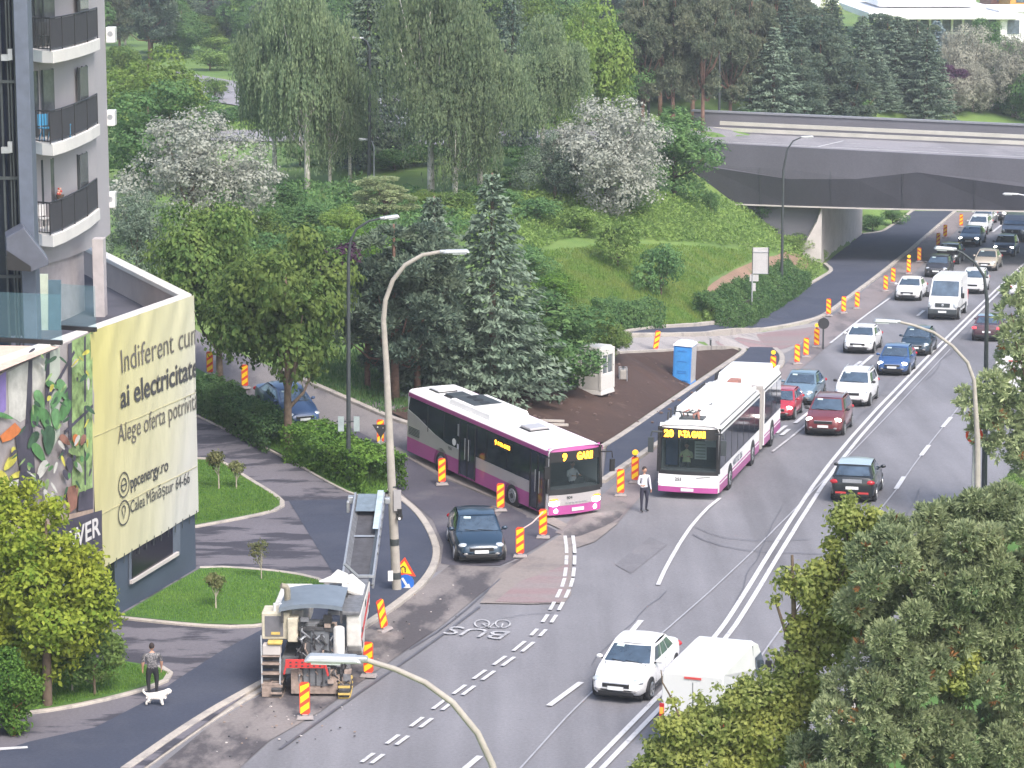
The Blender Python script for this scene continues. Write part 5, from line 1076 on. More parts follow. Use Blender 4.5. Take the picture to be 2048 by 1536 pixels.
# ---------------------------------------------------------------- striped lane markers
def marker_mesh():
    root = empty('lane_marker')
    b = MB(); b.box((0, 0, .04), (.46, .30, .08), mat('rubber_base', (.30, .27, .27), .9), taper=.85); b.box((0, 0, .10), (.14, .09, .06), mat('rubber_base', (0, 0, 0))); b.build('base', root, bevel=.01)
    b = MB(); w_, z0, z1 = .135, .12, 1.10
    P = [(-w_, z0+.06), (-w_*.6, z0), (w_*.6, z0), (w_, z0+.06), (w_, z1-.06), (w_*.6, z1), (-w_*.6, z1), (-w_, z1-.06)]
    b.plate([(x, 0, z) for x, z in P], (0, 1, 0), .035, ORANGE); pa = b.build('panel', root)
    for sg in (1, -1):
        b = MB(); k = .115
        for i in range(3):
            zc = z0+.12+i*.325; pts = [(-k, zc-.11), (k, zc+.08), (k, zc+.27), (-k, zc+.09)]
            pts = [(x*sg if False else x, max(z0+.02, min(z1-.02, z))) for x, z in pts]
            b.add([(x, sg*.0195, z) for x, z in pts], [(0, 1, 2, 3)], YEL)
        b.build('yellow_stripe', pa, recalc=False)
    return root
mk0 = marker_mesh()
lampm = mat('marker_lamp', (.9, .42, .03), .3, emit=.5)
def amber(P, up, fwd, root):
    b = MB(); b.cyl((0, 0, 1.10), (0, 0, 1.18), .05, METD, 8); b.tube([(0, -.06, 1.28), (0, -.05, 1.28), (0, .05, 1.28), (0, .06, 1.28)], [.06, .11, .11, .06], lampm, 16); b.build('warning_lamp', root, smooth=True)
MK = [(610, 1440, 0, 1, 'striped marker standing in front of the milling machine'), (737, 1356, 0, 1, 'striped marker at the right rear corner of the milling machine'), (770, 1264, 1, 1, 'leaning red marker seen from behind on the kerb above the milling machine'),
      (1040, 1116, 0, 1, 'striped marker nearest the dark blue saloon, front of the rope pair'), (1086, 1078, 0, 1, 'striped marker at the near front corner of the single decker bus'), (1001, 1024, 0, 1, 'striped marker beside the middle door of the single decker bus'),
      (884, 972, 0, 1, 'striped marker beside the rear wheel of the single decker bus'), (1241, 994, 0, 1, 'striped marker between the two buses without a lamp'), (1270, 968, 2, 1, 'striped marker with a yellow lamp behind the man in the white shirt'),
      (1513, 784, 0, -1, 'striped marker peeking over the roof of the articulated bus'), (1546, 754, 2, -1, 'striped marker with yellow lamp just above the articulated bus'), (1594, 730, 0, -1, 'striped marker first above the one with the lamp near the kerb end'),
      (1612, 716, 0, -1, 'striped marker just below the round black sign'), (1633, 696, 2, -1, 'striped marker with lamp directly beside the round black sign'), (1657, 633, 0, -1, 'first of three striped markers on the kerb above the round sign'),
      (1687, 628, 0, -1, 'middle one of three striped markers on the kerb above the round sign'), (1714, 619, 0, -1, 'last of three striped markers left of the white saloon and tall van'), (1771, 584, 0, -1, 'striped marker up left of the white saloon beside the tall van'),
      (1786, 568, 0, -1, 'striped marker just behind the one beside the white saloon'), (1817, 549, 2, -1, 'striped marker with lamp left of the small black car'), (1838, 525, 0, -1, 'striped marker left of the black car behind the small one'),
      (1876, 494, 0, 1, 'striped marker left of the grey blue saloon, nearer one of two'), (1890, 477, 0, 1, 'striped marker left of the grey blue saloon, farther one of two'), (1922, 455, 0, 1, 'striped marker closest to the flyover edge'),
      (1310, 704, 1, 1, 'leaning striped marker on the pale pavement beside the blue cabin'), (490, 779, 0, 1, 'striped marker on the slip road above the hedge'), (420, 752, 0, 1, 'striped marker right beside the banner corner'), (761, 892, 0, 1, 'striped marker under the triangular sign near the hedge')]
first = True
for px, py, kind, sg, lb in MK:
    o = mk0 if first else copy_tree(mk0); first = False
    P = G(px, py); o.name = 'lane_marker'; tag(o, lb, 'traffic marker', 'striped lane markers along the works')
    yaw = random.uniform(-.25, .25); o.location = P+Z*.05; o.rotation_euler = (0, 0, yaw)
    if sg < 0: o.scale = (1, 1, 1); o.rotation_euler = (0, 0, yaw+math.pi)
    o.scale = (1.15, 1, 1.02)
    if kind == 1: o.rotation_euler = (0, R(-12 if px == 770 else 10), yaw+.5)
    if kind == 2: amber(P, 0, 0, o)
tp = MB(); a, b = G(1040, 1116)+Z*1.05, G(1086, 1078)+Z*1.05; tp.tube([a, a.lerp(b, .5)-Z*.08, b], .025, mat('tape_white', (.6, .45, .42), .6), 5); tag(tp.build('barrier_tape'), 'pale tape strung between the two markers by the bus front', 'tape')
# ---------------------------------------------------------------- street lamps
LH = mat('lamp_head_grey', (.42, .44, .46), .4, .4, .06, 4); LG = mat('lamp_glass', (.75, .78, .8), .2, 0, .05, 4)
PC = mat('pole_concrete', (.34, .315, .285), .85, 0, .15, 3)
def lamp(base, pts, rad, m, hdir, label, headl=.9, name='street_lamp', collars=(), group='street lamps'):
    root = empty(name, base); tag(root, label, 'street lamp', group)
    P = [Vector(p)-base for p in pts]
    b = MB(); b.tube(P, rad, m, 12); 
    for t, r_ in collars: b.cyl(P[0].lerp(P[1], t)-Z*.12, P[0].lerp(P[1], t)+Z*.12, r_, METD, 12)
    b.build('pole', root, smooth=True)
    d = Vector(hdir).normalized(); e = P[-1]; rot = Matrix((d.cross(Z).normalized(), d, d.cross(Z).normalized().cross(d))).transposed()
    b = MB(); b.box(e+d*headl*.5, (.30, headl, .13), LH, rot, taper=.8); b.box(e+d*headl*.05, (.16, .3, .12), METG, rot); h_ = b.build('lamp_head', root, bevel=.04)
    b = MB(); b.box(e+d*headl*.62-Vector((0, 0, .08)), (.2, headl*.5, .04), LG, rot); b.build('lamp_lens', h_)
    return root
def arc_px(base, pix, depth_y=None):
    """curve given by photograph pixels, lying in the vertical plane through the pole base parallel to the road crossing"""
    return [onY(x, y, depth_y if depth_y else base.y) for x, y in pix]
B0 = G(794, 1184); pl = [B0]+arc_px(B0, [(783, 960), (773, 735), (767, 640), (771, 600), (786, 560), (810, 530), (845, 510), (885, 503)])
L1 = lamp(B0, pl, [.17, .15, .11, .095, .085, .08, .075, .07, .065], PC, (1, 0, .02), 'tall concrete street lamp curving right, beside the yellow warning triangle', .95, collars=((.15, .175), (.45, .168), (.92, .15)))
B0 = G(697, 978); pl = [B0]+arc_px(B0, [(697, 700), (697, 520), (701, 482), (713, 458), (738, 442), (765, 436)])
lamp(B0, pl, [.10, .085, .07, .055, .05, .045, .04], METD, (1, .1, .12), 'slim dark street lamp rising out of the hedge', .7)
B0 = Vector((-.05, 47.3, 0)); pl = [B0]+[onY(x, y, 47.3) for x, y in [(1012, 1700), (985, 1530), (955, 1466), (905, 1405), (850, 1365), (790, 1338), (725, 1318)]]
lamp(B0, pl, [.12, .09, .066, .062, .058, .054, .050, .048], PC, (-1, 0, .03), 'foreground street lamp arching left over the milling machine', 1.05)
B0 = G(1955, 1062); pl = [B0]+arc_px(B0, [(1955, 880), (1948, 760), (1935, 725), (1905, 692), (1868, 665), (1825, 650), (1796, 643)])
lamp(B0, pl, [.13, .11, .075, .068, .062, .058, .054, .05], PC, (-1, 0, .05), 'concrete street lamp on the right verge arching over the double line', .95)
B0 = G(1968, 1010); pl = [B0]+arc_px(B0, [(1971, 800), (1974, 600), (1968, 552), (1950, 525), (1925, 506), (1908, 498)])
lamp(B0, pl, [.12, .10, .075, .06, .05, .045, .04], METD, (-1, 0, .08), 'tall dark street lamp behind the concrete one on the right verge', .8)
B0 = G(1563, 580); pl = [B0]+arc_px(B0, [(1565, 440), (1567, 340), (1574, 300), (1586, 282), (1604, 274)])
lamp(B0, pl, [.11, .09, .07, .06, .05, .045], METD, (1, 0, .05), 'dark street lamp standing in front of the flyover wall', .8)
for bx, by, top, cx, lb in ((1297, 256, 40, 1320, 'leftmost tall lamp post behind the flyover approach'), (1438, 258, 50, 1425, 'tall lamp post at the end of the flyover parapet'), (738, 372, 82, 722, 'lamp post among the birches')):
    B0 = G(bx, by); s_ = 1 if cx > bx else -1; pl = [B0]+arc_px(B0, [(bx+1, (by+top)/2), (bx+1, top+14), (bx+s_*5, top), (bx+s_*14, top-6)])
    lamp(B0, pl, [.13, .11, .08, .06, .05], METD, (s_, 0, .05), lb, .8)
for bx, by, top, cx, lb in ((748, 370, 285, 742, 'short park lamp with a bright white head'), (1608, 246, 222, 1640, 'lamp head showing just above the flyover coping')):
    B0 = G(bx, by); s_ = 1 if cx > bx else -1; pl = [B0]+arc_px(B0, [(bx, top+10), (bx+s_*4, top-2), (bx+s_*14, top-6)])
    lamp(B0, pl, [.06, .05, .04, .04], METG, (s_, 0, .1), lb, .6)
B0 = G(2075, 560); pl = [B0]+arc_px(B0, [(2075, 440), (2070, 402), (2055, 392), (2035, 388)])
lamp(B0, pl, [.1, .08, .06, .05, .05], METG, (-1, 0, .03), 'pale lamp head in front of the flyover at the right edge', 1.1)
# ---------------------------------------------------------------- signs
def post(root, h_, r_=.035, m=METG): b = MB(); b.cyl((0, 0, 0), (0, 0, h_), r_, m, 10); return b.build('post', root, smooth=True)
P = G(1503, 640); s_ = S(P); rt = empty('road_sign', P); tag(rt, 'large pale rectangular road sign seen from behind on a tall post', 'sign'); post(rt, 2.9, .05)
wd, hh = 32/s_, 52/s_; zc = (640-497)/s_/.98-hh/2; b = MB(); b.box((wd*.5, 0, zc), (wd, .04, hh), mat('sign_back', (.48, .47, .48), .6, .2, .06, 2)); so2 = b.build('sign_board', rt, bevel=.02)
b = MB(); 
for x in (-.0, wd): b.box((x, -.03, zc), (.05, .05, hh*1.02), METD)
for z in (-.5, .33): b.box((wd*.5, -.03, zc+z*hh), (wd, .05, .05), METG)
b.build('frame', so2); b = MB(); b.box((.12, -.0, zc-hh*.5-.28), (.55, .04, .42), mat('sign_back', (0, 0, 0))); b.box((.10, -.01, zc-hh*.5-.85), (.25, .04, .5), mat('sign_back', (0, 0, 0))); b.build('small_plate', rt)
P = G(1646, 699); rt = empty('round_sign', P); tag(rt, 'round black sign on a post beside the lamp topped marker', 'sign'); post(rt, 1.9, .05, METD); b = MB(); b.cyl((0, -.06, 1.55), (0, -.02, 1.55), .33, mat('sign_black', (.03, .03, .035), .6), 20); b.build('sign_disc', rt)
P = G(1421, 704); b = MB(); b.cyl((0, 0, 0), (0, 0, .7), .05, METD, 8); b.cyl((0, 0, .7), (0, 0, .8), .07, METG, 8); o = b.build('bollard'); o.location = P; tag(o, 'small dark bollard on the pavement right of the blue cabin', 'bollard')
P = G(762, 915); rt = empty('triangle_sign', P); tag(rt, 'dark inverted triangular sign seen from behind near the hedge', 'sign'); post(rt, 1.3, .04); b = MB(); b.plate([(-.36, -.05, 1.45), (.36, -.05, 1.45), (0, -.05, .85)], (0, 1, 0), .02, mat('sign_black', (0, 0, 0))); b.build('sign_plate', rt)
b = MB(); b.ell((-.13, -.07, 1.34), (.03, .02, .03), WHITE, 6, 4); b.ell((.1, -.07, 1.3), (.02, .02, .02), WHITE, 6, 4); b.build('bolt', rt)
b = MB(); b.plate([(-.18, -.02, .15), (.12, -.02, .15), (.16, -.02, .62), (-.02, -.02, .8), (-.2, -.02, .6)], (0, 1, 0), .02, mat('sign_back', (0, 0, 0))); b.build('lower_plate', rt)
P = G(697, 978); rt = empty('direction_sign', P+Vector((0, -.14, 0))); tag(rt, 'pair of pale plates fixed to the slim dark lamp above the hedge', 'sign')
for x in (-.27, .37): b = MB(); b.box((x, 0, 2.75), (.24, .03, .62), mat('plate_grey_green', (.30, .36, .37), .6)); b.build('sign_plate', rt)
b = MB(); b.box((0, .05, 2.85), (.9, .04, .05), METD); b.build('bracket', rt)
P = G(794, 1184); rt = empty('pole_equipment', P+Vector((0, -.16, 0))); tag(rt, 'grey plate, camera and white boxes fixed to the concrete lamp pole', 'pole equipment')
b = MB(); b.box((.05, -.05, 3.35), (.26, .04, .75), mat('plate_grey', (.34, .33, .34), .6)); b.build('plate', rt)
b = MB(); b.cyl((.12, .1, 2.75), (.12, -.12, 2.75), .11, BLACK, 12); b.cyl((.12, -.13, 2.72), (.12, -.15, 2.72), .05, WHITE, 10); b.box((.12, 0, 2.95), (.16, .16, .2), BLACK); b.build('camera_housing', rt)
b = MB(); b.box((-.22, 0, .62), (.18, .12, .36), BW); b.build('white_box', rt, bevel=.02)
P = G(800, 1180); rt = empty('warning_sign', G(803, 1183)); tag(rt, 'red edged yellow warning triangle leaning on the lamp pole above a blue round sign', 'sign'); rt.location = G(806, 1180)
b = MB(); b.plate([(-.42, -.1, .62), (.46, -.1, .52), (.08, -.1, 1.22)], (0, 1, 0), .02, ORANGE); t_ = b.build('sign_plate', rt)
b = MB(); b.plate([(-.28, -.116, .69), (.32, -.116, .61), (.06, -.116, 1.08)], (0, 1, 0), .004, YEL); b.build('yellow_field', t_)
b = MB(); b.tube([(-.08, -.125, .68), (-.06, -.125, .84), (.02, -.125, .90), (.09, -.125, .84), (.09, -.125, .68)], .022, BLACK, 6); b.bar((-.0, -.125, .66), (.0, -.125, .78), .03, .01, BLACK); b.build('symbol', t_)
rt2 = empty('mandatory_sign', rt.location.copy()); tag(rt2, 'blue round sign with a white arrow standing under the warning triangle', 'sign')
b = MB(); b.cyl((.10, -.16, .30), (.10, -.13, .30), .30, mat('sign_blue', (.02, .13, .50), .4), 24); d_ = b.build('sign_disc', rt2); b = MB(); b.bar((-.02, -.17, .48), (.16, -.17, .18), .08, .01, WHITE, (0, 1, 0)); b.plate([(.02, -.168, .12), (.28, -.168, .12), (.22, -.168, .28)], (0, 1, 0), .008, WHITE); b.build('arrow', d_)
b = MB(); b.bar((-.1, -.1, 0), (.05, -.1, .4), .04, .03, METG); b.bar((.3, -.1, 0), (.15, -.1, .4), .04, .03, METG); b.build('stand', rt2)
P = G(1961, 1030); rt = empty('road_sign', P+Vector((-.4, -.25, 0))); tag(rt, 'small round red edged sign peeping from the pine on the right verge', 'sign'); post(rt, 3.3, .05)
b = MB(); b.cyl((-.0, -.08, 3.3), (0, -.05, 3.3), .34, ORANGE, 20); b.cyl((0, -.1, 3.3), (0, -.08, 3.3), .24, WHITE, 20); b.build('sign_disc', rt); b = MB(); b.box((.75, 0, 3.0), (.5, .04, .35), mat('sign_orange_brown', (.5, .2, .1), .6)); b.box((.4, .02, 3.2), (.9, .04, .04), METG); b.build('small_plate', rt)
# ---------------------------------------------------------------- cabins on the soil
P = G(1367, 765); rt = empty('portable_toilet', P); s_ = S(P); tag(rt, 'blue portable toilet cabin with white roof on the dug soil', 'toilet cabin'); TB = mat('toilet_blue', (.055, .25, .62), .45, 0, .05, 1)
rt.rotation_euler = (R(2), R(2.5), R(-18)); b = MB(); b.box((0, 0, 1.05), (.98, 1.05, 2.0), TB); b.build('wall', rt, bevel=.04)
b = MB(); b.box((.0, -.535, 1.08), (.78, .03, 1.78), mat('toilet_door_blue', (.06, .28, .66), .45)); dd = b.build('door', rt, bevel=.01)
b = MB()
for z in (.25, .62, .72, 1.25, 1.8): b.box((0, -.555, z), (.5, .02, .04), mat('toilet_shade_blue', (.04, .2, .52), .5))
b.build('door_ridge', dd); b = MB(); b.box((.505, 0, 1.05), (.02, .95, 1.9), mat('toilet_side_grey', (.42, .40, .40), .6)); b.build('side_panel', rt)
b = MB(); b.box((0, 0, 2.12), (1.1, 1.18, .12), BW, taper=.9); b.box((0, 0, 2.22), (.8, .9, .1), mat('roof_pale_blue', (.55, .66, .74), .5), taper=.8); b.build('roof', rt, bevel=.04)
b = MB(); b.box((0, 0, .04), (1.05, 1.15, .09), mat('toilet_blue', (0, 0, 0))); b.build('base', rt)
P = G(1193, 785); rt = empty('cabin', P); tag(rt, 'small white moulded guard cabin with a window beside the green bush', 'cabin'); rt.rotation_euler = (0, 0, R(-32)); CW = mat('cabin_white', (.60, .585, .565), .5, 0, .05, 1)
b = MB(); b.box((0, 0, .12), (1.35, 1.35, .24), CW, taper=.94); b.build('base', rt, bevel=.04)
b = MB(); w_ = .58
for x, y in ((-w_, -w_), (w_, -w_), (w_, w_), (-w_, w_)): b.box((x, y, 1.25), (.16, .16, 2.05), CW)
for (c_, dm) in (((0, -w_, .62), (1.2, .1, .8)), ((w_, 0, .62), (.1, 1.2, .8)), ((0, w_, 1.25), (1.2, .1, 2.0)), ((-w_, 0, 1.25), (.1, 1.2, 2.0)), ((0, -w_, 2.1), (1.2, .1, .34)), ((w_, 0, 2.1), (.1, 1.2, .34))): b.box(c_, dm, CW)
b.build('wall', rt, bevel=.03)
b = MB(); b.box((0, 0, 2.30), (1.27, 1.27, .16), CW, taper=.86); b.build('roof', rt, bevel=.07)
for c_, dm in (((0, -w_+.01, 1.48), (1.05, .04, .95)), ((w_-.01, 0, 1.48), (.04, 1.05, .95))): b = MB(); b.box(c_, dm, glass('cabin_glass', (.16, .18, .19), .15)); w2 = b.build('window', rt); b = MB(); b.box((c_[0]*1.03, c_[1]*1.03, 1.02), (dm[0] if dm[0] > .1 else .05, dm[1] if dm[1] > .1 else .05, .06), CW); b.box((c_[0]*1.04, c_[1]*1.04, 1.48), (.05, .05, .95), CW); b.build('frame', w2)
P = G(1246, 763); rt = empty('generator', P); tag(rt, 'small grey generator between the white cabin and the blue toilet', 'generator')
b = MB(); b.box((0, 0, .38), (.34, .4, .5), mat('generator_grey', (.34, .32, .30), .7)); b.build('casing', rt, bevel=.04); b = MB(); b.tube([(-.2, -.2, .05), (-.2, -.2, .72), (.2, -.2, .72), (.2, -.2, .05)], .022, METG, 6); b.tube([(-.2, .2, .05), (-.2, .2, .72), (.2, .2, .72), (.2, .2, .05)], .022, METG, 6); b.cyl((0, 0, .66), (0, 0, .78), .07, BLACK, 10); b.build('frame', rt)
b = MB(); b.bar((-.7, .1, .08), (.7, -.15, .08), .12, .1, mat('plank_pale', (.50, .46, .42), .8)); o = b.build('plank'); o.location = G(1098, 850)+Z*.13; tag(o, 'upper of two pale planks lying on the soil behind the bus roof', 'plank')
b = MB(); b.bar((-.7, .1, .08), (.75, -.1, .08), .12, .1, mat('plank_pale', (0, 0, 0))); o = b.build('plank'); o.location = G(1104, 858)+Z*.13; tag(o, 'lower of two pale planks lying on the soil behind the bus roof', 'plank')
# ---------------------------------------------------------------- road milling machine
mm = empty('milling_machine'); tag(mm, 'white and grey road milling machine with raised conveyor parked on the milled strip', 'construction machine')
CR = mat('machine_cream', (.50, .46, .37), .6, 0, .22, 4); MW = mat('machine_white', (.56, .55, .53), .55, 0, .18, 3); MG = mat('machine_grey', (.15, .155, .17), .6, .1, .3, 5); MD = mat('machine_dark', (.055, .055, .06), .7, .2, .4, 6); CAN = mat('canopy_blue_grey', (.15, .18, .22), .5, 0, .12, 2)
RST = mat('machine_dust', (.28, .22, .19), .9, 0, .35, 5); MR = mat('machine_red', (.50, .04, .04), .5, 0, .08, 5); MY = mat('track_yellow', (.55, .40, .12), .7, 0, .2, 5)
def mbox(nm, items, bevel=.02, parent=None):
    b = MB()
    for c_, d_, m_ in items: b.box(c_, d_, m_)
    return b.build(nm, parent or mm, bevel=bevel)
# local frame: x to the right, y away from the viewer (travel direction), z up; rear face at y=0
def px_t(y, z0, z1): return z0
for x, y in ((-1.25, .3), (1.05, .25), (-1.2, 4.6), (1.1, 4.6)):
    t = MB(); ring = [(x, y+.62*math.cos(a)*(1.0), .30+.26*math.sin(a)) for a in np.linspace(0, 2*math.pi, 17)]
    t.tube([(x-.17, y, .3), (x+.17, y, .3)], .01, MD, 4)
    prof = [(y-.55, .1), (y-.35, .03), (y+.6, .03), (y+.8, .12), (y+.85, .35), (y+.65, .55), (y-.35, .58), (y-.58, .38)]
    t.plate([(x, a, b_) for a, b_ in prof], (1, 0, 0), .34, MD); tr_ = t.build('crawler_track', mm)
    t = MB()
    pr2 = prof+[prof[0]]
    for i in range(8):
        a, c_ = pr2[i], pr2[i+1]; L_ = math.hypot(c_[0]-a[0], c_[1]-a[1]); k = max(1, int(L_/.17))
        for j in range(k):
            f_ = (j+.5)/k; t.bar((x-.2, a[0]+(c_[0]-a[0])*f_, a[1]+(c_[1]-a[1])*f_), (x+.2, a[0]+(c_[0]-a[0])*f_, a[1]+(c_[1]-a[1])*f_), .10, .07, MY if (x > 0 and y < 1) else RST)
    t.build('track_shoe', tr_); mbox('track_leg', [((x, y+.1, .95), (.34, .4, .9), MG)])
mbox('chassis', [((0, 2.6, 1.15), (2.2, 4.6, .7), MG), ((.0, .05, .62), (1.55, .25, .95), RST), ((.1, -.06, .85), (.95, .1, .75), MG)])
b = MB()
for k in range(5): b.box((-.35+k*.22, -.13, .85), (.03, .04, .7), MD)
b.build('moldboard_rib', mm)
b = MB(); b.box((-.25, -.30, 1.42), (1.35, .06, .34), MR); b.bar((-.88, -.30, 1.5), (-.98, -.30, 1.0), .10, .06, MR); b.bar((.40, -.30, 1.5), (.52, -.30, .95), .14, .06, MR); rb_ = b.build('red_guard', mm, bevel=.01)
b = MB()
for r_ in range(2):
    for k in range(6): b.box((-.75+k*.2, -.335, 1.34+r_*.14), (.07, .02, .05), MD)
b.build('guard_hole', rb_)
# left ladder / walkway
b = MB()
for k, z in enumerate((.55, .95, 1.32, 1.62)): b.box((-1.45, -.05+k*.05, z), (.62, .32, .05), RST); b.box((-1.45, .1+k*.05, z-.14), (.55, .05, .24), MD)
b.box((-1.45, .05, .32), (.6, .5, .5), RST)
b.bar((-1.75, -.15, .4), (-1.78, .1, 2.4), .05, .05, METG); b.bar((-1.14, -.15, .4), (-1.14, .1, 1.7), .05, .05, METG); b.build('steps', mm)
mbox('tool_box', [((-1.42, .15, 1.86), (.62, .4, .4), CONC), ((-1.3, .02, 2.16), (.5, .3, .12), MY)], .03)
mbox('control_cabinet', [((-1.30, .75, 2.72), (.95, 1.0, 1.05), CR), ((-.70, .30, 2.62), (.36, .5, .95), CR)], .04)
mbox('cabinet_screen', [((-1.35, .235, 2.72), (.62, .03, .80), mat('screen_grey', (.14, .14, .16), .4))], 0)
mbox('warning_sticker', [((-1.3, .21, 2.45), (.3, .02, .10), MY)], 0)
# rear machinery
it = [((.05, .35, 2.15), (.95, .5, 1.5), MG), ((-.30, .05, 2.15), (.10, .1, 1.3), MD), ((.02, .05, 2.7), (1.05, .2, .14), MD), ((.22, .02, 2.1), (.62, .05, 1.15), mat('hatch_grey', (.14, .15, .17), .6))]
mbox('rear_machinery', it)
b = MB()
for k in range(44):
    x0, z0 = random.uniform(-.6, 1.2), random.uniform(.7, 2.9); b.tube([(x0, random.uniform(-.12, .1), z0), (x0+random.uniform(-.2, .2), -.15, z0-random.uniform(.1, .3)), (x0+random.uniform(-.3, .3), .05, z0-random.uniform(.3, .7))], random.choice((.02, .03, .04)), random.choice((MD, MD, MG, RST, METG)), 6)
for k in range(16): b.box((random.uniform(.3, 1.2), random.uniform(-.1, .15), random.uniform(.4, 1.6)), [random.uniform(.08, .3) for _ in range(3)], random.choice((MD, MG, RST)))
for k in range(12): b.box((random.uniform(-.5, .9), random.uniform(0, .2), random.uniform(2.5, 3.2)), [random.uniform(.1, .35) for _ in range(3)], random.choice((MD, MG, RST, BLACK)))
b.build('hydraulic_lines', mm)
b = MB(); b.tube([(.88, -.05, 1.55), (.88, -.05, 2.75), (.88, -.05, 2.80)], [.20, .19, .15], MW, 16); b.build('rear_lifting_column', mm, smooth=True)
# right engine hood
b = MB(); pr_ = [(.9, 1.55), (1.5, 1.25), (2.2, 1.3), (2.6, 1.9), (5.0, 2.0), (5.2, 3.05), (.7, 3.05), (.7, 1.8)]; b.plate([(1.32, y, z) for y, z in pr_], (1, 0, 0), .5, MW); hd_ = b.build('engine_hood', mm, bevel=.05)
b = MB()
for y, z in ((1.2, 2.25), (2.9, 2.85), (1.3, 1.7), (4.2, 2.6), (4.6, 2.1)): b.ell((1.58, y, z), (.015, .16, .16), MD, 12, 6)
b.build('hood_vent', hd_); b = MB(); b.bar((1.585, .75, 2.15), (1.585, 4.6, 2.75), .012, .10, MR, (0, 0, 1)); b.bar((1.585, .75, 2.0), (1.585, 4.8, 2.6), .012, .05, MR, (0, 0, 1)); b.build('red_stripe', hd_)
mbox('hood_top', [((1.0, 2.8, 3.12), (1.1, 4.4, .16), MG)], .04); mbox('left_hood', [((-1.0, 3.2, 2.4), (1.1, 3.6, 1.2), MW)], .05)
b = MB(); X_ = np.linspace(-1.15, 1.0, 9)
def cz(x): return 3.52+.16*(1-((x)/1.15)**2)
rows = [[(x, y, cz(x)) for x in X_] for y in (.0, 1.2, 2.6)]; n = 9; vv = [p for r_ in rows for p in r_]; b.add(vv, [(i*n+j, i*n+j+1, (i+1)*n+j+1, (i+1)*n+j) for i in range(2) for j in range(8)], CAN); b.add([(x, 0, cz(x)) for x in X_]+[(x, 0, cz(x)-.16) for x in X_], [(j, j+1, n+j+1, n+j) for j in range(8)], CAN)
b.build('canopy_roof', mm, recalc=False, smooth=True)
for x in (-1.05, .95):
    for y in (.1, 2.5): b = MB(); b.bar((x, y, 2.9), (x, y, 3.45), .08, .08, MD); b.build('canopy_post', mm); b = MB(); b.tube([(-.95, .9, 3.5), (-.95, .9, 3.95), (-1.0, .85, 4.1), (-1.15, .8, 4.16)], .11, CR, 12); b.build('exhaust_pipe', mm, smooth=True)
for x in (-1.35, -1.15): b = MB(); b.cyl((x, .5, 3.2), (x, .5, 3.55), .05, WHITE, 8); b.build('beacon', mm)
b = MB(); b.plate([(.75, 2.7, 3.45), (1.5, 2.8, 3.15), (1.5, 4.2, 3.1), (1.0, 4.5, 3.5), (.7, 4.0, 3.5)], (0, -.2, 1), .2, MW); b.plate([(-.1, 3.2, 3.6), (1.0, 3.2, 3.55), (.9, 3.9, 3.7), (.5, 4.2, 3.8), (.3, 3.8, 3.65)], (0, -.2, 1), .12, MW); b.build('front_cover', mm, bevel=.05)
# conveyor
MP = G(628, 1394); MA = R(-1); MS = (.90, .92, .80)
def mloc(w_):
    v = w_-MP; c_, s_2 = math.cos(-MA), math.sin(-MA); return Vector(((v.x*c_-v.y*s_2)/MS[0], (v.x*s_2+v.y*c_)/MS[1], v.z/MS[2]))
c0, c1 = mloc(onY(716, 1168, MP.y+4.9)), mloc(onY(740, 1000, MP.y+11.4)); ax = (c1-c0).normalized(); sx = ax.cross(Z).normalized(); ux = sx.cross(ax)
def cv(t, x, z): return c0.lerp(c1, t)+sx*x+ux*z
cvr = MB(); cvr.add([cv(0, -.36, .05), cv(0, .36, .05), cv(1, .36, .05), cv(1, -.36, .05)], [(0, 1, 2, 3)], mat('belt_grey', (.06, .06, .07), .8, 0, .3, 3)); cb = cvr.build('conveyor_belt', mm, recalc=False)
cvr = MB()
for s in (-1, 1): cvr.add([cv(0, s*.36, .05), cv(1, s*.36, .05), cv(1, s*.53, .34), cv(0, s*.53, .34)], [(0, 1, 2, 3)], CAN if s > 0 else MG); cvr.bar(cv(0, s*.55, .34), cv(1, s*.55, .34), .07, .07, METG); cvr.bar(cv(0, s*.53, -.1), cv(1, s*.53, -.1), .08, .2, METG if s > 0 else MG)
for k in range(9): cvr.bar(cv(k/8, -.52, -.05), cv(k/8, .52, -.05), .05, .05, MD)
for k in range(7): cvr.bar(cv(.3+k/10, .57, .3), cv(.36+k/10, .57, -.1), .04, .04, METG)
for k in range(5): cvr.bar(cv(.45+k*.12, .46, .12), cv(.45+k*.12, .53, .36), .02, .03, MD)
cvr.bar(cv(0, -.59, .36), cv(0, .59, .36), .1, .1, METG); cvr.build('conveyor_frame', mm)
cvr = MB(); cvr.add([cv(.78, -.45, .3), cv(.78, .3, .3), cv(1.0, .3, .3), cv(1.0, -.45, .3)], [(0, 1, 2, 3)], mat('cover_blue', (.15, .19, .23), .5, 0, .2, 4)); cvr.add([cv(.55, .30, .36), cv(.55, .53, .36), cv(1.02, .53, .40), cv(1.02, .30, .40)], [(0, 1, 2, 3)], mat('tarp_pale_blue', (.36, .44, .48), .5, 0, .25, 3)); cvr.add([cv(.52, -.42, .1), cv(.52, .42, .1), cv(.54, .42, .1), cv(.54, -.42, .1)], [(0, 1, 2, 3)], METG)
cvr.cyl(cv(1.0, -.55, .05), cv(1.0, .6, .05), .16, METD, 14); cvr.build('conveyor_cover', mm, recalc=False)
cvr = MB(); cvr.box(cv(.98, -.72, .1), (.22, .4, .3), METG); cvr.box(cv(.97, .68, .1), (.2, .35, .25), METG); cvr.box(cv(.93, -.80, -.05), (.12, .3, .5), METG); cvr.build('drive_motor', mm, bevel=.03)
cvr = MB()
for s in (-1, 1): cvr.bar(cv(.02, s*.4, 0), (s*.5+.7, 4.2, 3.2), .06, .06, METG)
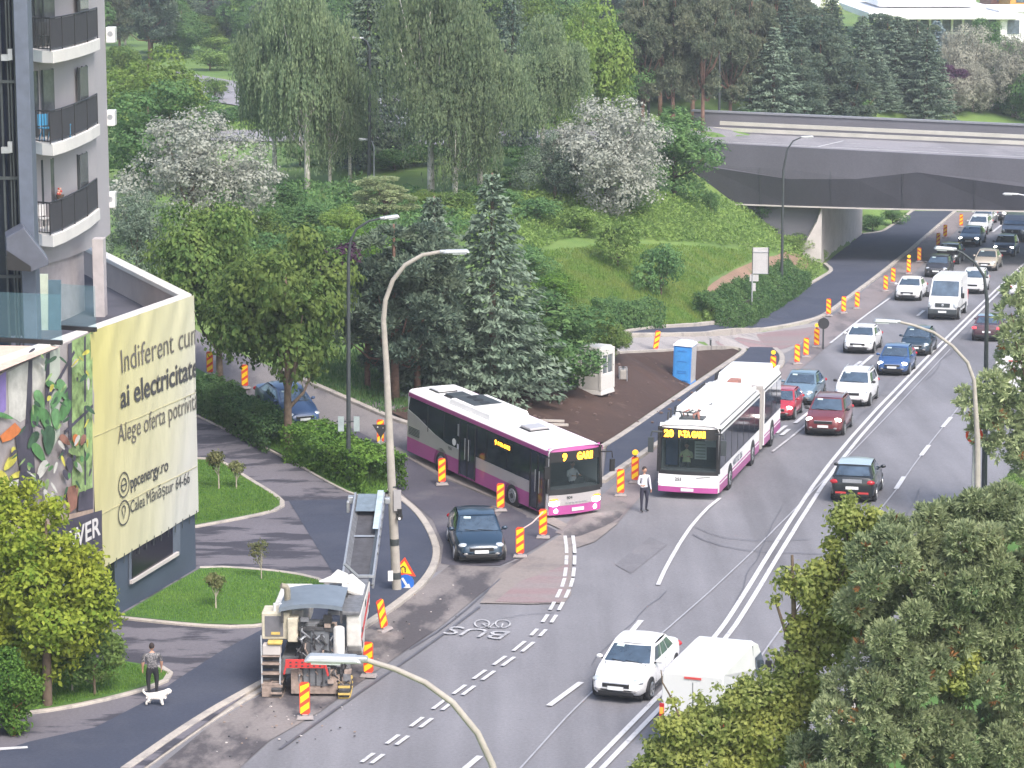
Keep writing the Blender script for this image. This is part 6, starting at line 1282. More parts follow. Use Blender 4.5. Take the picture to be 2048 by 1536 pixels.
cvr.bar(cv(0, 0, .36), (.7, 4.7, 3.9), .09, .09, METG); cvr.bar(cv(.02, 0, -.1), (.6, 5.0, 1.1), .3, .3, MG); cvr.build('conveyor_strut', mm)
mm.location = MP; mm.rotation_euler = (0, 0, MA); mm.scale = MS
b = MB(); a = G(560, 1400)+Z*.3; b.tube([G(600, 1385)+Z*.4, G(665, 1370)+Z*.35, G(720, 1340)+Z*.9], .018, mat('tape_red_white', (.6, .3, .28), .6), 5); tag(b.build('barrier_tape'), 'red and white tape hanging behind the milling machine', 'tape')
# clods of milled asphalt
rb2 = MB(); 
for k in range(80):
    t = random.random(); px = 430+t*460+random.uniform(-60, 60); py = 1520-t*330+random.uniform(-28, 28)
    if t < .75 and random.random() < .5: px, py = random.uniform(480, 720), 1490-(random.random())*90
    p = G(px, py); r_ = random.uniform(.015, .05); rb2.ell(p+Z*.05, (r_, r_*.8, r_*.5), random.choice((RST, MD, CONC)), 5, 3)
for k in range(90):
    p = G(random.uniform(1000, 1430), random.uniform(730, 860)); r_ = random.uniform(.04, .12)
    if p.x < 17: rb2.ell(p+Z*.15, (r_, r_*.8, r_*.55), mat('clod', (.13, .09, .08), .9), 5, 3)
o = rb2.build('rubble'); o['kind'] = 'stuff'; o['label'] = 'loose rubble and soil clods scattered over the works'
# ---------------------------------------------------------------- people and dog
def standing(P, fyaw, shirt, trous, label, arms='down', hairc=(.03, .02, .02), stout=1., hgt=1.75, longh=False, skinarms=True, bent=None, sleeve=.62):
    root = empty('person', P, fyaw); tag(root, label, 'person'); k = hgt/1.75; q = stout
    J = [(0, 0, .93, (.15*q, .115*q)), (0, -.01, 1.12, (.135*q, .105*q)), (0, 0, 1.33, (.165*q, .11*q)), (0, 0, 1.46, (.06, .055)), (0, .01, 1.53, .05)]
    E = [(0, 1), (1, 2), (2, 3), (3, 4)]
    for s in (-1, 1):
        i = len(J); J += [(s*.19*q, 0, 1.40, .062*q), (s*.25*q, -.02, 1.13, .047*q)]
        el = J[-1]
        if bent and s in bent: wr = (s*.20, .20, 1.06); hd_ = (-s*.3, .6, .2)
        else: wr = (s*.25*q, .07, .90); hd_ = (0, .15, -1)
        J.append((*wr, .03)); E += [(2, i), (i, i+1), (i+1, i+2)]; pm = hand(J, E, wr, hd_, (-s, 0, 0), .0105); E.append((i+2, pm))
        i = len(J); st = s*.03; J += [(s*.10*q, 0, .86, .095*q), (s*.115*q, .02, .50+0, .063*q), (s*.12, -.02+st, .10, .042), (s*.125, -.03+st, .05, .045), (s*.14, .14+st, .035, .036)]; E += [(0, i), (i, i+1), (i+1, i+2), (i+2, i+3), (i+3, i+4)]
    J = [(x*k, y*k, z*k, tuple(a*k for a in r) if hasattr(r, '__len__') else r*k) for x, y, z, r in J]
    shoe = mat('shoe_dark', (.025, .025, .03), .6)
    body = skinfig('body', J, E, root, shirt, [(lambda c: c.z < .085*k, shoe), (lambda c: c.z < .97*k and abs(c.x) < .215*k*q, trous), (lambda c: c.z > 1.46*k, SKIN), (lambda c: abs(c.x) > .20*k*q and c.z < 1.75*k*sleeve+.0, SKIN), (lambda c: bent is not None and c.y > .16*k and c.z > .97*k, SKIN), (None, shirt)], lv=2)
    head(root, (0, .02*k, 1.645*k), 0, hairc, longh, .105*k); return root
m, n, l, b = nodes('mottled_top'); l.new(ramp(n, l, noise(n, l, 28, 2, .6), [(.42, (.045, .045, .055)), (.62, (.22, .21, .22))]), b.inputs['Base Color']); MT = m
P = G(306, 1398); P.z += .11; standing(P, R(14), MT, mat('trousers_black', (.018, .018, .022), .8), 'woman in a mottled grey top and black trousers walking a white dog', stout=1.22, hgt=1.64, sleeve=.66)
P = G(1288, 1024); P.z += .03; standing(P, R(205), SHW, mat('trousers_navy', (.025, .025, .045), .8), 'man in a white shirt and dark trousers standing in front of the articulated bus', stout=1.02, hgt=1.80, bent=(1,), sleeve=.50)
# white dog, facing right
def dog(P, yaw):
    root = empty('dog', P, yaw); FW = mat('dog_white', (.74, .70, .66), .9, 0, .12, 14); tag(root, 'small fluffy white dog on the fresh footway beside the woman', 'dog')
    J = [(-.20, 0, .27, (.115, .115)), (0, 0, .26, (.11, .115)), (.16, 0, .28, (.13, .125)), (.27, 0, .36, .09), (.34, 0, .41, .095), (.43, 0, .38, .05)]; E = [(0, 1), (1, 2), (2, 3), (3, 4), (4, 5)]
    i = len(J); J += [(-.29, 0, .30, .03), (-.36, 0, .38, .035), (-.33, 0, .45, .02)]; E += [(0, i), (i, i+1), (i+1, i+2)]
    for s in (-1, 1):
        i = len(J); J += [(-.19, s*.07, .20, .05), (-.15+s*.03, s*.075, .15, .05), (-.24+s*.03, s*.075, .08, .036), (-.21+s*.03, s*.075, .02, .038)]; E += [(0, i), (i, i+1), (i+1, i+2), (i+2, i+3)]
        i = len(J); J += [(.15, s*.07, .19, .045), (.14-s*.03, s*.07, .10, .042), (.16-s*.03, s*.07, .02, .038)]; E += [(2, i), (i, i+1), (i+1, i+2)]
    skinfig('body', J, E, root, FW, lv=2)
    b = MB()
    for s in (-1, 1): b.ell((.34, s*.06, .36), (.025, .02, .05), FW, 8, 5); b.ell((.41, s*.025, .395), (.008, .008, .008), BLACK, 6, 4)
    b.ell((.462, 0, .365), (.014, .014, .012), BLACK, 6, 4); b.build('ears_and_muzzle', root, smooth=True)
    tf = MB()
    for k in range(200):
        t = random.uniform(-.25, .3); a = random.uniform(-1.9, 1.9); c_ = Vector((t, .085*math.sin(a), .26+.085*math.cos(a))); tf.add([c_, c_+Vector((-.02, .02*math.sin(a), -.035)), c_+Vector((.012, .01*math.sin(a), -.03))], [(0, 1, 2)], FW)
    tf.build('fur', root, recalc=False); return root
P = G(313, 1417); P.z += .11; dog(P, R(-4)).scale = (1.12,)*3
# ---------------------------------------------------------------- vegetation
def nrm(v): return v/(np.linalg.norm(v, axis=-1, keepdims=True)+1e-9)
def leafmesh(name, c, n, L, Wd, mats, mi=None, along=None, bend=0., droop=0.):
    """diamond leaves: centres c, normals n, length L, width Wd"""
    N = len(c); r = rng.normal(size=(N, 3)); u = nrm(np.cross(n, r)) if along is None else nrm(along+rng.normal(size=(N, 3))*.15)
    v = nrm(np.cross(n, u)); L = np.broadcast_to(L, (N,))[:, None]; Wd = np.broadcast_to(Wd, (N,))[:, None]
    a = c-u*L*.5; b = c+v*Wd*.5+n*bend*L; d = c+u*L*.5; e = c-v*Wd*.5+n*bend*L
    if droop: d = d-np.array([0, 0, 1])*L*droop
    V = np.stack([a, b, d, e], 1).reshape(-1, 3).astype(np.float32)
    me = bpy.data.meshes.new(name); me.vertices.add(4*N); me.vertices.foreach_set('co', V.ravel()); me.loops.add(4*N); me.loops.foreach_set('vertex_index', np.arange(4*N, dtype=np.int32))
    me.polygons.add(N); me.polygons.foreach_set('loop_start', np.arange(0, 4*N, 4, dtype=np.int32)); me.polygons.foreach_set('loop_total', np.full(N, 4, np.int32))
    for m in mats: me.materials.append(m)
    if mi is not None: me.polygons.foreach_set('material_index', mi.astype(np.int32))
    me.update(calc_edges=True); return me
def lobes_in(H_, W_, cb, k, rr=(.26, .42), top=1.0):
    """lobe centres and radii filling an egg-shaped envelope"""
    out = []; cz = (cb+top)/2*H_; hz = (top-cb)/2*H_
    for i in range(k):
        u = rng.normal(size=3); u /= np.linalg.norm(u); rad = rng.uniform(.50, .95)
        if i < k*.2: rad *= .5
        r = rng.uniform(*rr)*W_/2*1.25
        p = np.array([u[0]*W_/2*rad, u[1]*W_/2*rad, cz+u[2]*hz*rad]); k2 = 1-.25*max(0, (p[2]-cz)/hz); p[0] *= k2; p[1] *= k2
        out.append((p, r))
    return out
def shell_pts(lobes, n, flat=.85, upper=.35):
    rs = np.array([r for _, r in lobes]); P = np.array([p for p, _ in lobes]); w_ = rs**2; idx = rng.choice(len(lobes), n, p=w_/w_.sum())
    d = nrm(rng.normal(size=(n, 3))); d[:, 2] = np.where((d[:, 2] < 0) & (rng.random(n) < upper), -d[:, 2], d[:, 2])
    rad = rs[idx]*rng.uniform(.72, 1.08, n); c = P[idx]+d*rad[:, None]*np.array([1, 1, flat]); return c, d
def clumped(lobes, ncl, per, cr, flat=.85):
    c, d = shell_pts(lobes, ncl, flat); i = np.repeat(np.arange(ncl), per); o = rng.normal(size=(ncl*per, 3))*cr*np.array([1, 1, .7])
    return c[i]+o, nrm(d[i]*.9+nrm(o)*.5+np.array([0, 0, .35])+rng.normal(size=(ncl*per, 3))*.45)
def trunkmesh(name, H_, r, lobes, m, top=.8, lean=0., nl=7):
    b = MB(); lx, ly = rng.uniform(-1, 1, 2)*lean
    pts = [(lx*t*t*H_*.1, ly*t*t*H_*.1, t*H_*top) for t in np.linspace(-.03, 1, 7)]; b.tube(pts, list(np.linspace(r*1.25, r*.25, 7)), m, 8)
    for p, rr in (lobes[:nl] if lobes else []):
        t = max(.25, min(.9, p[2]/H_*.65)); s = np.array([lx*t*t*H_*.1, ly*t*t*H_*.1, t*H_*top*.9]); mid_ = (s+p)/2+np.array([0, 0, -.05*H_]); b.tube([s, mid_, p], [r*.45, r*.3, r*.1], m, 6)
    b_ = MB(); me = bpy.data.meshes.new(name); me.from_pydata(b.v, [], b.f); me.materials.append(m); me.polygons.foreach_set('use_smooth', [True]*len(me.polygons)); return me
LM = {
 'linden': leafmat('leaf_linden', (.070, .141, .046), (.184, .273, .087), (.231, .301, .087), .4),
 'maple': leafmat('leaf_maple', (.136, .231, .036), (.326, .397, .070), (.400, .416, .062), .4),
 'mixed': leafmat('leaf_yellow_green', (.16, .22, .06), (.48, .54, .20), (.52, .54, .15), .45),
 'green': leafmat('leaf_green', (.056, .130, .056), (.151, .261, .102), (.170, .281, .102), .35),
 'fresh': leafmat('leaf_fresh', (.109, .194, .046), (.245, .351, .102), (.281, .370, .102), .4),
 'silver': leafmat('leaf_silver', (.23, .25, .215), (.40, .42, .375), (.43, .44, .39), .3),
 'cream': leafmat('leaf_cream', (.23, .24, .195), (.40, .395, .33), (.42, .41, .35), .3),
 'purple': leafmat('leaf_purple', (.046, .024, .046), (.092, .046, .084), (.109, .055, .101), .3),
 'birch': leafmat('leaf_birch', (.101, .160, .089), (.239, .310, .177), (.257, .320, .177), .4),
 'pine': leafmat('needle_pine', (.058, .096, .078), (.152, .206, .156), (.177, .222, .144), .2),
 'pinefar': leafmat('needle_pine_brown', (.075, .105, .07), (.17, .20, .135), (.19, .19, .13), .2),
 'spruce': leafmat('needle_spruce', (.075, .115, .085), (.20, .265, .195), (.245, .31, .235), .2),
 'bluespruce': leafmat('needle_blue_spruce', (.124, .185, .195), (.308, .389, .420), (.332, .405, .440), .2),
 'nearpine': leafmat('needle_near_pine', (.15, .205, .105), (.40, .47, .26), (.46, .51, .29), .35),
 'hedge': leafmat('leaf_hedge', (.054, .132, .030), (.155, .282, .061), (.190, .320, .061), .3),
 'vine': leafmat('leaf_vine', (.11, .20, .06), (.27, .39, .12), (.31, .43, .13), .4),
 'blade': leafmat('grass_blade', (.085, .185, .038), (.19, .33, .075), (.22, .35, .08), .4),
 'meadow': leafmat('meadow_blade', (.10, .20, .045), (.24, .36, .09), (.29, .33, .10), .4),
 'dry': leafmat('dry_needle', (.235, .118, .050), (.336, .176, .076), None, .1),
}
PROTO = {}
def proto(kind, var=0):
    """returns (crown mesh, trunk mesh, H, W) at a nominal size"""
    key = (kind, var)
    if key in PROTO: return PROTO[key]
    if kind in ('linden', 'maple', 'green', 'fresh', 'silver', 'cream', 'purple', 'mixed', 'yellowgreen'):
        H_, W_, cb = {'linden': (9, 8, .30), 'maple': (8, 7, .15), 'mixed': (9, 7, .1), 'green': (9, 8, .04), 'fresh': (9, 8, .04), 'silver': (8, 9.5, .02), 'cream': (8, 9.5, -.02), 'purple': (7, 5, .12)}[kind]
        nl = {'linden': 26, 'maple': 30, 'mixed': 34, 'silver': 24, 'cream': 24}.get(kind, 22); lob = lobes_in(H_, W_, cb, nl, (.20, .36))
        ncl, per, cr, L = {'linden': (2300, 9, .17, .26), 'maple': (2300, 10, .13, .17), 'mixed': (2200, 9, .14, .16), 'silver': (2000, 10, .20, .22), 'cream': (2000, 10, .22, .22)}.get(kind, (1900, 9, .20, .27))
        c, n = clumped(lob, ncl, per, cr); me = leafmesh('crown', c, n, rng.uniform(.45, 1.5, len(c))*L, rng.uniform(.6, 1.2, len(c))*L*.72, [LM[kind]], bend=.06)
        if kind in ('silver', 'cream'): c2 = c
        tr = trunkmesh('trunk', H_, .22, lob, BARK)
    elif kind == 'birch':
        H_, W_ = 17, 9; lob = lobes_in(H_, W_, .20, 46, (.16, .28)); ns = 2300; s, d = shell_pts(lob, ns, .9, .5); Ln = rng.uniform(1.0, 3.6, ns); per = 13
        i = np.repeat(np.arange(ns), per); t = np.tile(np.linspace(0, 1, per), ns); c = s[i].copy(); out = d[i].copy(); out[:, 2] = 0
        c += out*(.45*np.sin(t*1.6))[:, None]; c[:, 2] -= t*t*Ln[i]*.9+t*.1*Ln[i]; c += rng.normal(size=c.shape)*.07; c = c[c[:, 2] > H_*.07]; N = len(c)
        n = nrm(rng.normal(size=(N, 3))*np.array([1, 1, .3])); me = leafmesh('crown', c, n, rng.uniform(.24, .42, N), rng.uniform(.10, .17, N), [LM['birch']], along=np.tile([0, 0, -1.], (N, 1)))
        tr = trunkmesh('trunk', H_, .24, lob, BIRCHB, nl=14)
    elif kind in ('spruce', 'bluespruce', 'conifer'):
        H_, W_ = (12, 6.0); C, Nn, A_ = [], [], []; nb = 34
        for k in range(nb):
            t = k/nb; z = H_*(.06+.92*t); R0 = W_/2*1.12*(1-t**1.5)**.9*(1-t*.15)+.12; m_ = int(11-5*t)
            for j in range(m_):
                a = 2*math.pi*(j+rng.random())/m_; R1 = R0*rng.uniform(.72, 1.10); ns = int(10+R1*16); s = np.sqrt(rng.random(ns))
                dx = np.array([math.cos(a), math.sin(a), 0]); sd_ = np.array([-math.sin(a), math.cos(a), 0]); wd = .16+.26*R1*(1-s)*.9+.10
                p = dx*(s*R1)[:, None]+sd_*(rng.uniform(-1, 1, ns)*wd)[:, None]; p[:, 2] += z-.34*s*R1+.18*R1*s**3+rng.normal(size=ns)*.06
                C.append(p); al = np.tile(dx*.8, (ns, 1))+np.array([0, 0, -.35])+rng.normal(size=(ns, 3))*.4; A_.append(al); Nn.append(np.tile([0, 0, 1.], (ns, 1))+rng.normal(size=(ns, 3))*.5)
        c = np.concatenate(C); n = nrm(np.concatenate(Nn)); al = nrm(np.concatenate(A_)); N = len(c)
        me = leafmesh('crown', c, n, rng.uniform(.26, .46, N), rng.uniform(.10, .17, N), [LM[kind if kind != 'conifer' else 'pine']], along=al)
        tr = trunkmesh('trunk', H_, .2, None, BARK, top=.97)
    elif kind in ('pine', 'pinefar'):
        H_, W_ = (12, 7.5); lob = lobes_in(H_, W_, .10 if kind == 'pine' else .12, 46, (.13, .24)); ncl, per = 2400, 12
        c0, d = shell_pts(lob, ncl, .6, .6); i = np.repeat(np.arange(ncl), per); dirs = nrm(d[i]*.5+rng.normal(size=(ncl*per, 3))*.7+np.array([0, 0, .4])); L = rng.uniform(.26, .46, ncl*per)
        c = c0[i]+dirs*(L*.5)[:, None]+rng.normal(size=dirs.shape)*.05; n = nrm(np.cross(dirs, rng.normal(size=dirs.shape))); me = leafmesh('crown', c, n, L, L*.30, [LM[kind]], along=dirs)
        tr = trunkmesh('trunk', H_, .22, lob, mat('pine_bark', (.17, .10, .075), .9, 0, .35, 4), nl=22, top=.93)
    elif kind == 'shrub': 
        H_, W_ = 2.6, 3.4; lob = lobes_in(H_, W_, -.1, 12, (.3, .45)); c, n = clumped(lob, 420, 9, .12); me = leafmesh('crown', c, n, rng.uniform(.12, .24, len(c)), rng.uniform(.08, .15, len(c)), [LM['green']], bend=.05); tr = trunkmesh('trunk', H_, .07, lob, BARK, .6)
    elif kind in ('young', 'topiary'):
        H_, W_ = (2.6, 1.5) if kind == 'young' else (1.5, 1.0); lob = lobes_in(H_, W_, .36 if kind == 'young' else .62, 9, (.22, .38)); c, n = clumped(lob, 100, 7, .07); c = c[c[:, 2] > H_*.25]; n = n[:len(c)]
        me = leafmesh('crown', c, n, rng.uniform(.09, .16, len(c)), rng.uniform(.06, .10, len(c)), [LM['young']], bend=.05); tr = trunkmesh('trunk', H_, .035, lob, mat('young_bark', (.40, .36, .30), .8), .85)
    PROTO[key] = (me, tr, H_, W_); return PROTO[key]
LM['young'] = leafmat('leaf_young', (.10, .13, .05), (.24, .25, .12), (.28, .26, .13))
MV = {}
def recolour(me, m):
    k = (me.name, m.name)
    if k not in MV: c = me.copy(); c.materials.clear(); c.materials.append(m); MV[k] = c
    return MV[k]
GROUP = {'birch_tree': 'weeping birches on the island', 'pine_tree': 'pines behind the upper road', 'spruce_tree': 'spruces behind the flyover'}
def tree(kind, name, px, py, top, wpx, label, var=0, lm=None, group=None, base=None, dz=0., sq=1., cat='tree'):
    me, tr, H_, W_ = proto(kind, var); P = G(px, py) if base is None else base; s_ = S(P)
    hgt = (py-top)/s_/cp; wid = wpx/s_
    root = empty(name, P, random.uniform(0, 6.28)); tag(root, label, cat, group)
    k = hgt/H_; kw_ = wid/W_; root.scale = (kw_, kw_*sq, k)
    c = bpy.data.objects.new('crown', recolour(me, LM[lm]) if lm else me); link(c, root); t = bpy.data.objects.new('trunk', tr); link(t, root); return root
Tn = [
 # mid-ground, island
 ('linden', 'linden_tree', 440, 795, 402, 250, 'broad green linden directly right of the white banner corner, farther of two', {}),
 ('linden', 'linden_tree', 577, 908, 462, 300, 'broad green linden whose trunk rises from the hedge gap', dict(var=1)),
 ('silver', 'olive_tree', 385, 500, 252, 310, 'wide silver leaved tree directly right of the apartment tower', {}),
 ('silver', 'olive_tree', 275, 560, 400, 170, 'lower grey green bush between the tower and the linden', dict(lm='spruce')),
 ('green', 'broadleaf_tree', 300, 380, 175, 230, 'dark green tree behind the silver tree beside the tower', {}),
 ('fresh', 'broadleaf_tree', 300, 300, 85, 210, 'yellow green crown behind the dark tree beside the tower', {}),
 ('birch', 'birch_tree', 615, 388, -60, 205, 'leftmost large weeping birch', {}),
 ('birch', 'birch_tree', 550, 372, 20, 170, 'weeping birch at the far left of the row, left of the largest left one', dict(var=1)),
 ('birch', 'birch_tree', 660, 378, 60, 130, 'slim weeping birch just right of the leftmost large one', dict(var=0)),
 ('birch', 'birch_tree', 910, 408, 90, 200, 'lower weeping birch in front of the largest one', dict(var=0)),
 ('birch', 'birch_tree', 862, 400, -60, 250, 'largest weeping birch in the middle of the row', dict(var=1)),
 ('birch', 'birch_tree', 960, 396, 20, 200, 'weeping birch just right of the largest one', dict(var=0)),
 ('birch', 'birch_tree', 1085, 330, 45, 190, 'smaller weeping birch at the right end of the row', dict(var=1)),
 ('birch', 'birch_tree', 700, 362, 140, 120, 'low weeping birch left of the park lamp', dict(var=1)),
 ('conifer', 'pine_tree', 740, 330, -80, 190, 'dark conifer standing between the two tallest birches', {}),
 ('conifer', 'pine_tree', 1025, 300, -60, 120, 'narrow dark conifer between the right birches', {}),
 ('fresh', 'broadleaf_tree', 1165, 290, -20, 190, 'yellow green broadleaf tree behind the right birches', {}),
 ('green', 'broadleaf_tree', 1225, 262, 60, 130, 'green broadleaf tree left of the leftmost lamp post', {}),
 ('green', 'broadleaf_tree', 1110, 250, 10, 150, 'mid green tree behind the right end birches', dict(lm='linden')),
 ('cream', 'olive_tree', 1215, 420, 200, 275, 'pale blossoming olive tree on the knoll by the flyover', dict(lm='silver')),
 ('cream', 'olive_tree', 1110, 400, 262, 140, 'dull grey green olive bush left of the pale blossoming one', dict(lm='spruce')),
 ('green', 'broadleaf_tree', 1348, 395, 222, 205, 'rounded green tree touching the left end of the flyover', dict(var=1)),
 ('pine', 'pine_tree', 790, 800, 425, 280, 'dark bushy pine behind the bus, left of the blue spruces', {}),
 ('pine', 'pine_tree', 735, 775, 500, 180, 'smaller dark pine left of the bushy one', dict(var=1)),
 ('pine', 'pine_tree', 835, 795, 470, 210, 'dark pine pressed against the left side of the two spruces', dict(var=1)),
 ('spruce', 'spruce_tree', 870, 778, 385, 240, 'blue green spruce between the dark pine and the tallest spruce', {}),
 ('spruce', 'spruce_tree', 985, 792, 338, 265, 'tallest blue green spruce at the edge of the dug soil', dict(var=1)),
 ('purple', 'purple_tree', 662, 650, 478, 130, 'dark purple leaved bush behind the lindens', {}),
 ('purple', 'purple_tree', 455, 75, -40, 70, 'dark purple tree at the top left of the far wood', {}),
 ('purple', 'purple_tree', 1742, 150, 52, 45, 'small purple tree among the pines right of the lamps', {}),
 ('purple', 'purple_tree', 1912, 245, 150, 75, 'dark purple tree in front of the cream trees on the right', {}),
 ('fresh', 'shrub_tree', 680, 480, 405, 90, 'bright yellow green bush left of the dark lamp head', {}),
 ('fresh', 'shrub_tree', 850, 425, 375, 70, 'lime yellow bush behind the spruces', {}),
 ('pine', 'pine_tree', 770, 450, 345, 130, 'young light green pine behind the dark lamp head', dict(lm='nearpine')),
 ('green', 'broadleaf_tree', 1082, 775, 588, 270, 'large spreading green bush left of the white cabin', dict(var=1, lm='green')),
 ('green', 'broadleaf_tree', 1215, 722, 625, 95, 'lighter green bush overhanging the white cabin', dict(lm='linden')),
 # foreground
 ('maple', 'maple_tree', 60, 1560, 960, 330, 'yellow green maple in front of the printed banner', dict(base=(14, 1475))),
]
for kind, nm, px, py, top, wpx, lb, kw in Tn:
    if 'base' in kw: kw = dict(kw); kw.pop('base')
    if nm == 'maple_tree': continue
    tree(kind, nm, px, py, top, wpx, lb, **kw)
# the maple at the lower left: one tree with an upper and a lower mass
def near_tree(name, label, basepx, lob_px, ncl, per, cr, L, lm, needles=False, trunk_r=.2, barkm=None, group=None, asp=.7):
    P = G(*basepx); root = empty(name, P); tag(root, label, 'tree', group); lob = []
    for x, y, rpx, dy in lob_px:
        q_ = onY(x, y, P.y+dy); sc = FPX/(q_.y*cp+(CAMH-q_.z)*sp); rk = rpx*rng.uniform(*((.9, 1.25) if needles else (.65, 1.1))); lob.append((np.array([q_.x-P.x, q_.y-P.y, q_.z-P.z]), rk/sc))
    if not needles:
        c, n = clumped(lob, ncl, per, cr, 1.0); n = nrm(n+rng.normal(size=n.shape)*.55); me = leafmesh('crown', c, n, rng.uniform(.6, 1.3, len(c))*L, rng.uniform(.6, 1.1, len(c))*L*asp, [LM[lm]], bend=.06)
    else:
        c0, d = shell_pts(lob, ncl, 1.0, .4); i = np.repeat(np.arange(ncl), per); dirs = nrm(d[i]*.8+rng.normal(size=(ncl*per, 3))*.55+np.array([0, 0, .25])); LL = rng.uniform(.7, 1.3, ncl*per)*rng.uniform(.55, 1.5, ncl)[i]*L
        c = c0[i]+dirs*(LL*.5)[:, None]+rng.normal(size=dirs.shape)*.02; n = nrm(np.cross(dirs, rng.normal(size=dirs.shape))); mi = (rng.random(ncl) < .012)[i]
        me = leafmesh('crown', c, n, LL, LL*asp, [LM[lm], LM['dry']], mi=mi, along=dirs)
    o = bpy.data.objects.new('crown', me); link(o, root)
    zt_ = max(p[2] for p, r in lob); cx = np.mean([p[0] for p, r in lob]); b = MB()
    tp_ = [np.array([0, 0, -.3]), np.array([cx*.15, 0, zt_*.3]), np.array([cx*.4, 0, zt_*.6]), np.array([cx*.6, 0, zt_*.85])]
    b.tube(tp_, [trunk_r*1.2, trunk_r, trunk_r*.7, trunk_r*.3], barkm or BARK, 10)
    for p, r in lob[:7]: t = min(.95, max(.2, p[2]/zt_*.75)); s_ = tp_[0]+(tp_[3]-tp_[0])*t; b.tube([s_, (s_+p)/2+np.array([0, 0, -.1]), p], [trunk_r*.35, trunk_r*.22, trunk_r*.08], barkm or BARK, 6)
    b.build('trunk', root, smooth=True); return root
near_tree('maple_tree', 'yellow green maple covering the lower left of the printed banner', (95, 1420), [(30, 1015, 55, 0), (90, 1040, 45, .5), (20, 1075, 60, -.5), (60, 1120, 55, .3), (110, 1110, 50, 0), (160, 1140, 50, .4), (60, 1180, 60, -.6), (120, 1190, 60, .8), (180, 1180, 45, 0), (20, 1230, 60, .4), (90, 1250, 60, -.8), (150, 1250, 60, .2), (190, 1225, 35, 0), (130, 1300, 45, .3), (60, 1310, 45, .5), (-20, 1150, 70, 0), (-30, 1060, 60, 0), (5, 985, 30, 0), (-20, 1290, 60, 0), (115, 1010, 14, 0), (60, 975, 16, 0), (200, 1150, 18, 0), (215, 1195, 16, 0), (180, 1110, 14, 0), (230, 1240, 12, 0), (140, 1080, 16, 0), (205, 1260, 16, 0), (95, 1345, 22, .3)], 2700, 8, .14, .19, 'maple', trunk_r=.13)
near_tree('broadleaf_tree', 'darker green bush under the yellow maple at the left edge', (190, 1400), [(200, 1310, 45, .3), (150, 1335, 40, 0), (215, 1285, 25, .3), (100, 1330, 40, -.3), (225, 1325, 22, .2), (235, 1290, 14, .2), (185, 1275, 16, .2)], 620, 8, .08, .13, 'linden', trunk_r=.04)
near_tree('broadleaf_tree', 'low green tree at the bottom left corner', (28, 1478), [(10, 1360, 45, 0), (50, 1390, 40, .2), (-10, 1410, 50, 0), (30, 1440, 35, .1), (70, 1370, 25, 0), (10, 1320, 35, 0)], 900, 8, .08, .12, 'hedge', trunk_r=.05, barkm=mat('red_bark', (.28, .13, .07), .9))
# foreground right: yellow-green tree and the big pines
r1 = near_tree('broadleaf_tree', 'yellow green tree with thin bare tips in front of the large pine', (1600, 1720), [(1690, 1040, 30, 0), (1720, 1080, 34, .3), (1740, 1050, 22, 0), (1680, 1110, 30, 0), (1640, 1150, 36, 0), (1690, 1180, 48, .4), (1730, 1150, 40, .4), (1650, 1220, 46, 0), (1610, 1180, 28, -.2), (1600, 1260, 38, 0), (1660, 1290, 50, .3), (1600, 1330, 45, 0), (1700, 1240, 45, .4),
    (1560, 1380, 45, 0), (1620, 1400, 55, .3), (1500, 1400, 40, 0), (1465, 1405, 32, 0), (1400, 1452, 40, 0), (1360, 1460, 45, -.3), (1460, 1460, 55, .2), (1540, 1470, 60, 0), (1340, 1510, 50, 0), (1420, 1530, 60, 0), (1510, 1540, 60, 0), (1300, 1545, 30, 0), (1600, 1500, 55, 0), (1570, 1170, 16, 0), (1550, 1200, 10, 0), (1565, 1150, 8, 0), (1590, 1140, 10, 0), (1690, 1012, 10, 0), (1700, 1000, 8, 0), (1665, 1085, 12, 0), (1655, 1130, 12, 0), (1620, 1210, 14, 0), (1590, 1285, 14, 0), (1330, 1450, 12, -.3), (1345, 1405, 9, -.3), (1400, 1400, 12, 0), (1430, 1375, 10, 0), (1490, 1365, 14, 0), (1530, 1350, 12, 0), (1310, 1490, 14, 0), (1740, 1020, 12, 0), (1765, 1040, 10, 0), (1550, 1310, 9, 0), (1575, 1430, 40, 0)], 5600, 7, .10, .15, 'mixed', trunk_r=.12)
b = MB(); P = Vector(r1.location)
def rel(x, y, dy=0): return onY(x, y, P.y+dy)-P
b.tube([rel(1600, 1420), rel(1588, 1330), rel(1570, 1260), rel(1552, 1205)], [.075, .06, .045, .03], BARK, 8); b.tube([rel(1570, 1260), rel(1600, 1210), rel(1612, 1165)], [.02, .015, .008], BARK, 5); b.tube([rel(1575, 1290), rel(1550, 1320), rel(1545, 1350)], [.015, .01, .006], BARK, 5)
b.tube([rel(1700, 1110), rel(1692, 1060), rel(1690, 1020)], [.02, .015, .01], BARK, 5); b.tube([rel(1370, 1460, -.3), rel(1345, 1400, -.3), rel(1325, 1365, -.3), rel(1322, 1340, -.3)], [.03, .025, .02, .012], BARK, 6); b.build('branch', r1, smooth=True)
lob = []
for yy, x0, x1 in ((1035, 1880, 2060), (1075, 1760, 2070), (1120, 1730, 2080), (1170, 1740, 2080), (1220, 1700, 2080), (1270, 1740, 2080), (1325, 1720, 2080), (1380, 1680, 2080), (1440, 1660, 2080), (1500, 1620, 2080), (1560, 1600, 2080)):
    for x in np.arange(x0, x1, 40): lob.append((x+random.uniform(-15, 15), yy+random.uniform(-15, 15), random.uniform(20, 40), random.uniform(-1.6, .6)))
lob += [(1860, 1040, 26, 0), (1790, 1062, 24, 0), (2010, 1010, 34, .5), (1950, 1012, 24, 0)]
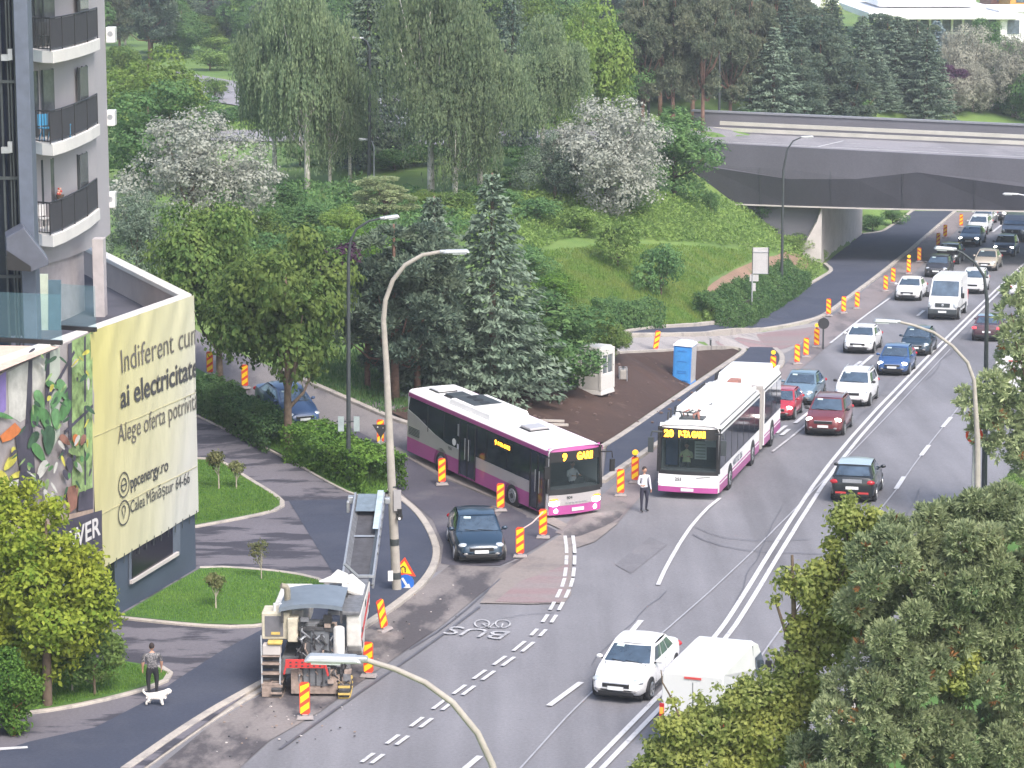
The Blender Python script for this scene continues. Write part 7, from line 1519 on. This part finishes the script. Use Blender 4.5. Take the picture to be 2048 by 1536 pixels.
near_tree('pine_tree', 'large light green pine filling the lower right corner', (1900, 1760), lob, 21000, 12, .055, .135, 'nearpine', needles=True, trunk_r=.12, barkm=mat('pine_bark', (0, 0, 0)), asp=.30)
near_tree('broadleaf_tree', 'small yellow leaved branch growing inside the large pine', (1880, 1740), [(1905, 1330, 26, -1.6), (1935, 1315, 22, -1.6), (1950, 1345, 20, -1.6), (1880, 1360, 24, -1.6), (1920, 1370, 22, -1.6)], 330, 8, .07, .13, 'mixed', trunk_r=.04)
lob = []
for yy, x0, x1 in ((590, 2040, 2110), (630, 2030, 2110), (670, 2035, 2110), (725, 2020, 2110), (770, 1985, 2110), (815, 1950, 2110), (855, 1970, 2110), (895, 2005, 2110), (930, 2030, 2110)):
    for x in np.arange(x0, x1, 36): lob.append((x+random.uniform(-8, 8), yy+random.uniform(-10, 10), random.uniform(20, 32), random.uniform(-.8, .8)))
lob += [(1925, 790, 14, 0), (1985, 840, 18, 0), (2042, 560, 16, 0)]
near_tree('pine_tree', 'dark green pine cut by the right edge above the verge', (2075, 1040), lob, 2600, 13, .05, .20, 'nearpine', needles=True, trunk_r=.15, barkm=mat('pine_bark', (0, 0, 0)), asp=.30)
# spruces and pines behind the flyover
far = []
rows_ = [(1285, 260, -30, 110, 'pinefar'), (1345, 258, -60, 120, 'pinefar'), (1405, 262, -50, 110, 'pinefar'), (1460, 256, 0, 100, 'pinefar'), (1385, 240, -90, 120, 'pinefar'), (1320, 230, -90, 120, 'pinefar'), (1500, 240, -40, 90, 'pinefar'),
         (1545, 262, 48, 105, 'spruce'), (1600, 262, 90, 120, 'pine'), (1655, 265, 140, 95, 'spruce'), (1640, 240, 20, 130, 'pine'), (1700, 240, 60, 120, 'pine'), (1720, 268, 100, 100, 'spruce'), (1770, 270, 95, 115, 'pine'), (1790, 250, 70, 90, 'spruce'), (1830, 262, 80, 120, 'pine'), (1868, 275, 140, 95, 'bluespruce'), (1850, 240, 55, 95, 'spruce'), (1570, 225, -10, 110, 'conifer'), (1660, 200, -15, 90, 'conifer')]
pos_ = ['leftmost of the brown green pine row', 'second pine of the brown green row', 'third pine of the brown green row beside the tall lamp', 'pine at the parapet end of the flyover', 'tall back pine between the two lamps', 'tall back pine left of the lamps', 'tall back pine right of the lamps',
        'pale green spruce right above the parapet end', 'dark pine right of the pale green spruce', 'short spruce in the front row over the barrier', 'dark pine under the white hall roof, left one', 'dark pine below the yellow panel', 'spruce right of the short one over the barrier', 'dark pine in the middle over the barrier', 'spruce behind the middle pine', 'dark pine left of the blue spruce', 'pale blue spruce at the right over the barrier', 'spruce behind the pale blue one', 'tall conifer behind the pale green spruce', 'tall dark conifer at the top beside the hall roof']
for (px, py, top, wpx, kd), lb in zip(rows_, pos_):
    tree(kd, 'pine_tree' if 'pine' in kd or kd == 'conifer' else 'spruce_tree', px, py, top, wpx*(1.4 if kd in ('spruce', 'conifer', 'bluespruce') else 1.15), lb, group='conifers behind the flyover')
for px, py, top, w_, kd, lm, lb in [(1940, 262, 105, 140, 'cream', 'cream', 'cream coloured tree right of the blue spruce'), (2025, 258, 98, 120, 'cream', 'cream', 'cream coloured tree at the right edge under the white shed'), (1895, 200, 65, 60, 'cream', 'cream', 'narrow cream tree behind the blue spruce'), (1965, 120, 42, 75, 'green', None, 'round dark green tree in front of the hall'), (2010, 170, 85, 90, 'green', None, 'green bush row below the white shed'),
    (1650, 90, -10, 90, 'fresh', 'mixed', 'yellowish tree left of the hall'), (1770, 110, 30, 100, 'fresh', 'mixed', 'yellowish tree in front of the yellow panel'), (2035, 262, 195, 60, 'fresh', None, 'bright green bush at the right edge above the parapet'), (1935, 262, 225, 40, 'fresh', None, 'small yellow green bush above the parapet coping'), (2070, 250, 110, 90, 'green', None, 'dark green tree cut by the right edge'),
    (1190, 150, 0, 130, 'fresh', None, 'yellow green tree high behind the birches'), (1250, 180, 30, 90, 'green', None, 'dark green tree behind the yellow green one')]:
    tree(kd, 'broadleaf_tree', px, py, top, w_, lb, lm=lm)
# wood along the top left
for px, py, top, w_, kd, lm, lb in [(240, 120, -90, 90, 'pinefar', None, 'bare stemmed pine beside the tower at the top'), (300, 120, -60, 120, 'pine', None, 'dark pine in the far wood right of the tower'), (365, 115, 0, 110, 'green', None, 'round green tree in the far wood'), (415, 108, 30, 80, 'linden', None, 'light green tree in the far wood before the purple one'), (500, 110, -30, 110, 'green', None, 'green tree in the far wood right of the purple one'),
    (560, 120, -70, 140, 'pine', None, 'dark pine behind the leftmost birch'), (655, 140, -60, 130, 'green', None, 'green tree behind the leftmost birch'), (800, 140, -70, 150, 'fresh', None, 'light tree high between the birches'), (900, 130, -90, 150, 'green', None, 'green tree behind the largest birch'), (1010, 130, -70, 150, 'linden', None, 'light green tree behind the right birches'), (1090, 120, -60, 140, 'green', None, 'green tree at the top behind the right birches'),
    (245, 210, 90, 80, 'linden', None, 'green tree touching the tower edge'), (1240, 90, -60, 120, 'pine', None, 'far dark pine at the top centre'), (170, 120, -60, 120, 'green', None, 'far tree hidden behind the tower'), (1480, 120, -70, 130, 'pine', None, 'far pine at the top right of the lamps'), (1560, 110, -60, 110, 'pine', None, 'far pine left of the hall')]:
    tree(kd, 'broadleaf_tree' if kd not in ('pine', 'pinefar') else 'pine_tree', px, py, top, w_, lb, lm=lm)
WOODK = [('green', None), ('linden', None), ('pine', None), ('fresh', None), ('birch', None), ('conifer', None), ('green', 'vine')]
ORD = ['first', 'second', 'third', 'fourth', 'fifth', 'sixth', 'seventh', 'eighth', 'ninth', 'tenth', 'eleventh', 'twelfth', 'thirteenth', 'fourteenth']
KN = {'green': 'green broadleaf tree', 'linden': 'light green broadleaf tree', 'pine': 'dark pine', 'fresh': 'yellow green tree', 'birch': 'weeping birch', 'conifer': 'dark narrow conifer', 'spruce': 'grey green spruce', 'pinefar': 'brown green pine', 'cream': 'cream coloured tree'}
def infill(rows, lab, kinds):
    for (x0, x1, step, by, tp, w_), rn in zip(rows, ['back row', 'middle row', 'front row', 'right hand row'] if len(rows) > 1 else ['row']):
        for k, x in enumerate(np.arange(x0, x1, step)):
            kd, lm = kinds[int(rng.integers(len(kinds)))]; px = x+rng.uniform(-12, 12); py = by+rng.uniform(-8, 8)
            nmk = 'pine_tree' if kd in ('pine', 'conifer', 'pinefar') else ('birch_tree' if kd == 'birch' else 'broadleaf_tree')
            tree(kd, nmk, px, py, py-(by-tp)*rng.uniform(.85, 1.15), w_*rng.uniform(.85, 1.15), '%s, %s from left, %s, %s' % (KN[kd], ORD[k], rn, lab), lm=lm, group='trees of the '+lab)
infill([(230, 1000, 62, 60, -70, 110), (240, 620, 60, 100, -10, 100), (1000, 1300, 55, 60, -60, 110)], 'far wood at the top left', WOODK)
infill([(640, 1260, 66, 215, 70, 120), (520, 700, 60, 240, 130, 100)], 'trees behind the birches', [('green', None), ('birch', None), ('fresh', None), ('pine', None), ('conifer', None)])
infill([(1290, 1560, 52, 195, -60, 100), (1480, 1700, 48, 150, -10, 95), (1540, 1880, 44, 215, 110, 85), (1720, 1960, 50, 160, 90, 70)], 'wood behind the flyover', [('pine', None), ('pine', None), ('conifer', None), ('spruce', None), ('pinefar', None)])
infill([(1900, 2080, 45, 225, 140, 85)], 'gap above the right parapet', [('cream', None), ('green', None), ('cream', None)])
# bushes
shr = [(560, 430, 372, 110, 'green', 'dark bush under the leftmost birch'), (520, 480, 425, 100, 'linden', 'bush left of the birch trunk above the linden'), (610, 470, 415, 110, 'green', 'bush above the second linden'), (700, 420, 375, 70, 'green', 'dark bush beside the park lamp foot'), (640, 520, 465, 90, 'linden', 'bush between the lindens and the bright bush'), (730, 520, 455, 90, 'hedge', 'green bush under the bright yellow one'),
       (905, 430, 385, 90, 'linden', 'bush between the lime bush and the tallest spruce'), (1075, 450, 400, 110, 'green', 'bush below the olive trees'), (1235, 532, 445, 105, 'vine', 'round green bush on the upper part of the bank'), (1322, 592, 498, 105, 'green', 'round dark bush on the lower part of the bank'), (1062, 565, 500, 90, 'green', 'bush right of the tallest spruce'), (1110, 600, 550, 90, 'hedge', 'low bright bush above the spreading bush'),
       (1160, 470, 420, 90, 'vine', 'leafy clump under the pale olive tree'), (470, 245, 215, 60, 'green', 'small bush by the upper road at the left'), (430, 200, 160, 60, 'linden', 'bush by the far carriageway'), (1420, 430, 385, 40, 'green', 'dark bush at the foot of the flyover wing wall'), (1525, 445, 410, 40, 'green', 'ivy clump hanging on the wing wall'), (1590, 500, 470, 60, 'vine', 'leafy clump at the right end of the bank'), (1640, 520, 495, 25, 'vine', 'tiny plant at the abutment corner')]
shr += [(1745, 462, 432, 50, 'green', 'dark bush beyond the abutment under the flyover, left one'), (1785, 450, 418, 50, 'green', 'dark bush beyond the abutment under the flyover, right one')]
for px, py, top, w_, lm, lb in shr: tree('shrub', 'shrub', px, py, top, w_, lb, lm=lm, group='shrubs on the island', cat='shrub')
for px, py in [(1480, 262), (1530, 262), (1590, 264), (1640, 266), (1690, 266), (1750, 268), (1810, 268), (1860, 272), (1920, 272), (1975, 270), (2030, 268), (600, 330), (700, 320), (790, 340), (860, 330), (960, 350), (1020, 370), (650, 290), (1040, 330), (1120, 370), (800, 300), (920, 300), (1260, 300), (420, 140), (470, 130), (520, 140), (430, 110), (490, 105), (440, 260), (400, 230), (1010, 420), (960, 410), (1260, 420)]: tree('shrub', 'shrub', px, py, py-38, 85, 'leafy low shrub merging into its neighbours', lm='vine' if py < 200 else 'green', group='low merged shrubs', cat='shrub')
for px, py, top, kd, w_, lb in [(523, 1166, 1078, 'young', 52, 'young tree with a thin pale trunk at the top of the middle lawn'), (432, 1225, 1150, 'topiary', 50, 'small round headed sapling on the middle lawn'), (438, 985, 900, 'topiary', 44, 'round headed sapling on the upper lawn, left one'), (473, 985, 925, 'topiary', 42, 'round headed sapling on the upper lawn, right one'), (145, 1392, 1318, 'topiary', 60, 'sapling on the lower left lawn')]:
    tree(kd, 'sapling', px, py, top, w_, lb, group='saplings on the lawns')
# hedges
def hedge(label, line, wd, hg, lm='hedge', dens=330, L=.16, core=.75):
    P = pxline(line, 1, .25); T = np.gradient(P, axis=0); T = nrm(T); N2 = np.stack([T[:, 1], -T[:, 0]], 1); n = len(P); length = n*.25; cnt_ = int(dens*length*(wd+2*hg))
    i = rng.integers(0, n, cnt_); face = rng.random(cnt_); pt = wd/(wd+2*hg); s = rng.uniform(-1, 1, cnt_); side = np.where(face < pt, 0, np.where(face < pt+(1-pt)/2, 1, -1))
    off = np.where(side == 0, s*wd/2, side*wd/2); z = np.where(side == 0, hg, rng.random(cnt_)*hg); x = P[i]+N2[i]*off[:, None]+rng.normal(size=(cnt_, 2))*.07
    bump = .10*np.sin(i*.35)+.06*np.sin(i*.9+1); zz = H(x[:, 0], x[:, 1])+z*(1+bump)+rng.normal(size=cnt_)*.07+.1
    nn = np.concatenate([N2[i]*side[:, None], (side == 0)[:, None]*1.], 1)+rng.normal(size=(cnt_, 3))*.5; c = np.concatenate([x, zz[:, None]], 1)
    root = empty('hedge'); tag(root, label, 'hedge'); me = leafmesh('foliage', c, nrm(nn), rng.uniform(.6, 1.3, cnt_)*L, rng.uniform(.5, 1., cnt_)*L*.8, [LM[lm]], bend=.05); o = bpy.data.objects.new('foliage', me); link(o, root)
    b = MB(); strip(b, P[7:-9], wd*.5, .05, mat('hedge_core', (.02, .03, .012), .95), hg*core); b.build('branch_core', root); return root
hedge('long clipped hedge running from the banner corner to the linden trunk', [(400, 815), (440, 830), (500, 868), (565, 905)], 1.5, 1.15, lm='green')
hedge('clipped bright green hedge behind the machine conveyor', [(606, 918), (660, 938), (720, 968), (768, 988)], 1.9, 1.35, lm='hedge')
hedge('clipped hedge block at the lower edge of the bank', [(1200, 655), (1250, 655), (1312, 652)], 1.1, 1.2, lm='green')
hedge('untidy low hedge behind the large road sign', [(1410, 640), (1470, 632), (1530, 612), (1570, 590), (1600, 570)], 1.4, 1.0, lm='green', core=.3)
# ground cover and grass
def scatter(name, label, polypx, n, L, lm, z0=.05, zs=.35, clump=1.2, up=.5, asp=.6, wdr=None):
    poly = np.array(polypx, float); x0, y0 = poly.min(0); x1, y1 = poly.max(0); K = n*3; q_ = rng.uniform((x0, y0), (x1, y1), (K, 2))
    ins = np.zeros(K, bool); j = len(poly)-1
    for i in range(len(poly)):
        a, b_ = poly[i], poly[j]; cnd = ((a[1] > q_[:, 1]) != (b_[1] > q_[:, 1])) & (q_[:, 0] < (b_[0]-a[0])*(q_[:, 1]-a[1])/(b_[1]-a[1]+1e-9)+a[0]); ins ^= cnd; j = i
    q_ = q_[ins][:n]; X = Garr(q_); nz = .5+.5*np.sin(X[:, 0]*clump*1.3+np.sin(X[:, 1]*clump)*1.7)*np.cos(X[:, 1]*clump*.9+X[:, 0]*.5); zz = H(X[:, 0], X[:, 1])+z0+rng.random(len(X))*zs*(.35+nz)
    c = np.concatenate([X, zz[:, None]], 1); nn = nrm(rng.normal(size=c.shape)+np.array([0, 0, up])); me = leafmesh(name, c, nn, rng.uniform(.6, 1.3, len(c))*L, rng.uniform(.5, 1, len(c))*L*asp, [LM[lm]], along=None if wdr is None else np.tile(wdr, (len(c), 1)), bend=.05)
    o = bpy.data.objects.new(name, me); link(o); o['kind'] = 'stuff'; o['label'] = label; return o
scatter('ground_cover', 'creeping green ground cover over the bank', [(900, 420), (1100, 390), (1400, 385), (1440, 395), (1520, 440), (1600, 490), (1640, 530), (1650, 550), (1600, 520), (1540, 505), (1440, 490), (1300, 480), (1230, 470), (1120, 480), (1040, 520), (960, 500)], 26000, .26, 'vine', zs=.55, clump=.9)
scatter('ground_cover', 'green weeds along the foot of the bank', [(1410, 650), (1400, 600), (1500, 590), (1580, 560), (1610, 500), (1645, 540), (1640, 556), (1560, 602), (1500, 638)], 6000, .22, 'vine', zs=.45)
scatter('ground_cover', 'low leafy growth among the bushes of the island', [(430, 400), (560, 380), (760, 380), (900, 400), (950, 470), (760, 520), (620, 560), (480, 500)], 14000, .32, 'green', zs=.9, clump=.7)
scatter('meadow_grass', 'rough grass on the open bank', [(1020, 510), (1240, 490), (1420, 495), (1540, 505), (1420, 560), (1400, 650), (1260, 660), (1180, 640), (1100, 600)], 34000, .18, 'meadow', zs=.12, up=.2, asp=.35, wdr=(0, 0, 1.))
scatter('meadow_grass', 'shaded grass under the trees beside the slip road', [(590, 750), (700, 700), (960, 740), (1000, 790), (860, 830), (760, 830)], 9000, .20, 'green', zs=.1, up=.2, asp=.35, wdr=(0, 0, 1.))
scatter('meadow_grass', 'grass along the upper road at the top left', [(380, 210), (480, 220), (560, 250), (1000, 245), (1400, 255), (1400, 262), (380, 258)], 7000, .4, 'vine', zs=.15, up=.4, asp=.4)
scatter('meadow_grass', 'foreground shrubs and grass on the right verge', [(2048, 940), (2048, 1000), (1990, 1010), (2010, 960)], 2500, .16, 'vine', zs=.2)
for pg in ([(386, 930), (440, 930), (480, 958), (562, 1008), (545, 1030), (386, 1056)], [(250, 1240), (330, 1190), (400, 1148), (450, 1146), (560, 1155), (635, 1170), (658, 1184), (560, 1246), (400, 1254)], [(0, 1434), (120, 1420), (240, 1394), (318, 1370), (340, 1356), (240, 1332), (0, 1330)]):
    scatter('lawn_grass', 'mown grass of the lawns beside the footway', pg, 9000, .10, 'blade', z0=.17, zs=.05, up=.1, asp=.35, wdr=(0, 0, 1.))
scatter('verge_grass', 'grass under the hedge along the footway', [(400, 840), (560, 908), (690, 984), (742, 1000), (786, 984), (760, 960), (690, 940), (600, 905), (480, 850)], 8000, .14, 'blade', z0=.16, zs=.1, up=.1, asp=.35, wdr=(0, 0, 1.))
# ---------------------------------------------------------------- haze
hz = MB(); hz.box((0, 400, 12), (1400, 1000, 44), WHITE); ho = hz.build('haze'); ho['kind'] = 'stuff'; ho['label'] = 'thin pale summer haze'
hm = bpy.data.materials.new('haze'); hm.use_nodes = True; n = hm.node_tree.nodes; n.clear(); out = n.new('ShaderNodeOutputMaterial'); pv = n.new('ShaderNodeVolumePrincipled')
pv.inputs['Color'].default_value = (.86, .92, 1, 1); pv.inputs['Density'].default_value = HAZE; pv.inputs['Anisotropy'].default_value = .2
hm.node_tree.links.new(pv.outputs[0], out.inputs['Volume']); ho.data.materials.clear(); ho.data.materials.append(hm)
SC.cycles.volume_bounces = 0
